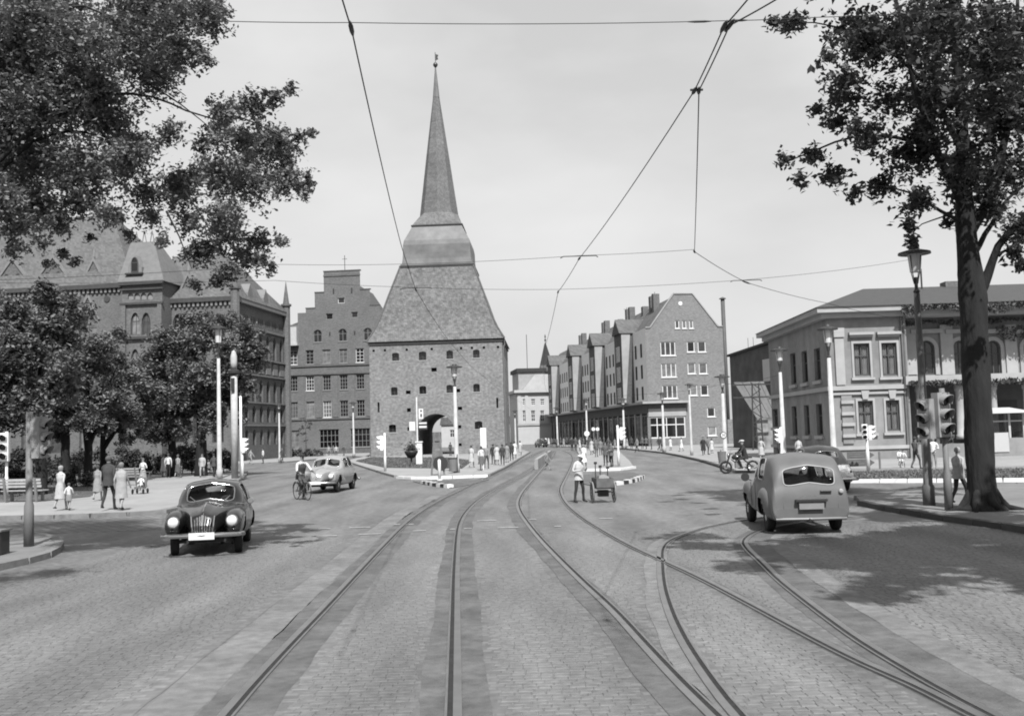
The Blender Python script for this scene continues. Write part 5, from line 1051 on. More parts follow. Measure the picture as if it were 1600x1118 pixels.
def base_body(pose, female=False):
    key = (pose, female)
    if key in BASE: return BASE[key]
    P = POSES[pose]; ln = P.get('lean', 0); hd = Vector(P.get('head', (0, 0, 0))); sw = 0.165 if female else 0.19
    V_, E_, R_, part = [], [], [], []
    def add(p, r_, par=None, nm=''):
        V_.append(Vector(p)); R_.append(r_)
        if par is not None: E_.append((par, len(V_) - 1)); part.append((par, len(V_) - 1, nm))
        return len(V_) - 1
    pel = add((0, 0, .95), .135 if not female else .14); wa_ = add((0, ln * .3, 1.09), .125 if not female else .105, pel, 'top'); ch = add((0, ln * .8, 1.29), .15 if not female else .13, wa_, 'top')
    nb = add((0, ln * 1.05 + .01, 1.44), .075, ch, 'top'); nk = add(Vector((0, ln * 1.2, 1.50)) + hd * .3, .052, nb, 'skin'); hl = add(Vector((0, ln * 1.2 - .015, 1.575)) + hd * .7, .072, nk, 'skin')
    hm = add(Vector((0, ln * 1.2 - .01, 1.65)) + hd, .092, hl, 'skin'); ht = add(Vector((0, ln * 1.2, 1.715)) + hd * 1.1, .07, hm, 'skin')
    for k, s in enumerate((-1, 1)):
        sh = add((s * sw, ln + .0, 1.395), .062 if not female else .05, nb, 'top')
        e = P.get('elbow', ((-.03, .03, 1.12), (.03, .03, 1.12)))[k]; el = add((s * (sw + .03) + e[0], ln + e[1], e[2]), .044 if not female else .036, sh, 'top')
        w = P.get('wrist', ((0, -.03, .87), (0, -.03, .87)))[k]; wv = Vector((s * (sw + .04) + w[0], ln + w[1], w[2])); wr_ = add(wv, .028, el, 'sleeve')
        d = (wv - V_[el]).normalized(); pm = add(wv + d * .07, .033, wr_, 'skin'); fwd = Vector((0, -1, 0)) if abs(d.y) < .8 else Vector((0, 0, 1))
        for f in range(4):
            off = fwd * (.026 * (1.5 - f) / 1.5); b1 = add(V_[pm] + d * (.055 - .006 * abs(f - 1.2)) + off, .0095, pm, 'skin'); add(V_[b1] + d * (.035 - .006 * abs(f - 1.2)) + Vector((-s * .012, 0, 0)), .008, b1, 'skin')
        t1 = add(wv + d * .045 + fwd * .045, .011, wr_, 'skin'); add(V_[t1] + d * .035 + fwd * .01, .009, t1, 'skin')
        hp = add((s * .085, 0, .90), .092, pel, 'bottom'); kn_ = P.get('knee', ((0, -.01, .49), (0, -.01, .49)))[k]; kn = add((s * .095 + kn_[0], kn_[1], kn_[2]), .06, hp, 'bottom')
        an = P.get('ankle', ((0, .02, .085), (0, .02, .085)))[k]; av = Vector((s * .1 + an[0], an[1], an[2])); cf = add(V_[kn].lerp(av, .35) + Vector((0, .02, 0)), .054, kn, 'shin'); ak = add(av, .038, cf, 'shin')
        tv = av + Vector((s * .02, -.10, -.045)); bl = add(tv, .036, ak, 'shoe'); add(tv + Vector((0, -.09, -.005)), .028, bl, 'shoe'); add(av + Vector((0, .045, -.05)), .03, ak, 'shoe')
    me = skin_mesh('person_body', V_, E_, R_)
    names = ['skin', 'top', 'sleeve', 'bottom', 'shin', 'shoe', 'dark']; A_ = np.array([V_[a] for a, b, n in part]); B_ = np.array([V_[b] for a, b, n in part]); rr = np.array([max(R_[a], R_[b]) for a, b, n in part])
    idx = []
    for p in me.polygons:
        c = np.array(p.center); ab = B_ - A_; t = np.clip(((c - A_) * ab).sum(1) / (ab * ab).sum(1), 0, 1); d = np.linalg.norm(A_ + ab * t[:, None] - c, axis=1) - rr * .6
        n = part[int(np.argmin(d))][2]
        if n == 'top' and c[2] < 1.0: n = 'bottom'
        if n == 'bottom' and c[2] > 1.04 and pose not in ('sit', 'moto', 'bike'): n = 'top'
        idx.append(names.index(n))
    # the face: nose, eyes, mouth and ears joined to the head
    v = [tuple(x.co) for x in me.vertices]; f = [tuple(p.vertices) for p in me.polygons]; h = V_[hm]
    def blob(c, sx, sy, sz, m_, n=6):
        o = len(v)
        for i in range(1, 4):
            for k in range(n): a = 2 * math.pi * k / n; q = math.pi * i / 4; v.append((c[0] + sx * math.sin(q) * math.cos(a), c[1] + sy * math.sin(q) * math.sin(a), c[2] + sz * math.cos(q)))
        for i in range(2):
            for k in range(n): f.append((o + i * n + k, o + i * n + (k + 1) % n, o + (i + 1) * n + (k + 1) % n, o + (i + 1) * n + k)); idx.append(m_)
        f.append(tuple(o + k for k in range(n))); idx.append(m_); f.append(tuple(o + 2 * n + k for k in range(n - 1, -1, -1))); idx.append(m_)
    yf = h.y - .075
    blob((0, yf - .016, h.z - .02), .013, .022, .024, 0); blob((0, yf + .004, h.z - .062), .022, .008, .006, 6)
    for s in (-1, 1): blob((s * .03, yf + .002, h.z + .005), .012, .008, .007, 6); blob((s * .078, h.y + .01, h.z - .01), .012, .02, .03, 0)
    m2 = bpy.data.meshes.new('person_body'); m2.from_pydata(v, [], f); bpy.data.meshes.remove(me)
    for _ in names: m2.materials.append(None)
    m2.polygons.foreach_set('material_index', idx); m2.polygons.foreach_set('use_smooth', [True] * len(idx)); BASE[key] = (m2, V_[hm].copy(), ln); return BASE[key]
def cloth(v): return mat('cloth_%d' % round(v * 100), v, 0.12, 9, 0.9)
M_skin = mat('skin', 0.36, 0.06, 8, 0.6)
HAIR = {}
def hair_mesh(kind, h):
    key = (kind, round(h.x, 2), round(h.y, 2), round(h.z, 2))
    if key not in HAIR:
        b = MB()
        if kind in ('short', 'bob'):
            P = []
            for i in range(9):
                q = math.pi * (0.02 + 0.66 * i / 8); row = []
                for k in range(16):
                    a = 2 * math.pi * k / 16; front = max(0, -math.sin(a)); lim = q if front < .35 else min(q, math.pi * (0.36 if kind == 'short' else .4)); low = -.03 if (kind == 'bob' and i == 8 and front < .5) else 0
                    row.append((h.x + .098 * math.sin(lim) * math.cos(a), h.y + .006 + .108 * math.sin(lim) * math.sin(a), h.z + .015 + .098 * math.cos(lim) + low))
                P.append(row)
            b.grid(P, closed=True)
        elif kind == 'hat': b.lathe([(.165, .045), (.17, .055), (.105, .06), (.1, .13), (.07, .15), (.01, .15)], tuple(h), 16)
        elif kind == 'cap': b.lathe([(.10, .03), (.125, .07), (.11, .105), (.02, .12)], tuple(h), 14); b.hexa([(h.x - .07, h.y - .09, h.z + .03), (h.x + .07, h.y - .09, h.z + .03), (h.x + .05, h.y - .18, h.z + .015), (h.x - .05, h.y - .18, h.z + .015)], [(h.x - .07, h.y - .09, h.z + .045), (h.x + .07, h.y - .09, h.z + .045), (h.x + .05, h.y - .18, h.z + .025), (h.x - .05, h.y - .18, h.z + .025)])
        HAIR[key] = b.mesh(kind, None)
        HAIR[key].polygons.foreach_set('use_smooth', [True] * len(HAIR[key].polygons))
    return HAIR[key]
GARB = {}
def garment(kind, pose, ln):
    key = (kind, pose)
    if key not in GARB:
        rows_ = {'skirt': [(1.06, .125, .105, 0), (.95, .18, .15, 0), (.72, .20, .19, 0), (.47, .235, .235, 0)], 'dress': [(1.43, .10, .07, 1), (1.30, .165, .125, .8), (1.10, .135, .115, .3), (.95, .185, .155, 0), (.72, .205, .195, 0), (.46, .235, .235, 0)],
                 'coat': [(1.44, .11, .08, 1), (1.38, .185, .12, .9), (1.22, .20, .15, .6), (1.05, .18, .145, .3), (.90, .205, .165, 0), (.66, .215, .19, 0), (.45, .235, .215, 0)],
                 'jacket': [(1.45, .10, .07, 1), (1.39, .185, .115, .9), (1.25, .19, .145, .7), (1.08, .165, .135, .3), (.95, .175, .15, 0), (.80, .19, .165, 0)],
                 'shorts': [(1.04, .13, .11, 0), (.92, .18, .14, 0), (.62, .2, .15, 0)]}[kind]
        b = MB(); P = []
        rows2 = []
        for (z0, a0, b0, l0), (z1, a1, b1, l1) in zip(rows_, rows_[1:]):
            for q in range(3): t = q / 3; rows2.append((z0 + (z1 - z0) * t, a0 + (a1 - a0) * t, b0 + (b1 - b0) * t, l0 + (l1 - l0) * t))
        rows2.append(rows_[-1]); 
        for z, rx, ry, l_ in rows2:
            row = []
            for k in range(24):
                a = 2 * math.pi * k / 24; fold = 1 + (0.06 * max(0, (1.0 - z)) / .55 * math.sin(a * 6 + z * 3) if z < 1.0 else 0.015 * math.sin(a * 5 + z * 9)); row.append((rx * fold * math.cos(a), ry * fold * math.sin(a) + ln * l_, z))
            P.append(row)
        b.grid(P, closed=True); GARB[key] = b.mesh(kind, None); GARB[key].polygons.foreach_set('use_smooth', [True] * len(GARB[key].polygons))
    return GARB[key]
def mslot(o, m):
    if not o.data.materials: o.data.materials.append(None)
    o.material_slots[0].link = 'OBJECT'; o.material_slots[0].material = m
def person(loc, h, rz, label, pose='stand', female=False, top=.3, bottom=.1, sleeve=None, legs=None, shoe=.05, hair=.06, hk='short', garm=None, gv=None, group=None, extra=None, seat=False):
    me, hd, ln = base_body(pose, female); s = h / 1.75
    o = obj('person', me, None, loc, rz); o.scale = (s, s, s); tag(o, label, 'person', group)
    ms = [M_skin, cloth(top), cloth(top) if sleeve is None else (M_skin if sleeve < 0 else cloth(sleeve)), cloth(bottom), cloth(bottom) if legs is None else M_skin, cloth(shoe), cloth(.05)]
    for i, m_ in enumerate(ms): o.material_slots[i].link = 'OBJECT'; o.material_slots[i].material = m_
    if hk: c = obj({'short': 'hair', 'bob': 'hair'}.get(hk, hk), hair_mesh(hk, hd), o); mslot(c, cloth(hair))
    if garm: c = obj(garm, garment(garm, pose, ln), o); mslot(c, cloth(gv if gv is not None else top))
    return o
def pp(px, py, hpx, face, label, z=0.12, hmin=1.5, **k):
    p = G(px, py, z); h = metres(px, py, hpx, p); return person(p, max(h, hmin), R(face), label, **k)
# face: 0 looks at the camera, 180 away, 90 towards +x, -90 towards -x
W_ = dict(female=True, legs=1)
# park side
pp(94.7, 797, 70, 170, 'woman in a pale dress walking hand in hand with a small child', pose='walk', top=.5, bottom=.45, sleeve=-1, hair=.35, hk='bob', garm='dress', gv=.46, **W_)
pp(107.5, 797, 43, 175, 'small child in white top beside the woman in pale dress', hmin=.9, pose='stride', top=.6, bottom=.3, legs=1, sleeve=-1, hair=.1, garm='shorts', gv=.3)
pp(152.5, 782, 56, 178, 'girl in a light dress with dark bag walking ahead of the couple', hmin=1.3, pose='walk', top=.3, bottom=.3, sleeve=-1, hair=.08, hk='bob', garm='dress', gv=.32, **W_)
pp(169.6, 797, 85, 178, 'man in a dark suit walking arm in arm towards the park', pose='walk', top=.07, bottom=.05, hair=.12, garm='jacket', gv=.075)
pp(189.5, 797, 75, 172, 'woman in a long light coat walking beside the man in dark suit', pose='stride', top=.38, bottom=.38, hair=.25, hk='bob', garm='coat', gv=.40, **W_)
pp(223.5, 760, 43, -10, 'woman in white blouse pushing a child in a pram', pose='arms', top=.68, bottom=.2, sleeve=-1, hair=.2, hk='bob', garm='skirt', gv=.35, **W_)
pp(263, 746, 38, 175, 'man in white shirt and black trousers seen from behind in the park', pose='stand', top=.65, bottom=.03, hair=.1)
pp(255.5, 745, 36, 150, 'woman in a white dress close beside the man in white shirt', pose='stand', top=.62, bottom=.6, sleeve=-1, hair=.2, hk='bob', garm='dress', gv=.62, **W_)
pp(278, 746, 32, 170, 'woman in pale top and grey skirt near the park trees', pose='walk', top=.35, bottom=.12, sleeve=-1, hair=.15, hk='bob', garm='skirt', gv=.13, **W_)
pp(316, 745, 36, 10, 'man in a pale suit walking out of the park', pose='walk', top=.45, bottom=.42, hair=.15, garm='jacket', gv=.45)
pp(334, 745, 31, 160, 'person in dark jacket walking away beside the tall white lamp post', pose='stride', top=.09, bottom=.05, hair=.06, garm='jacket', gv=.10)
pp(240, 741, 27, 90, 'person in grey passing behind the pram', pose='walk', top=.25, bottom=.2)
pp(115, 752, 30, 120, 'dark-clad person standing under the park trees', pose='arms', top=.08, bottom=.06)
pp(124, 753, 29, -100, 'person in grey under the park trees facing another', pose='stand', top=.2, bottom=.1)
pp(392, 725, 21, 80, 'person in light clothes on the pavement below the palace side', pose='walk', top=.4, bottom=.35)
pp(411, 724, 22, -60, 'person with a white top on the pavement below the palace side', pose='stand', top=.6, bottom=.1)
pp(441, 722, 19, 60, 'person in dark by the slim lamp post before the palace', pose='walk', top=.1, bottom=.08)
for i, (x, v, f) in enumerate(((514, .4, 30), (521, .2, -40), (525.5, .5, 10), (537, .1, 70))): pp(x, 715, 19, f, ['person in a light jacket on the office house pavement', 'person in grey on the office house pavement', 'person in white on the office house pavement', 'person in black hunched on the office house pavement'][i], pose=('stand', 'walk')[i % 2], top=v, bottom=.15)
# by the gate
gk = dict(z=.12)
pp(737, 730, 35, 165, 'woman in light dress leading the walkers by the gate lamp', pose='walk', top=.5, bottom=.45, sleeve=-1, hair=.1, hk='bob', garm='dress', gv=.48, **W_)
pp(752.5, 735, 34, 170, 'woman in white top and dark skirt by the tall white box', pose='stride', top=.62, bottom=.15, sleeve=-1, hair=.12, hk='bob', garm='skirt', gv=.16, **W_)
pp(760.5, 732, 37, 175, 'man in grey behind the woman with the dark skirt', pose='walk', top=.3, bottom=.12)
pp(771, 725, 30, 180, 'man in black in the group right of the gate', pose='stand', top=.05, bottom=.04, garm='jacket', gv=.05)
pp(776.8, 726, 28, 175, 'woman in pale dress in the group right of the gate', pose='stand', top=.5, bottom=.45, hair=.2, hk='bob', garm='dress', gv=.5, **W_)
pp(785.5, 727, 33, 180, 'tall man in dark suit in the group right of the gate', pose='walk', top=.07, bottom=.04, garm='jacket', gv=.07)
pp(792.5, 722, 28, 160, 'woman in grey dress at the back of the gate group', pose='stand', top=.35, bottom=.3, hair=.1, hk='bob', garm='dress', gv=.3, **W_)
pp(799.6, 720, 30, 185, 'man in dark coat walking ahead of the gate group', pose='stride', top=.06, bottom=.05, garm='jacket', gv=.06)
pp(804.5, 716, 27, 180, 'woman in white dress at the road edge beyond the gate group', pose='walk', top=.6, bottom=.6, sleeve=-1, hk='bob', garm='dress', gv=.6, **W_)
pp(813, 711.5, 23, 180, 'woman in light blouse walking far beyond the gate group', pose='walk', top=.55, bottom=.4, sleeve=-1, hk='bob', garm='skirt', gv=.4, **W_)
pp(704, 711.5, 19, 150, 'dark-clad person standing inside the gate passage mouth', pose='stand', top=.1, bottom=.08)
# on the tram stop platform
pf = [(894, 704.5, 22, 'man in black suit at the far end of the platform', .05, .04, 20, 0), (900, 704.5, 22, 'man in dark grey at the far end of the platform', .12, .08, -30, 0), (906, 704, 20, 'woman in light dress at the far end of the platform', .5, .45, 60, 1), (919, 703, 19, 'person in dark behind the platform crowd', .08, .06, 0, 0),
      (924.7, 710, 25, 'woman in pale dress in the platform crowd', .48, .45, -20, 1), (932, 713.5, 28, 'man in grey jacket in the platform crowd', .16, .1, 15, 0), (938.7, 711, 25, 'person in mid grey behind the two waiting men', .25, .12, 160, 0), (946.5, 727.5, 37, 'waiting man in open grey jacket with white shirt', .13, .05, -15, 0), (956, 729, 38, 'waiting man in grey jacket with folded arms', .17, .04, -60, 0), (928, 708, 23, 'person in a dark top between the platform signs', .1, .1, 90, 0), (951, 722, 31, 'man in dark jacket half hidden behind the waiting men', .08, .05, 140, 0)]
for i, (x, y, h, l_, t_, b_, f, fem) in enumerate(pf):
    if fem: pp(x, y, h, f, l_, pose='stand', top=t_, bottom=b_, sleeve=-1, hk='bob', hair=.15, garm='dress', gv=t_, **W_)
    else: pp(x, y, h, f, l_, pose='arms' if i in (8, 5) else 'stand', top=t_, bottom=b_, garm='jacket', gv=t_)
pp(912.5, 731.5, 37, 160, 'woman in white dress walking along the platform edge', pose='walk', top=.7, bottom=.7, sleeve=-1, hair=.3, hk='bob', garm='dress', gv=.7, z=0.05, **W_)
pp(855, 734, 30, 80, 'child in shorts running across the tram tracks', z=0.02, hmin=1.1, pose='walk', top=.3, bottom=.2, sleeve=-1, legs=1, hair=.2, garm='shorts', gv=.18)
# before the shops
sf = [(853, 697, 15, .65, 1), (857.5, 697, 15, .6, 1), (866, 697.5, 14, .1, 0), (881, 698, 15, .35, 1), (886, 698, 14, .12, 0), (908, 699, 16, .08, 0), (980, 701, 18, .45, 1), (987, 701, 17, .08, 0), (996, 706, 22, .3, 0), (1004, 701, 17, .15, 0), (1030, 704, 20, .07, 0), (1035, 704, 20, .15, 0), (1048, 703, 20, .6, 1), (1065, 705, 22, .65, 1), (1099.5, 711, 23, .04, 0), (1107, 710, 21, .25, 0), (1112.6, 708, 19, .55, 1), (961, 700, 16, .3, 1), (944, 700, 15, .1, 0)]
sl_ = ['woman in white at the far pale corner', 'second woman in white at the far pale corner', 'person in black before the last shop', 'woman in grey dress before the far shops', 'person in dark beside the woman in grey dress', 'man in black before the middle shops', 'woman in light coat left of a shop front lamp', 'dark person beside the woman in light coat', 'man in grey at the kerb before the corner shop', 'person in dark grey close to the shop wall', 'man in black gazing into the corner shop window', 'man in grey gazing into the corner shop window', 'woman in white by the corner shop window', 'girl in white dress before the brick gable', 'woman in a long black coat before the brick gable', 'man in grey walking beside the black coat', 'child in white behind the man by the gable', 'woman in pale grey before the shops', 'person in dark before the shop pillars']
for i, (x, y, h, t_, fem) in enumerate(sf):
    if fem: pp(x, y, h, (i * 77) % 360, sl_[i], hmin=1.3, pose=('stand', 'walk')[i % 2], top=t_, bottom=t_, sleeve=-1, hk='bob', garm='dress', gv=t_, **W_)
    else: pp(x, y, h, (i * 77) % 360, sl_[i], pose=('walk', 'stand')[i % 2], top=t_, bottom=.06, garm='coat' if i == 14 else 'jacket', gv=t_)
for i in range(14):                         # look-alikes of the distant crowd
    x = (862, 870, 876, 892, 899, 912, 922, 930, 938, 951, 966, 972, 1010, 1018)[i]; pp(x, 698.5 + (x - 860) * .022, 15 + i % 3, (i * 47) % 360, 'distant pedestrian in mid grey in the crowd along the shop fronts', pose=('walk', 'stand', 'stride')[i % 3], top=.16, bottom=.07, garm='jacket', gv=.16, group='crowd along the shop fronts')
# villa side
pp(1190.5, 720, 31, 175, 'woman in a light suit walking towards the warehouse yard', pose='walk', top=.45, bottom=.45, hair=.15, hk='bob', garm='skirt', gv=.45, **W_)
pp(1249, 722, 31, 150, 'woman in light dress on the pavement beside the villa', pose='stand', top=.5, bottom=.5, sleeve=-1, hk='bob', garm='dress', gv=.5, **W_)
pp(1218, 722, 30, 100, 'person in dark stooping behind the villa lamp post', pose='cart', top=.08, bottom=.05)
pp(1432, 733, 42, 120, 'person in dark jacket hurrying past the villa steps', pose='walk', top=.12, bottom=.1)
pp(1460, 735, 46, -20, 'man in a white shirt standing before the villa loggia', pose='arms', top=.7, bottom=.35, hair=.08)
pp(1405, 730, 22, 10, 'small child in white crouching by the villa basement window', hmin=.9, pose='bike', top=.7, bottom=.6, legs=1)
pp(1412, 730, 20, -20, 'second small child in white by the villa basement window', hmin=.85, pose='bike', top=.65, bottom=.6, legs=1)
pp(1501, 789, 90, 120, 'stooped man in pale jacket and dark trousers passing behind the tree', pose='walk', top=.42, bottom=.04, hair=.35, garm='jacket', gv=.42)
# the road worker with the handcart
pw = G(905.5, 784.5); person(pw, max(1.6, metres(905.5, 784.5, 72, pw)), R(35), 'man in white cap and pale jacket standing beside the handcart', pose='cart', top=.55, bottom=.05, shoe=.04, hk='cap', hair=.72, garm='jacket', gv=.55)
# ------------------------------------------------------------------ vehicles (local x forward, y to the left, z up)
M_chrome = mat('chrome', 0.62, 0.05, 3, 0.16, metal=1.0)
M_tyre = mat('tyre_rubber', 0.03, 0.2, 12, 0.85)
M_carglass = glassmat('car_glass', 0.015, 0.0, 0.32)
M_seat = mat('car_seat', 0.09, 0.2, 6, 0.85)
M_hlens = mat('headlamp_lens', 0.7, 0.05, 6, 0.12)
def cr(P, t):
    n = len(P); i = min(n - 2, max(0, int(t))); u = t - i; a, b, c, d = P[max(0, i - 1)], P[i], P[i + 1], P[min(n - 1, i + 2)]
    return 0.5 * (2 * b + (c - a) * u + (2 * a - 5 * b + 4 * c - d) * u * u + (3 * b - a - 3 * c + d) * u ** 3)
def body_surface(ST):                       # stations (x, zb, zbelt, ztop, wb, wm, wbelt, wtop, crown[, belt curve])
    C = []
    for x, zb, zbe, zt, wb, wm, wbe, wt, cr_ in ST:
        half = [(wb * 0.9, zb), (wb, zb + 0.06), (wm, zb * 0.45 + zbe * 0.55), (wbe, zbe), (wbe * 0.5 + wt * 0.5 + 0.03, zbe * 0.5 + zt * 0.5), (wt, zt - 0.07 * min(1, (zt - zbe) / 0.3)), (wt * 0.62, zt - 0.012), (0, zt + cr_)]
        C.append([np.array((x, y, z)) for y, z in half] + [np.array((x, -y, z)) for y, z in half[-2::-1]])
    def Sf(s, t):
        rows = [cr(c, t) for c in C[max(0, int(s) - 1):int(s) + 3]]
        i = min(len(C) - 2, max(0, int(s))); u = s - i; g = lambda k: cr(C[min(len(C) - 1, max(0, k))], t); a, b, c, d = g(i - 1), g(i), g(i + 1), g(i + 2)
        return 0.5 * (2 * b + (c - a) * u + (2 * a - 5 * b + 4 * c - d) * u * u + (3 * b - a - 3 * c + d) * u ** 3)
    return Sf
def car_shell(root, ST, wins, paint, trim_m, ns=26, ntt=12, wheels=(), wr=0.36, two=None, trim=True):
    Sf = body_surface(ST); n = len(ST); S_ = np.linspace(0, n - 1 - 1e-6, (n - 1) * ns // 2 + 1); T_ = np.linspace(0, 14 - 1e-6, 14 * ntt // 2 + 1)
    P = [[Sf(s, t) for t in T_] for s in S_]
    def inw(s, t):
        for w in wins:
            for tc in ((w[2],) if w[2] == 7 else (w[2], 14 - w[2])):
                if abs((s - w[0]) / w[1]) ** 5 + abs((t - tc) / w[3]) ** 5 < 1: return True
        return False
    mk = [[inw((S_[i] + S_[i + 1]) / 2, (T_[j] + T_[j + 1]) / 2) for j in range(len(T_) - 1)] for i in range(len(S_) - 1)]
    def arch_(i, j):
        p = P[i][j]; return any(abs(p[1]) > 0.3 and math.hypot(p[0] - wx, p[2] - wz) < wr for wx, wz in wheels)
    b = MB(); b.smooth = True; b.grid([[tuple(p) for p in r_] for r_ in P], lambda i, j: not mk[i][j] and not arch_(i, j)); 
    b.add([tuple(p) for p in P[0]], [tuple(range(len(T_)))]); b.add([tuple(p) for p in P[-1]], [tuple(range(len(T_) - 1, -1, -1))])
    if two: b.m = [1 if sum(b.v[k][2] for k in f) / len(f) < two[1] else 0 for f in b.f]
    body = b.build('body', [paint, two[0]] if two else paint, root)
    c0 = np.array((sum(s[0] for s in ST) / n, 0, 0.8))
    for w in wins:
        for tc in ((w[2],) if w[2] == 7 else (w[2], 14 - w[2])):
            g = MB(); g.smooth = True; k = 14; rows_ = []
            for i in range(k + 1):
                row = []
                for j in range(k + 1):
                    a, q = -1 + 2 * i / k, -1 + 2 * j / k; p = Sf(w[0] + w[1] * a, tc + w[3] * q); row.append(tuple(p + (c0 - p) * 0.018))
                rows_.append(row)
            g.grid(rows_, lambda i, j: abs(-1 + 2 * (i + .5) / k) ** 5 + abs(-1 + 2 * (j + .5) / k) ** 5 < 1.15)
            go = g.build('window', M_carglass, root)
            if trim:
                pts = []
                for a in range(41): an = 2 * math.pi * a / 40; c, s = math.cos(an), math.sin(an); pts.append(Sf(w[0] + w[1] * math.copysign(abs(c) ** 0.4, c), tc + w[3] * math.copysign(abs(s) ** 0.4, s)))
                tb = MB().tube(pts, 0.016, 5, cap=False); tb.build('window_trim', trim_m, go, smooth=True)
    return Sf, body
def wheel(root, x, y, r_, w, cap, steer=0.0):
    s = 1 if y > 0 else -1
    o = MB().lathe([(r_ * 0.66, -w / 2), (r_ * 0.93, -w / 2), (r_, -w * 0.32), (r_, w * 0.32), (r_ * 0.93, w / 2), (r_ * 0.66, w / 2)], (0, 0, 0), 28, 'y').build('wheel', M_tyre, root, (x, y, r_), steer, smooth=True)
    MB().lathe([(r_ * 0.67, s * w * 0.30), (r_ * 0.62, s * w * 0.42), (r_ * 0.4, s * w * 0.36)][::s if s > 0 else 1], (0, 0, 0), 24, 'y').build('rim', cap, o, smooth=True)
    MB().lathe([(r_ * 0.4, s * w * 0.37), (r_ * 0.3, s * w * 0.52), (0.02, s * w * 0.58)], (0, 0, 0), 20, 'y').build('hubcap', M_chrome, o, smooth=True)
def fender(root, rings, m, wx, wz, wr, s):
    P = []; n = 26
    R_ = [np.array(r_) for r_ in rings]; k = (len(R_) - 1) * 12
    for i in range(k + 1):
        x, y, z, ry, rz_ = cr(R_, i * (len(R_) - 1) / k - 1e-9); row = []
        for j in range(n): a = 2 * math.pi * j / n; c, q = math.cos(a), math.sin(a); row.append((x, s * (y + ry * math.copysign(abs(c) ** 0.8, c)), z + rz_ * math.copysign(abs(q) ** 0.8, q)))
        P.append(row)
    b = MB(); b.smooth = True; b.grid(P, lambda i, j: not (math.hypot(P[i][j][0] - wx, P[i][j][2] - wz) < wr and abs(P[i][j][1]) > rings[1][1] * 0.7), closed=True); return b.build('fender', m, root)
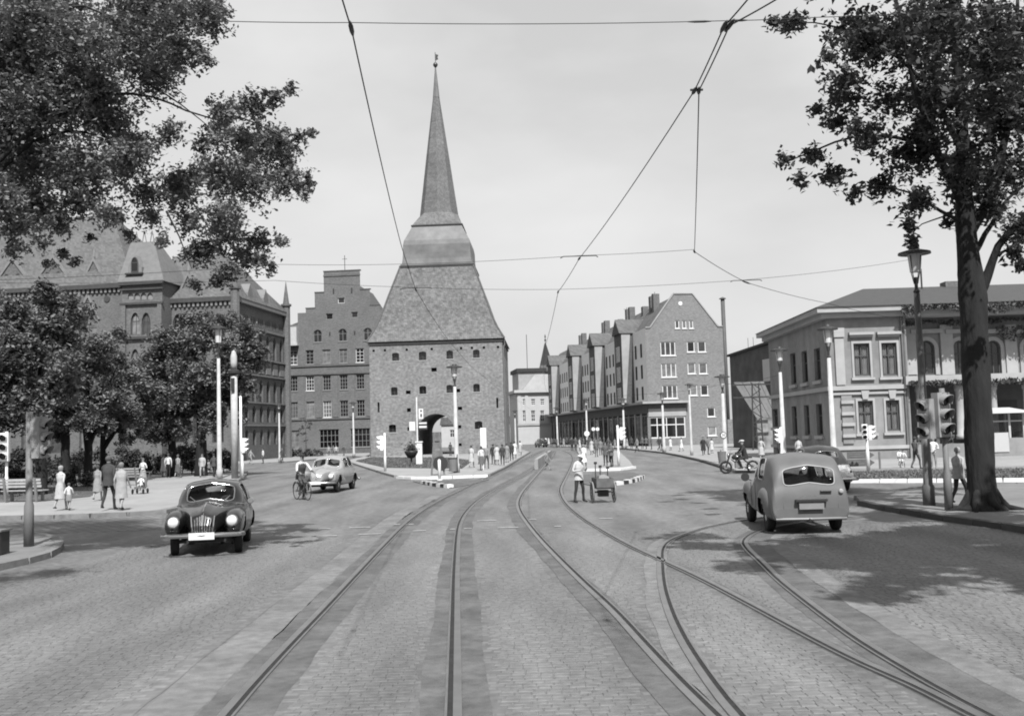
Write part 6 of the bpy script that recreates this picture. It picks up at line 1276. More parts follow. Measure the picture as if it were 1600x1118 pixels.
def car(name, label, loc, heading, paint, kind, two=None, capm=None, group=None):
    rz = heading; t = thing(name, label, 'car', loc, rz, group); capm = capm or paint
    if kind == 'beetle':
        ST = [(2.02, .42, .62, .74, .12, .17, .15, .08, .02), (1.9, .36, .76, .88, .22, .28, .25, .16, .03), (1.35, .34, .86, 1.0, .36, .46, .42, .28, .05), (0.74, .29, .93, 1.03, .62, .72, .66, .50, .05), (0.28, .28, .95, 1.41, .68, .76, .72, .53, .035),
              (-0.3, .28, .95, 1.475, .70, .78, .735, .56, .03), (-0.9, .28, .94, 1.43, .70, .78, .72, .53, .03), (-1.4, .30, .90, 1.22, .66, .74, .67, .44, .03), (-1.8, .34, .80, .96, .56, .66, .58, .34, .02), (-2.08, .42, .60, .70, .36, .44, .38, .22, .01)]
        wins = [(3.52, 0.40, 7, 1.8), (4.55, 0.42, 4.05, 0.82), (5.62, 0.48, 4.05, 0.78), (7.0, 0.32, 7, 1.3)]
        car_shell(t, ST, wins, paint, M_chrome, wheels=((1.32, .34), (-1.02, .34)), wr=0.38)
        for s in (-1, 1):
            fender(t, [(2.0, .60, .62, .04, .05), (1.92, .60, .64, .15, .20), (1.6, .59, .66, .20, .27), (1.2, .59, .66, .20, .26), (0.7, .60, .58, .16, .24), (0.2, .62, .48, .10, .16), (-0.1, .64, .42, .03, .05)], paint, 1.32, .34, .37, s)
            fender(t, [(-0.35, .64, .48, .04, .06), (-0.65, .62, .54, .14, .22), (-1.0, .61, .58, .19, .27), (-1.5, .58, .54, .18, .25), (-2.0, .52, .50, .10, .14), (-2.1, .5, .48, .03, .04)], paint, -1.02, .34, .37, s)
            wheel(t, 1.32, s * .64, .33, .16, capm, 0.10); wheel(t, -1.02, s * .62, .33, .16, capm)
            hl = MB().lathe([(.09, -.14), (.13, .0), (.122, .025)], (0, 0, 0), 18, 'x').build('headlight', M_chrome, t, (1.99, s * .575, .715), smooth=True); MB().lathe([(.115, .0), (.09, .035), (.01, .05)], (.022, 0, 0), 18, 'x').build('lens', M_hlens, hl, smooth=True)
            MB().box(-0.06, 0.06, -.012, .012, -.012, .012).build('door_handle', M_chrome, t, (-.22, s * .775, .86))
            MB().tube([(0.85, s * .56, 1.0), (0.6, s * .70, .97), (0.0, s * .755, .95), (-.8, s * .745, .94)], .011, 5).build('belt_trim', M_chrome, t)
            MB().tube([(.06, s * .1 + .2 * s, .0), (.02, s * .42, .10)], .008, 5).build('wiper', M_chrome, t, (.64, 0, 1.06))
        for k in range(7): y = (k - 3) * .055; MB().tube([(2.0 - abs(k - 3) * .012, y, .84 - abs(k - 3) * .02), (2.10 - abs(k - 3) * .012, y * .9, .64), (2.09 - abs(k - 3) * .012, y * .8, .46)], .014 if k != 3 else .03, 5).build('grille_bar', M_chrome, t)
        for s in (-1, 1): MB().tube([(2.0, s * .23, .83), (2.05, s * .21, .62), (2.03, s * .18, .46)], .02, 5).build('grille_bar', M_chrome, t)
        MB().tube([(1.3, 0, 1.055), (1.7, 0, .995), (1.95, 0, .91)], .016, 5).build('bonnet_strip', M_chrome, t)
        MB().tube([(1.9, -.80, .44), (2.1, -.62, .45), (2.16, 0, .45), (2.1, .62, .45), (1.9, .80, .44)], .055, 8, squash=.9).build('bumper', M_chrome, t, smooth=True)
        MB().tube([(-1.98, -.66, .44), (-2.16, -.4, .44), (-2.18, .4, .44), (-1.98, .66, .44)], .05, 8).build('bumper', M_chrome, t, smooth=True)
        MB().box(2.19, 2.205, -.25, .25, .37, .51).build('number_plate', M_sign, t)
        MB().lathe([(.07, 0), (.075, .03), (.06, .04)], (0, 0, 0), 12, 'x').build('mirror', M_chrome, t, (.36, .82, 1.02)); L_, fz = 1.4, .3
    elif kind == 'saloon':
        ST = [(2.28, .42, .62, .74, .14, .2, .18, .10, .02), (2.1, .38, .80, .92, .26, .32, .30, .2, .03), (1.5, .36, .90, 1.02, .42, .52, .47, .32, .05), (0.72, .32, .98, 1.08, .68, .78, .70, .55, .05), (0.35, .30, 1.0, 1.44, .72, .82, .76, .58, .035),
              (-0.3, .30, 1.0, 1.56, .74, .84, .78, .6, .03), (-1.0, .30, 1.0, 1.52, .74, .84, .77, .57, .03), (-1.6, .32, .96, 1.28, .70, .8, .72, .48, .03), (-2.0, .36, .84, 1.0, .58, .7, .6, .36, .02), (-2.3, .44, .62, .74, .38, .46, .4, .24, .01)]
        wins = [(3.55, 0.36, 5.95, 0.95), (4.55, 0.40, 4.05, 0.82), (5.58, 0.46, 4.05, 0.80), (7.0, 0.32, 7, 1.3)]
        car_shell(t, ST, wins, paint, M_chrome, wheels=((1.5, .35), (-1.25, .35)), wr=0.39, two=two)
        pf = two[0] if two else paint
        for s in (-1, 1):
            fender(t, [(2.2, .66, .64, .04, .05), (2.1, .66, .67, .16, .22), (1.8, .65, .68, .21, .28), (1.35, .65, .67, .21, .27), (0.8, .66, .58, .16, .24), (0.2, .68, .48, .10, .16), (-0.1, .7, .42, .03, .05)], pf, 1.5, .35, .38, s)
            fender(t, [(-0.5, .70, .48, .04, .06), (-0.85, .68, .56, .14, .23), (-1.25, .67, .60, .19, .28), (-1.75, .64, .56, .18, .25), (-2.2, .58, .52, .10, .14), (-2.3, .55, .5, .03, .04)], pf, -1.25, .35, .38, s)
            wheel(t, 1.5, s * .70, .34, .17, capm); wheel(t, -1.25, s * .68, .34, .17, capm)
            hl = MB().lathe([(.12, -.10), (.13, .0), (.12, .025)], (0, 0, 0), 16, 'x').build('headlight', M_chrome, t, (2.2, s * .63, .73), smooth=True); MB().lathe([(.115, .0), (.09, .03), (.01, .045)], (.022, 0, 0), 16, 'x').build('lens', M_hlens, hl, smooth=True)
            MB().lathe([(.04, 0), (.04, .03)], (0, 0, 0), 10, 'x').build('tail_light', M_lens, t, (-2.28, s * .58, .7))
        for k in range(9): y = (k - 4) * .045; MB().tube([(2.14 - abs(k - 4) * .012, y, .88 - abs(k - 4) * .02), (2.3 - abs(k - 4) * .02, y * .85, .66), (2.28 - abs(k - 4) * .02, y * .7, .46)], .012, 5).build('grille_bar', M_chrome, t)
        for sx, xx in ((1, 2.38), (-1, -2.42)): MB().tube([(xx - sx * .28, -.84, .45), (xx - sx * .05, -.6, .46), (xx, 0, .46), (xx - sx * .05, .6, .46), (xx - sx * .28, .84, .45)], .055, 8).build('bumper', M_chrome, t, smooth=True)
        MB().box(2.44, 2.455, -.25, .25, .4, .53).build('number_plate', M_sign, t); L_, fz = 1.6, .33
    else:                                   # estate car with a high rounded back
        ST = [(2.1, .45, .66, .80, .16, .24, .22, .12, .02), (1.95, .40, .88, 1.0, .34, .42, .38, .26, .03), (1.4, .38, 1.02, 1.14, .52, .62, .56, .40, .05), (0.85, .36, 1.10, 1.20, .74, .84, .74, .60, .05), (0.48, .36, 1.12, 1.66, .80, .88, .80, .62, .04),
              (-0.2, .33, 1.12, 1.80, .84, .90, .84, .70, .035), (-1.1, .32, 1.12, 1.82, .85, .91, .85, .71, .035), (-1.72, .32, 1.12, 1.76, .85, .905, .85, .70, .04), (-2.05, .32, 1.10, 1.53, .84, .89, .83, .67, .05), (-2.19, .32, 1.0, 1.12, .83, .875, .82, .66, .05), (-2.25, .33, .78, .88, .82, .86, .81, .66, .03), (-2.27, .36, .55, .62, .78, .82, .78, .62, .02)]
        wins = [(3.5, 0.38, 7, 2.0), (4.5, 0.42, 4.05, 0.80), (5.55, 0.42, 4.05, 0.80), (8.48, 0.48, 7, 1.62)]
        car_shell(t, ST, wins, paint, mat('pale_trim', 0.42, 0.05, 3, 0.4), wheels=((1.4, .36), (-1.27, .36)), wr=0.40)
        for s in (-1, 1):
            fender(t, [(2.08, .70, .68, .04, .05), (1.98, .70, .72, .16, .24), (1.65, .70, .76, .21, .32), (1.2, .70, .76, .21, .31), (0.75, .72, .66, .17, .28), (0.35, .74, .52, .10, .16), (0.1, .76, .46, .03, .05)], paint, 1.4, .36, .41, s)
            fender(t, [(-0.6, .84, .55, .04, .06), (-0.85, .83, .66, .14, .30), (-1.27, .83, .70, .18, .35), (-1.7, .82, .66, .16, .31), (-2.05, .76, .54, .12, .2), (-2.2, .74, .5, .04, .06)], paint, -1.27, .36, .41, s)
            wheel(t, 1.4, s * .76, .36, .18, capm); wheel(t, -1.27, s * .77, .36, .18, capm)
            hl = MB().lathe([(.12, -.10), (.13, .0), (.12, .025)], (0, 0, 0), 16, 'x').build('headlight', M_chrome, t, (2.05, s * .69, .82), smooth=True); MB().lathe([(.115, .0), (.09, .03), (.01, .045)], (.022, 0, 0), 16, 'x').build('lens', M_hlens, hl, smooth=True)
        MB().lathe([(.05, 0), (.05, -.05), (.03, -.06)], (0, 0, 0), 12, 'x').build('tail_light', mat('pale_trim', 0.42), t, (-2.24, -.70, .98))
        MB().box(-.05, .05, -.13, .13, -.012, .012).build('boot_handle', M_chrome, t, (-2.26, -.36, 1.0))
        o = MB().box(-.06, .06, -.36, .36, 0, .05).build('plate_lamp_bar', M_iron, t, (-2.33, 0, .76)); MB().slab([(-.34, .052), (.34, .052), (.16, .13), (-.16, .13)], -.05, .05).build('emblem', M_chrome, o, None, math.pi / 2)
        MB().box(-.012, .012, -.28, .28, -.17, -.01).build('number_plate', mat('dull_plate', .3, .06, 4), t, (-2.345, 0, .755))
        MB().lathe([(.1, 0), (.11, .03), (.09, .045)], (0, 0, 0), 12, 'x').build('mirror', M_iron, t, (.62, 1.0, 1.22)); MB().tube([(.62, .84, 1.12), (.63, 1.0, 1.2)], .012, 5).build('mirror_arm', M_iron, t)
        MB().tube([(-2.2, .05, .36), (-2.42, .05, .34)], .03, 8).build('exhaust_pipe', M_iron, t); MB().tube([(-2.24, -.8, .36), (-2.3, 0, .36), (-2.24, .8, .36)], .035, 6).build('bumper', paint, t)
        for y in (.62, -.62): MB().tube([(-2.17, y, 1.08), (-2.245, y, .86), (-2.268, y, .6)], .007, 4).build('door_seam', M_iron, t)
        MB().tube([(0.42, .895, .5), (0.42, .90, 1.1)], .007, 4).build('door_seam', M_iron, t); MB().tube([(-0.3, .915, .5), (-0.3, .92, 1.1)], .007, 4).build('door_seam', M_iron, t); L_, fz = 1.9, .36
    MB().box(-L_, L_, -.55, .55, fz - .06, fz).build('floor_pan', M_iron, t)
    for x in (-.12, -.95):
        for s in ((-1, 1) if x > -.5 else (0,)):
            w = .25 if s else .55; MB().box(x - .25, x + .25, s * .33 - w, s * .33 + w, fz + .003, fz + .32).hexa([(x - .36, s * .33 - w, fz + .3), (x - .2, s * .33 - w, fz + .3), (x - .2, s * .33 + w, fz + .3), (x - .36, s * .33 + w, fz + .3)], [(x - .48, s * .33 - w * .9, fz + .86), (x - .36, s * .33 - w * .9, fz + .86), (x - .36, s * .33 + w * .9, fz + .86), (x - .48, s * .33 + w * .9, fz + .86)]).build('seat', M_seat, t)
    MB().lathe([(.18, -.012), (.2, 0), (.18, .012)], (0, 0, 0), 20, 'x').build('steering_wheel', M_iron, t, (.38, .33, fz + .66))
    return t
def heading(p, q): return math.atan2(q.y - p.y, q.x - p.x)
# dark two-door saloon coming towards the camera
p = Vector((-6.45, 23.0, 0)); h_ = R(-90 + 5)
def place_px(pxf, pyf, D_off, ang):         # put the car so that its nose meets a ground pixel
    g = G(pxf, pyf); return Vector((g.x - math.cos(ang) * D_off, g.y - math.sin(ang) * D_off, 0))
M_pdk = mat('black_car_paint', 0.022, 0.1, 2, 0.25, coat=0.6, spec=0.5); M_plt = mat('pale_car_paint', 0.36, 0.06, 2, 0.35, coat=0.4); M_pgr = mat('dusty_grey_paint', 0.175, 0.10, 2.5, 0.45, coat=0.15, var2=0.1); M_pgd = mat('mid_grey_paint', 0.12, 0.06, 2, 0.35, coat=0.3)
ang = R(-80); c1 = place_px(316, 871, 2.1, ang); car('dark_saloon', 'shiny dark rounded two-door saloon driving towards the tram tracks', c1, ang, M_pdk, 'beetle', capm=M_chrome)
dv = person(c1 + Vector((math.cos(ang) * -.15 - math.sin(ang) * .33, math.sin(ang) * -.15 + math.cos(ang) * .33, -.36)), 1.70, ang + math.pi / 2, 'driver in a pale jacket at the wheel of the dark saloon', pose='sit', top=.5, bottom=.2, hk='hat', hair=.1)
ang = R(-95); c2 = place_px(495, 771, 2.2, ang); car('pale_saloon', 'pale four-door saloon with split windscreen behind the cyclist', c2, ang, M_plt, 'saloon', capm=M_chrome)
ang = R(90 - 3.5); g = G(1263, 832); c3 = Vector((g.x + math.cos(ang) * 1.7, g.y + math.sin(ang) * 1.7, 0)); car('estate_car', 'grey high-roofed estate car seen from behind on the branch rails', c3, ang, M_pgr, 'estate', capm=M_pgr).scale = (.92, .92, .92)
person(c3 + Vector((math.cos(ang) * -.05 - math.sin(ang) * .36, math.sin(ang) * -.05 + math.cos(ang) * .33, -.14)), 1.62, ang + math.pi / 2, 'driver in dark clothes inside the grey estate car', pose='sit', top=.08, bottom=.08)
ang = R(90); g = G(1274, 764); c4 = Vector((g.x, g.y, 0)); car('two_tone_saloon', 'two-tone saloon with pale sides and grey roof ahead of the estate car', c4, ang, M_pgd, 'saloon', two=(mat('cream_car_paint', 0.7, 0.05, 2, 0.35, coat=0.4), 0.93), capm=M_chrome)
ang = R(100); g = G(846, 698.5); car('distant_car', 'small dark car far down the street by the pale corner house', Vector((g.x, g.y, 0)), ang, M_pdk, 'beetle')
# bicycle and its rider
def spoked(root, c, r_, n, m, tyre, axis='y', nm='wheel', rr=.018, sr=.003):
    P = [(r_ * math.cos(a * 2 * math.pi / 28), 0, r_ * math.sin(a * 2 * math.pi / 28)) for a in range(29)]
    o = MB().tube(P, rr, 6, cap=False).build(nm, tyre, root, c, smooth=True)
    for k in range(n): a = 2 * math.pi * k / n; MB().tube([(0, 0, 0), (r_ * .98 * math.cos(a), 0, r_ * .98 * math.sin(a))], sr, 4).build('spoke', m, o)
    MB().lathe([(rr * 1.6, -.05), (rr * 1.6, .05)], (0, 0, 0), 8, 'y').build('hub', m, o); return o
def bicycle(p, rz, label):
    t = thing('bicycle', label, 'bicycle', p, rz); r_ = .34
    spoked(t, (.54, 0, r_), r_ - .018, 16, M_chrome, M_tyre); spoked(t, (-.52, 0, r_), r_ - .018, 16, M_chrome, M_tyre)
    f = MB()
    for a, b in (((-.12, 0, .92), (0, 0, .29)), ((0, 0, .29), (.40, 0, .72)), ((-.09, 0, .80), (.38, 0, .80)), ((-.52, 0, r_), (0, 0, .29)), ((-.52, 0, r_), (-.09, 0, .80)), ((.36, 0, .92), (.44, 0, .65)), ((.44, 0, .65), (.54, 0, r_))): f.tube([a, b], .017, 6)
    f.build('frame', M_pdark, t); MB().tube([(.24, -.27, 1.0), (.36, -.2, 1.02), (.37, 0, .98), (.36, .2, 1.02), (.24, .27, 1.0)], .014, 6).build('handlebar', M_chrome, t)
    MB().hexa([(-.26, -.09, .93), (.02, -.03, .93), (.02, .03, .93), (-.26, .09, .93)], [(-.28, -.1, .99), (.03, -.03, .98), (.03, .03, .98), (-.28, .1, .99)]).build('saddle', M_iron, t)
    for c in ((.54, r_), (-.52, r_)): MB().grid([[(c[0] + .37 * math.cos(a), -.025, c[1] + .37 * math.sin(a)), (c[0] + .37 * math.cos(a), .025, c[1] + .37 * math.sin(a))] for a in np.linspace(.3, 2.9, 14)]).build('mudguard', M_pdark, t)
    for s in (-1, 1): MB().tube([(0, s * .05, .29), (s * .14, s * .07, .29 - s * .08)], .012, 5).box(s * .14 - .05, s * .14 + .05, s * .07, s * .15, .28 - s * .08, .30 - s * .08).build('pedal', M_iron, t)
    MB().lathe([(.05, 0), (.06, .06)], (.46, 0, .9), 10, 'x').build('lamp', M_chrome, t)
    return t
bp0 = G(472, 780.5); bicycle(bp0, R(-55), 'bicycle ridden before the pale saloon')
a_ = R(-55); person(bp0 + Vector((math.cos(a_) * -.14, math.sin(a_) * -.14, -.02)), 1.78, a_ + math.pi / 2, 'cyclist in dark cap and open jacket over white shirt', pose='bike', top=.62, bottom=.1, sleeve=.1, hk='cap', hair=.05, garm='jacket', gv=.09)
# motorcycle with rider, heading left
mp_ = G(1156, 739.5); ma = R(178); t = thing('motorcycle', 'dark motorcycle with rider heading towards the shops', 'motorcycle', mp_, ma)
for x in (.68, -.66): spoked(t, (x, 0, .33), .27, 14, M_chrome, M_tyre, rr=.055, sr=.006)
f = MB()
for a, b in (((-.66, .09, .33), (-.2, .09, .72)), ((-.66, -.09, .33), (-.2, -.09, .72)), ((-.3, 0, .72), (.38, 0, .80)), ((-.1, 0, .32), (.40, 0, .72)), ((.68, .09, .33), (.46, .09, .95)), ((.68, -.09, .33), (.46, -.09, .95)), ((-.66, 0, .33), (-.1, 0, .32))): f.tube([a, b], .028, 6)
f.build('frame', M_iron, t); MB().lathe([(.03, -.02), (.12, .05), (.15, .2), (.13, .42), (.04, .5)], (-.12, 0, .82), 14, 'x', (1, .9)).build('fuel_tank', M_pdk, t, smooth=True)
MB().box(-.08, .22, -.12, .12, .28, .55).lathe([(.09, .55), (.10, .6), (.10, .75), (.08, .78)], (.1, 0, 0), 10).build('engine', M_pdark, t); MB().box(-.62, -.14, -.13, .13, .76, .85).build('saddle', M_iron, t)
MB().tube([(.3, -.36, 1.02), (.44, -.2, 1.04), (.44, .2, 1.04), (.3, .36, 1.02)], .016, 6).build('handlebar', M_chrome, t); MB().lathe([(.1, -.08), (.11, .02), (.02, .05)], (.56, 0, .92), 14, 'x').build('headlight', M_chrome, t, smooth=True)
for x in (.68, -.66): MB().grid([[(x + .36 * math.cos(a), -.07, .33 + .36 * math.sin(a)), (x + .36 * math.cos(a), .07, .33 + .36 * math.sin(a))] for a in np.linspace(.2, 2.9, 14)]).build('mudguard', M_pdk, t)
MB().tube([(.1, -.14, .3), (-.3, -.16, .26), (-.9, -.16, .28)], .035, 8).build('exhaust_pipe', M_chrome, t); MB().add([(.45, -.25, 1.05), (.45, .25, 1.05), (.3, .2, 1.4), (.3, -.2, 1.4)], [(0, 1, 2, 3)]).build('windscreen', M_carglass, t)
person(mp_ + Vector((math.cos(ma) * -.30, math.sin(ma) * -.30, -.10)), 1.76, ma + math.pi / 2, 'motorcyclist in dark leathers and pale helmet', pose='moto', top=.04, bottom=.04, hk='cap', hair=.6, garm='jacket', gv=.04)
# handcart with tools
pc = G(943, 784.5); hc_ = thing('handcart', 'two-wheeled wooden handcart with upright tools beside the road worker', 'handcart', pc, R(5)); wc = 17 / F * pc.y; M_cw = mat('grey_cart_wood', 0.17, 0.25, 4, 0.8)
for s in (-1, 1):
    o = spoked(hc_, (0, 0, .34), .32, 10, M_pdark, mat('iron_tyre', 0.3, .1, 3, .5), rr=.028, sr=.013); o.location = (s * wc, 0, .345); o.rotation_euler = (0, 0, math.pi / 2)
MB().tube([(-wc, 0, .345), (wc, 0, .345)], .025, 6).build('axle', M_iron, hc_)
zc1 = .80; w2 = wc * .78
MB().hexa([(-w2 * .95, -.42, .46), (w2 * .95, -.42, .46), (w2 * .95, .5, .46), (-w2 * .95, .5, .46)], [(-w2, -.45, .5), (w2, -.45, .5), (w2, .55, .5), (-w2, .55, .5)]).build('cart_bed', M_cw, hc_)
for a in ((-w2, -w2 + .03, -.45, .55), (w2 - .03, w2, -.45, .55), (-w2 + .032, w2 - .032, -.45, -.42), (-w2 + .032, w2 - .032, .52, .55)): MB().box(a[0], a[1], a[2], a[3], .503, zc1).build('side_board', M_cw, hc_)
MB().hexa([(-w2 * .8, -.3, .6), (w2 * .8, -.3, .6), (w2 * .8, .4, .6), (-w2 * .8, .4, .6)], [(-w2 * .5, -.2, zc1 + .08), (w2 * .6, -.2, zc1 + .04), (w2 * .4, .3, zc1 + .1), (-w2 * .5, .3, zc1 + .06)]).build('load', mat('sand_load', .32, .2, 5), hc_)
for x, y, z, l_ in ((-.22, .1, zc1 - .2, 1.32), (-.05, .2, zc1 - .2, 1.2), (.18, .1, zc1 - .2, 1.16)): MB().tube([(x, y, z), (x + .02, y + .05, l_)], .018, 6).box(x - .03, x + .07, y + .02, y + .06, l_ - .08, l_).build('tool', M_iron, hc_)
for s in (-1, 1): MB().tube([(s * w2 * .8, .5, .52), (s * w2 * .7, 1.5, .62)], .025, 6).build('shaft', M_cw, hc_)
MB().tube([(-w2 * .72, 1.46, .62), (w2 * .72, 1.46, .62)], .02, 6).build('pull_bar', M_cw, hc_); MB().box(-.16, .16, -.15, .2, .2, .40).build('under_box', M_iron, hc_)
# pram with child
pr = G(219, 771, .12); t = thing('push_chair', 'low push chair with a white-clad child before the woman in white blouse', 'push chair', pr, R(-90)); 
for x in (-.28, .28):
    for s in (-.24, .24): MB().lathe([(.10, -.02), (.12, -.01), (.12, .01), (.10, .02)], (x, s, .12), 14, 'y').build('wheel', M_tyre, t)
MB().box(-.25, .2, -.2, .2, .25, .32).hexa([(-.28, -.2, .3), (-.22, -.2, .3), (-.22, .2, .3), (-.28, .2, .3)], [(-.4, -.2, .72), (-.34, -.2, .72), (-.34, .2, .72), (-.4, .2, .72)]).build('seat', M_cw, t)
for s in (-.22, .22): MB().tube([(.28, s, .12), (-.1, s, .3), (-.6, s, .95)], .014, 5).tube([(-.28, s, .12), (.1, s, .3)], .014, 5).build('side_frame', M_chrome, t)
MB().tube([(-.6, -.22, .95), (-.6, .22, .95)], .016, 6).build('handle', M_chrome, t)
person(pr + Vector((0, .12, -.10)), .92, R(0), 'small child in white seated in the push chair', pose='sit', top=.7, bottom=.65, legs=1, hk='bob', hair=.5)
# ------------------------------------------------------------------ trees
M_bark = mat('bark', 0.027, 0.35, 4, 0.95, 0.6, 14, stretch=(1, 1, 0.25))
def leafmat(name, v): return mat(name, v, 0.45, 0.9, 0.55, 0, trans=0.22, spec=0.25)
M_leafL = leafmat('lime_leaf', 0.24); M_leafR = leafmat('maple_leaf', 0.09); M_leafP = leafmat('park_leaf', 0.22); M_leafB = leafmat('bush_leaf', 0.085)
def leaf_cloud(name, blobs, leaf, per, mat_, parent, rg, sq=(1, 1, 0.85), twig=1.0, up=0.6, flat=0.45):
    # blobs: (centre xyz, radius); leaves grow along twigs that leave each blob's heart
    PV = []
    for c, r_ in blobs:
        nt_ = max(5, int(per * (r_ / leaf) ** 1.6 / 60)); d = rg.normal(size=(nt_, 3)); d /= np.linalg.norm(d, axis=1)[:, None]; d *= np.array(sq); ln = r_ * rg.uniform(0.45, 1.12, nt_) * twig
        nl = 15; u = rg.uniform(0.15, 1.0, (nt_, nl)) ** 0.8; p = np.array(c)[None, None] + d[:, None] * (ln[:, None] * u)[..., None]; p[..., 2] -= (u ** 2) * r_ * 0.18
        p += rg.normal(size=p.shape) * leaf * 0.75; PV.append(p.reshape(-1, 3))
    P = np.concatenate(PV); n = len(P); nn = rg.normal(size=(n, 3)); nn[:, 2] += up * np.sign(nn[:, 2] + 1e-6) + 0.3; nn /= np.linalg.norm(nn, axis=1)[:, None]
    a = rg.normal(size=(n, 3)); a -= nn * (a * nn).sum(1)[:, None]; a /= np.linalg.norm(a, axis=1)[:, None]; b = np.cross(nn, a); s = (leaf * rg.uniform(0.55, 1.25, n))[:, None]
    bend = nn * s * 0.15
    V_ = np.stack([P - a * s, P - b * s * flat * 1.2 - a * s * 0.25 + bend, P + a * s, P + b * s * flat * 1.2 - a * s * 0.25 + bend], 1).reshape(-1, 3)
    me = bpy.data.meshes.new(name); me.vertices.add(n * 4); me.vertices.foreach_set('co', V_.ravel().astype(np.float32)); me.loops.add(n * 4); me.loops.foreach_set('vertex_index', np.arange(n * 4, dtype=np.int32))
    me.polygons.add(n); me.polygons.foreach_set('loop_start', np.arange(0, n * 4, 4, dtype=np.int32)); me.update(calc_edges=True); me.validate(); me.materials.append(mat_)
    return obj(name, me, parent)
def limb(parent, pts, r0, r1, n=10, nm='limb', wob=0.0, seed=0):
    P = spline(pts, 0.35); rr = random.Random(seed); k = len(P); R_ = [r0 + (r1 - r0) * (i / (k - 1)) ** 0.8 for i in range(k)]
    if wob: P = [p + Vector((rr.uniform(-wob, wob), rr.uniform(-wob, wob), 0)) * (0 if i in (0, k - 1) else 1) for i, p in enumerate(P)]
    return MB().tube(P, R_, n).build(nm, M_bark, parent, smooth=True)
rgt = np.random.default_rng(11)
def sunlit(bl, base, spots):                # leave the open sky towards the sun free above these spots
    out = []
    for c, r_ in bl:
        w = Vector(c) + base; ok = True
        for p, q in spots:
            d = w - Vector(p); t = d.dot(sdir)
            if t > 0 and (d - sdir * t).length < r_ + q: ok = False
        if ok: out.append((c, r_))
    return out
CARS = [((c3.x, c3.y - .8, 1.0), 1.3), ((c3.x, c3.y + .9, 1.3), 1.0), ((c1.x, c1.y - .6, .8), 1.3), ((c1.x + .2, c1.y + 1.0, .9), 1.0), ((c4.x, c4.y, 1.0), 1.8)]
# the near lime tree whose boughs hang into the upper left
T0 = Vector((-13.6, 18.6, 0.12)); tl = thing('lime_tree', 'big lime tree with boughs hanging over the upper left, trunk outside the view', 'tree', T0)
LB = [(40, 30, 90), (120, 60, 85), (200, 40, 75), (268, 28, 62), (318, 18, 42), (60, 150, 85), (150, 140, 70), (225, 105, 55), (285, 82, 42), (325, 95, 16), (50, 250, 78), (130, 255, 75), (205, 245, 50), (265, 205, 30), (345, 172, 34), (395, 165, 38), (430, 150, 24), (452, 136, 13), (375, 215, 46), (430, 225, 40), (470, 213, 17), (488, 207, 9), (330, 270, 48), (395, 285, 48), (448, 285, 34), (482, 278, 14), (478, 302, 12), (275, 285, 42), (225, 300, 38), (345, 340, 42), (400, 372, 32), (330, 390, 32), (355, 425, 24), (405, 405, 22), (440, 378, 13), (425, 418, 12), (295, 345, 34), (60, 325, 42), (130, 318, 34), (62, 375, 20), (98, 395, 14), (140, 372, 10), (20, 350, 34), (-5, 90, 80), (-5, 200, 80), (-5, 300, 60), (180, 330, 20), (165, 185, 30), (305, 445, 14), (318, 225, 20), (90, 342, 34), (160, 332, 30), (235, 338, 24), (302, 392, 30), (380, 398, 34), (340, 438, 19), (20, 388, 24), (118, 408, 11), (75, 412, 12), (250, 372, 14), (200, 368, 12)]
bl = []
for px, py, r_ in LB:
    D = rgt.uniform(17.9, 20.4); p = AT(px, py, D) - T0; bl.append(((p.x, p.y, p.z), r_ / F * D))
    if r_ > 38:
        for _ in range(2): D2 = D + rgt.uniform(0.4, 2.4); p = AT(px + rgt.normal() * r_ * .4, py + rgt.normal() * r_ * .4, D2) - T0; bl.append(((p.x, p.y, p.z), r_ / F * D2 * .9))
for c, r_ in (((-1.5, 0, 12), 2.6), ((1, 2, 13), 2.6), ((-2.5, -3, 10), 2.5), ((2.5, -1, 12.5), 2.4), ((-3, 2.5, 9.5), 2.6), ((0.2, -3.0, 12.5), 2.2), ((-1.5, 3, 8), 2.2), ((3.2, 2.2, 12.3), 2.0)): bl.append((c, r_))
bl = bl[:-8] + [((5.4, -7.8, 9.2), 1.1), ((4.0, -7.3, 8.9), 1.2), ((6.4, -7.3, 9.7), .8), ((2.8, -6.6, 8.7), 1.1)] + bl[-8:]
nv = len(LB); leaf_cloud('crown', [(c, r_ * 1.12) for c, r_ in bl[:-8] + sunlit(bl[-8:], T0, CARS)], 0.050, 74, M_leafL, tl, rgt)
limb(tl, [(0, 0, 0), (0.1, 0, 2), (0, 0.1, 4.5), (-0.3, 0, 8), (-0.2, 0, 11)], 0.45, 0.12, 12, 'trunk')
limb(tl, [(0, 0, 5), (1.6, -2.8, 7.2), (3.6, -6.2, 8.6), (6.2, -7.6, 9.4)], 0.14, 0.02, 8, 'limb', 0.04, 9)
hang = [AT(250, 250, 19) - T0, AT(350, 190, 18.8) - T0, AT(240, 60, 19) - T0]
for i, h in enumerate(hang): limb(tl, [Vector((0, 0.05, 3.6 + i * 0.8)), Vector((h.x * .3, h.y * .4, 5.4 + i * .7)), Vector((h.x * .7, h.y * .8, h.z + .5)), h], 0.10, 0.012, 7, 'limb', 0.06, i)
for px, py, qx, qy in ((200, 90, 290, 150), (230, 130, 340, 210), (260, 330, 300, 420), (290, 300, 350, 400), (180, 170, 215, 200), (360, 180, 440, 215), (10, 380, 90, 330)):
    a, b = AT(px, py, 18.8) - T0, AT(qx, qy, 18.6) - T0; limb(tl, [a, a.lerp(b, .5) + Vector((0, 0, .06)), b], 0.022, 0.007, 5, 'twig', 0.01, px)
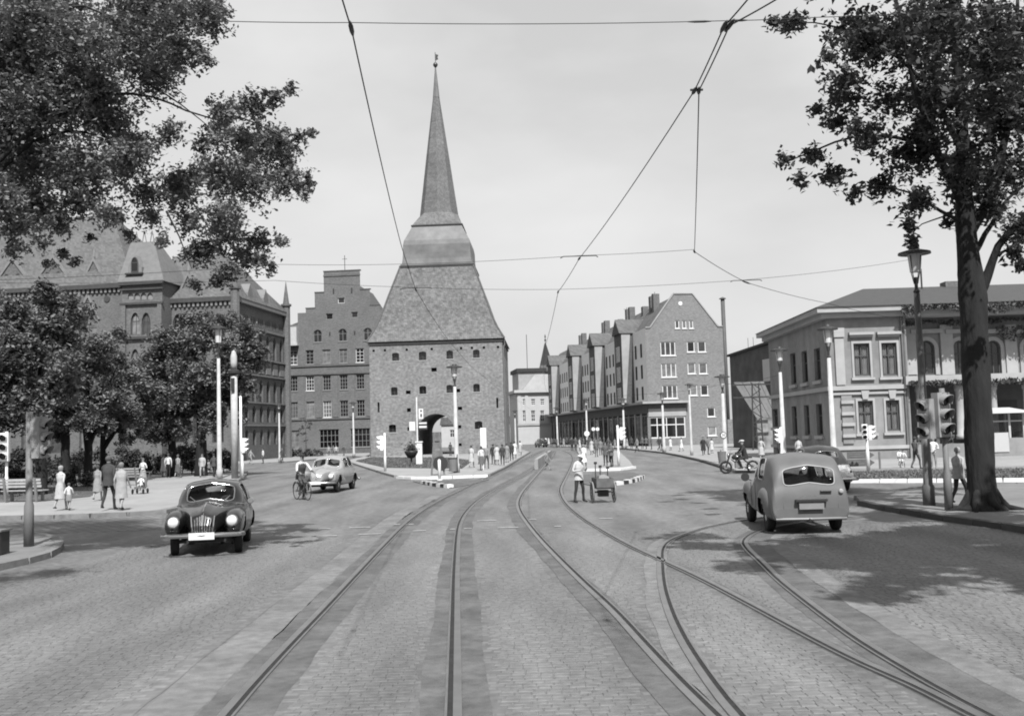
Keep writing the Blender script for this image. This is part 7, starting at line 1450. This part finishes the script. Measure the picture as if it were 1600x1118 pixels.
# the street tree on the right
T1 = G(1537, 796, 0.12); D1 = T1.y; tr = thing('street_tree', 'tall dark-trunked tree at the kerb beside the grey traffic light', 'tree', T1)
def tp(px, py, d=0.0): return AT(px, py, D1 + d) - T1
b = MB(); trunk_px = [(1537, 797, 40), (1537, 786, 27), (1535, 770, 22), (1533, 740, 21), (1530, 690, 20.5), (1527, 620, 20), (1524, 560, 20), (1522, 500, 20), (1520, 465, 20.5), (1517, 435, 18.5), (1513, 400, 16.5), (1509, 350, 15), (1507, 310, 13)]
P = [tp(x, y) for x, y, r_ in trunk_px]; P[0].z = -0.05; R_ = [r_ / F * D1 for x, y, r_ in trunk_px]
P = spline(P, .12); R_ = list(np.interp(np.linspace(0, 1, len(P)), np.linspace(0, 1, len(R_)), R_)); zz0 = [p.z for p in P]; R_ = list(np.interp(zz0, [tp(x, y).z for x, y, r_ in trunk_px], [r_ / F * D1 for x, y, r_ in trunk_px]))
b.tube(P, R_, 40); rb = np.random.default_rng(5); ph = rb.uniform(0, 6.28, 40); nk_ = len(P)
for i in range(nk_):
    for k in range(40):
        v = Vector(b.v[i * 40 + k]); d = v - P[i]; z = P[i].z; q = 1 + .035 * math.sin(k * 1.9 + 1.1 * math.sin(z * 2.1 + ph[k % 7])) + .03 * math.sin(z * 3.3 + k * .31) + rb.normal() * .012; b.v[i * 40 + k] = tuple(P[i] + d * q)
b.build('trunk', M_bark, tr, smooth=True)
for k in range(7): a = k * 0.9 + .3; rl = .8 + .35 * math.sin(k * 2.3); MB().tube([Vector((.22 * math.cos(a), .22 * math.sin(a), .55)), Vector((.38 * math.cos(a), .38 * math.sin(a), .22)), Vector((.56 * math.cos(a + .1), .56 * math.sin(a + .1), .06)), Vector((rl * math.cos(a + .2), rl * math.sin(a + .2), -.04))], [.10, .11, .08, .025], 10).build('root', M_bark, tr, smooth=True)
LM = [([(1509, 350, 0), (1508, 330, .1), (1505, 260, .3), (1500, 150, .5), (1490, 20, .6), (1480, -120, .8)], 14.5, 4), ([(1528, 462, 0), (1543, 430, -.1), (1560, 385, -.3), (1590, 350, -.6), (1640, 330, -.8)], 9, 4), ([(1512, 370, 0), (1535, 330, .3), (1560, 260, .6), (1580, 150, 1), (1590, 0, 1.3)], 9, 3), ([(1508, 330, 0), (1480, 270, -.4), (1450, 200, -.8), (1420, 100, -1.2), (1400, 0, -1.5)], 7, 2.5),
      ([(1505, 300, 0), (1460, 240, .4), (1400, 215, .8), (1330, 215, 1.1), (1260, 240, 1.3), (1225, 255, 1.3)], 5, .8), ([(1503, 240, 0), (1460, 150, .8), (1390, 80, 1.3), (1300, 40, 1.6), (1220, 35, 1.6)], 5, .8), ([(1520, 400, 0), (1550, 350, .6), (1575, 310, 1.0), (1600, 290, 1.2)], 5, 2), ([(1507, 350, 0), (1470, 330, -.5), (1420, 300, -.8), (1370, 290, -1)], 4, .8), ([(1500, 330, 0), (1470, 340, -.2), (1440, 350, -.3), (1424, 368, -.3)], 1.6, .6), ([(1560, 400, -.3), (1575, 390, -.4), (1600, 395, -.6)], 3, 1), ([(1500, 200, .3), (1530, 120, 0), (1545, 20, -.3), (1550, -80, -.5)], 6, 2)]
for i, (pts, r0, r1) in enumerate(LM): limb(tr, [tp(*q) for q in pts], r0 / F * D1, r1 / F * D1, 8, 'limb', 0.025, i)
RBk = [(1330, 38, 62), (1240, 38, 26), (1210, 35, 13), (1400, 60, 75), (1480, 50, 85), (1560, 60, 85), (1325, 125, 40), (1395, 145, 62), (1475, 155, 75), (1560, 170, 85), (1305, 185, 24), (1272, 172, 9), (1350, 205, 40), (1420, 235, 58), (1500, 255, 62), (1575, 270, 60), (1275, 238, 24), (1228, 248, 16), (1255, 278, 13), (1308, 268, 30), (1330, 302, 20), (1375, 288, 36), (1435, 305, 38), (1420, 352, 8), (1425, 375, 8), (1592, 350, 34), (1582, 398, 24), (1597, 415, 16), (1548, 325, 34), (1290, 90, 16), (1480, 345, 18)]
bl = []
for px, py, r_ in RBk:
    for q in range(3 if r_ > 45 else (2 if r_ > 20 else 1)): d = rgt.normal() * 1.3 + q * .5; p = tp(px + (rgt.normal() * r_ * .35 if q else 0), py + (rgt.normal() * r_ * .35 if q else 0), d); bl.append(((p.x, p.y, p.z), r_ / F * D1))
for px, py, r_, d in ((1350, -70, 90, 0), (1480, -90, 110, 1), (1600, -80, 120, -1), (1420, -190, 100, 0), (1550, -220, 120, 0), (1700, 80, 110, 0), (1700, 240, 90, 1), (1700, -90, 110, 0), (1290, -50, 60, 1), (1650, 330, 60, 0), (1500, -20, 100, 3), (1600, 60, 100, 3), (1450, 30, 90, -3), (1560, 120, 100, -3)): p = tp(px, py, d); bl.append(((p.x, p.y, p.z), r_ / F * D1))
leaf_cloud('crown', [(c, r_ * 1.04) for c, r_ in bl[:-14] + sunlit(bl[-14:], T1, CARS[4:])], 0.092, 44, M_leafR, tr, rgt)
tb_ = [((tp(1429, 372 + k * 4, -.3) + Vector((rgt.normal() * .1, 0, 0)))[:], .12) for k in range(5)]
# the next tree of the row, beside the camera and out of view: it shades the road on the right
T2 = Vector((13.2, 11.0, 0.12)); t2 = thing('street_tree', 'next tree of the kerbside row, outside the view, shading the road', 'tree', T2); bl = []
for _ in range(140):
    q = rgt.normal(size=3); q /= np.linalg.norm(q); p = np.array((-3.0, -0.5, 10.6)) + q * np.array((6.0, 7.0, 2.6)) * rgt.uniform(.3, 1)
    w = Vector(p) + T2; x_, y_ = proj(w); r_ = rgt.uniform(.8, 1.2)
    if y_ + 1.3 * r_ * F / w.y < -15 or x_ - r_ * F / w.y > 1640: bl.append((tuple(p), r_))
leaf_cloud('crown', sunlit(bl, T2, CARS), 0.15, 85, M_leafR, t2, rgt); limb(t2, [(0, 0, -.1), (0, 0, 3), (-.2, .2, 6), (-.6, .4, 10)], .42, .12, 10, 'trunk')
for k in range(4): a = k * 1.6; limb(t2, [(-.1, .1, 4 + k * .5), (-1.5 + 1.2 * math.cos(a), .8 + 1.2 * math.sin(a), 7.5), (-2.4 + 3 * math.cos(a), 1.6 + 2.6 * math.sin(a), 10)], .16, .03, 7, 'limb', .03, k)
# park trees
def park_tree(px, py, top, crown, label, nb=22, leaf=0.125, seed=0, tw=9):
    p = G(px, py, 0.13); D = p.y; rg = np.random.default_rng(seed + 50); t = thing('park_tree', label, 'tree', p, 0, 'trees of the park'); bl = []
    for cx, cy, rx, ry in crown:
        for _ in range(nb):
            q = rg.normal(size=3); q /= np.linalg.norm(q); f_ = rg.uniform(.5, 1.05); d = q[1] * rx / F * D * .8 * f_; w = AT(cx + q[0] * rx * f_, cy + q[2] * ry * f_, D + d) - p; bl.append(((w.x, w.y, max(w.z, 1.9)), rg.uniform(.30, .46) * min(rx, ry) / F * D))
    leaf_cloud('crown', bl, leaf, 95, M_leafP, t, rg, up=.9)
    c = crown[0]; h = (AT(px, c[1], D) - p)
    limb(t, [(0, 0, -.1), (.05, 0, h.z * .3), (h.x * .3, 0, h.z * .6), (h.x * .6, 0, h.z)], tw / F * D, 2 / F * D, 9, 'trunk', .03, seed)
    for k in range(3): w = AT(crown[k % len(crown)][0] + (k - 1) * 30, crown[k % len(crown)][1] - 10 * k, D) - p; limb(t, [(0, 0, h.z * .28 + k * .25), (w.x * .5, .2 * (k - 1), (h.z * .28 + w.z) * .55), (w.x, .3 * (k - 1), w.z)], tw * .5 / F * D, 1 / F * D, 7, 'limb', .03, k)
park_tree(63, 772, 440, [(30, 560, 105, 105), (-20, 600, 90, 90), (70, 480, 60, 45)], 'dark broad park tree standing at the bench by the white traffic light', 26, seed=1, tw=11)
park_tree(101, 756, 460, [(100, 545, 75, 75), (80, 620, 70, 60)], 'leafy park tree with a leaning trunk beside the broad tree', 24, seed=2)
park_tree(137, 754, 500, [(150, 590, 70, 80), (170, 650, 60, 40)], 'slimmer park tree behind the girl with the bag', 22, seed=3, tw=8)
park_tree(160, 750, 560, [(205, 610, 55, 70), (200, 665, 50, 25)], 'park tree with a thin straight trunk behind the couple', 20, seed=4, tw=6)
park_tree(268, 744, 470, [(275, 570, 72, 85), (255, 640, 60, 50)], 'round park tree behind the man in white shirt', 26, seed=5, tw=8)
park_tree(314, 743, 460, [(335, 560, 68, 80), (340, 640, 60, 40), (395, 545, 30, 30)], 'park tree with thick dark trunk close to the white column', 26, seed=6, tw=11)
park_tree(-60, 765, 420, [(-40, 540, 90, 110), (-70, 640, 80, 60)], 'park tree at the far left edge of the park', 22, seed=7, tw=11)
def bush(px, py, rx, ry, label, n=1600, leaf=.10, m=None, z=.13):
    p = G(px, py, z); D = p.y; rg = np.random.default_rng(int(px) + 5); bl = []
    t = thing('bush', label, 'bush', p, 0, 'bushes')
    for _ in range(12): q = rg.normal(size=3); q /= np.linalg.norm(q); q[2] = abs(q[2]); bl.append(((q[0] * rx / F * D * .7, q[1] * rx / F * D * .5, q[2] * ry / F * D * .75), .36 * min(rx, ry * 1.2) / F * D))
    leaf_cloud('foliage', bl, leaf, n / 26, m or M_leafB, t, rg)
    for k in range(3): MB().tube([(0, 0, 0), (rg.normal() * .2, rg.normal() * .1, ry / F * D * .6)], .03, 5).build('stem', M_bark, t)
bush(208, 741, 28, 38, 'round dark bush between the park trees and the push chair'); bush(120, 760, 30, 36, 'dark bush behind the walking girl'); bush(20, 768, 40, 40, 'dense dark bush behind the park bench')
bush(165, 742, 24, 30, 'low bush between two park trees'); bush(80, 757, 26, 34, 'bush in the shade of the broad park tree'); bush(300, 740, 22, 24, 'low bush beside the thick-trunked park tree'); bush(238, 738, 20, 22, 'small bush behind the passer-by in grey')
for i, px in enumerate((392, 408, 424, 452, 466, 482, 496)): bush(px, 714 - i * .3, 11, 13 + (i * 5) % 6, ['wild shrub below the palace side, nearest the white column', 'wild shrub with ragged top below the palace side', 'tall wild shrub before the slim lamp post', 'wild shrub at the corner between palace and office house', 'ragged shrub before the first office windows', 'low shrub under the sapling', 'small shrub before the wide office window'][i], 900, .13, M_leafP)
hg0 = G(-120, 748, .13); hg = thing('hedge', 'long dark hedge behind the trunks of the park trees', 'hedge', hg0); bl = []; rg = np.random.default_rng(21); hg1 = G(360, 737.5, .13) - hg0
for k in range(150): u = rg.uniform(); q = hg1 * u; bl.append(((q.x + rg.normal() * .3, q.y + rg.normal() * .5, rg.uniform(.4, 1.7 + .5 * math.sin(u * 23))), rg.uniform(.5, .8)))
leaf_cloud('foliage', bl, .11, 44, M_leafB, hg, rg)
for k in range(24): q = hg1 * ((k + .5) / 24); MB().tube([(q.x, q.y, -.05), (q.x + .1, q.y, .9)], .03, 5).build('stem', M_bark, hg)
# sapling before the office house
p = G(478, 713.5, .12); sp_ = thing('sapling', 'slim young tree in front of the office house', 'tree', p); D = p.y; rg = np.random.default_rng(9)
limb(sp_, [(0, 0, 0), (.05, 0, 1.5), (0, 0, (713 - 650) / F * D)], .05, .015, 6, 'trunk')
leaf_cloud('crown', [((AT(478 + rg.normal() * 6, 665 + rg.normal() * 9, D) - p)[:], .45) for _ in range(9)], .10, 40, M_leafP, sp_, rg)
# grass tufts on the lawn
def tufts(name, poly, n, h, z):
    q = np.array([(v.x, v.y) for v in gp(poly)]); pts = []; lo, hi = q.min(0), q.max(0); rg = np.random.default_rng(3)
    while len(pts) < n:
        a = rg.uniform(lo, hi)
        if inside(a, [tuple(v) for v in q]): pts.append(a)
    V_, F_ = [], []
    for x, y in pts:
        o = len(V_); a = rg.uniform(0, 6.28); w = .035; k = h * rg.uniform(.5, 1.3); V_ += [(x - w * math.cos(a), y - w * math.sin(a), z), (x + w * math.cos(a), y + w * math.sin(a), z), (x + rg.normal() * .05, y + rg.normal() * .05, z + k)]; F_.append((o, o + 1, o + 2))
    b = MB(); b.add(V_, F_); tag(b.build(name, M_leafP), 'short grass of the traffic island and verges', 'grass', kind='stuff')
tufts('grass', [(556, 722), (602, 733), (722, 734.5), (738, 722), (700, 717), (580, 716)], 9000, .10, .148)
tufts('grass', [(1324, 741.5), (1440, 738.5), (1800, 734), (1800, 749), (1440, 752), (1322, 752)], 7000, .09, .118)
tufts('grass', [(-200, 789), (60, 786), (130, 779), (180, 757), (250, 743), (345, 736), (200, 731), (-200, 728)], 9000, .09, .133)
# ------------------------------------------------------------------ overhead tram wires
M_wire = mat('wire', 0.035, 0.1, 5, 0.6)
def wire(label, pts, r_=.0065, name='trolley_wire', clamps=()):
    t = thing(name, label, 'wire'); P = []
    for a, b in zip(pts, pts[1:]):
        for k in range(8): u = k / 8; q = a.lerp(b, u); q.z -= 4 * u * (1 - u) * min(.12, (b - a).length * .006); P.append(q)
    P.append(pts[-1]); MB().tube(P, r_, 5).build('cable', M_wire, t)
    for c, s in clamps:
        i = min(range(len(P)), key=lambda k: (P[k] - c).length); d = (P[min(i + 1, len(P) - 1)] - P[max(i - 1, 0)]).normalized()
        MB().tube([c - d * s, c - d * s * .4, c + d * s * .4, c + d * s], [r_ * 1.2, r_ * 3, r_ * 3, r_ * 1.2], 8).build('insulator', M_iron, t)
    return t
ZW = 5.6
def wz(l, z=ZW): return [G(a, b, z) for a, b in l]
w1 = wz([(512, -110), (535, 0), (549, 45), (626, 380), (638, 417), (650, 453), (715, 548), (755, 587), (791, 614), (815, 628), (832, 640)])
t_w1 = wire('tram wire above the left track, straight from the top and bending at the gate', w1, clamps=[(w1[2], .14), (w1[4], .2), (w1[5], .25), (w1[6], .3), (w1[7], .35)])
w2 = wz([(1215, -60), (1168, 0), (1131, 42), (1085, 142), (905, 404), (872, 456), (852, 540), (849, 565), (851, 600), (860, 630)])
t_w2 = wire('tram wire above the right track, running from the top right towards the shops', w2, clamps=[(w2[2], .12), (w2[3], .10), (w2[4], .18), (w2[5], .22), (w2[6], .35)])
w3 = wz([(1290, -60), (1212, 0), (1140, 40), (1092, 142), (1085, 393), (1166, 441), (1290, 473), (1420, 500), (1600, 520)])
t_w3 = wire('branch tram wire turning off to the right above the estate car', w3, clamps=[(w3[2], .12), (w3[3], .10), (w3[4], .16), (w3[5], .3)])
MB().tube([w2[3] + Vector((-.04, 0, .01)), w3[3] + Vector((.04, 0, .01))], .012, 6).build('junction_bar', M_iron, wire('short coupling between the two tram wires', [w2[3], w3[3]], .008, 'wire_coupling'))
D8 = w1[2].y
s1 = [AT(-60, 12, D8 + .2), AT(250, 30, D8 + .1), w1[2] + Vector((0, 0, .05)), w2[2] + Vector((0, 0, .05)), AT(1260, 28, D8 + .2), AT(1700, 4, D8 + .4)]
wire('nearest span wire crossing the street above both tracks', s1  , .0035, 'span_wire', [(s1[3] - Vector((.2, 0, 0)), .1), (s1[3] + Vector((.12, 0, 0)), .08)])
s2 = [AT(-100, 440, 21), AT(440, 413, 20), w1[4] + Vector((0, 0, .06)), w2[4] + Vector((0, 0, .06)), w3[4] + Vector((0, 0, .04))]; wire('span wire from the left trees to the branch wire bend', s2, .004, 'span_wire')
s3 = [AT(-100, 440, 26), AT(430, 438, 24), w1[5] + Vector((0, 0, .06)), w2[5] + Vector((0, 0, .06)), w3[5] + Vector((0, 0, .06)), AT(1425, 405, 28.3)]; wire('span wire from the left trees to the tall dark-headed lamp post', s3, .0045, 'span_wire')
wire('sagging cable between the shop front lamps and the villa lamp', [AT(877, 622, 150), AT(1036, 613, 118), AT(1130, 600, 92), AT(1220, 585, 72)], .014, 'span_wire')
for o, a in ((t_w1, w1[5]), (t_w2, w2[4]), (t_w3, w3[5]), (t_w1, w1[6])):
    c = a + Vector((0, 0, .02)); MB().tube([c + Vector(v) for v in ((-.36, 0, 0), (-.3, 0, .03), (.32, 0, .03), (.36, 0, .0))], .010, 6).build('spreader', M_iron, o)
# puff of exhaust behind the estate car
g = G(1255, 822); b = MB(); sm = bpy.data.materials.new('exhaust_haze'); sm.use_nodes = True; n_ = sm.node_tree.nodes; n_.remove(n_['Principled BSDF']); pv = n_.new('ShaderNodeVolumePrincipled'); pv.inputs['Color'].default_value = (.8, .8, .8, 1)
tx = n_.new('ShaderNodeTexNoise'); tx.inputs['Scale'].default_value = 5; mrr = n_.new('ShaderNodeMapRange'); mrr.inputs[1].default_value = .42; mrr.inputs[2].default_value = .75; mrr.inputs[4].default_value = 3.2; tcc = n_.new('ShaderNodeTexCoord'); k_ = sm.node_tree.links.new
k_(tcc.outputs['Object'], tx.inputs['Vector']); k_(tx.outputs[0], mrr.inputs[0]); k_(mrr.outputs[0], pv.inputs['Density']); k_(pv.outputs[0], n_['Material Output'].inputs['Volume'])
b.lathe([(.01, 0), (.14, .08), (.2, .25), (.14, .45), (.01, .55)], (0, 0, 0), 14); o = b.build('exhaust_smoke', sm, None, (g.x, g.y - .35, .06)); tag(o, 'faint pale puff of exhaust under the grey estate car', 'smoke', kind='stuff')
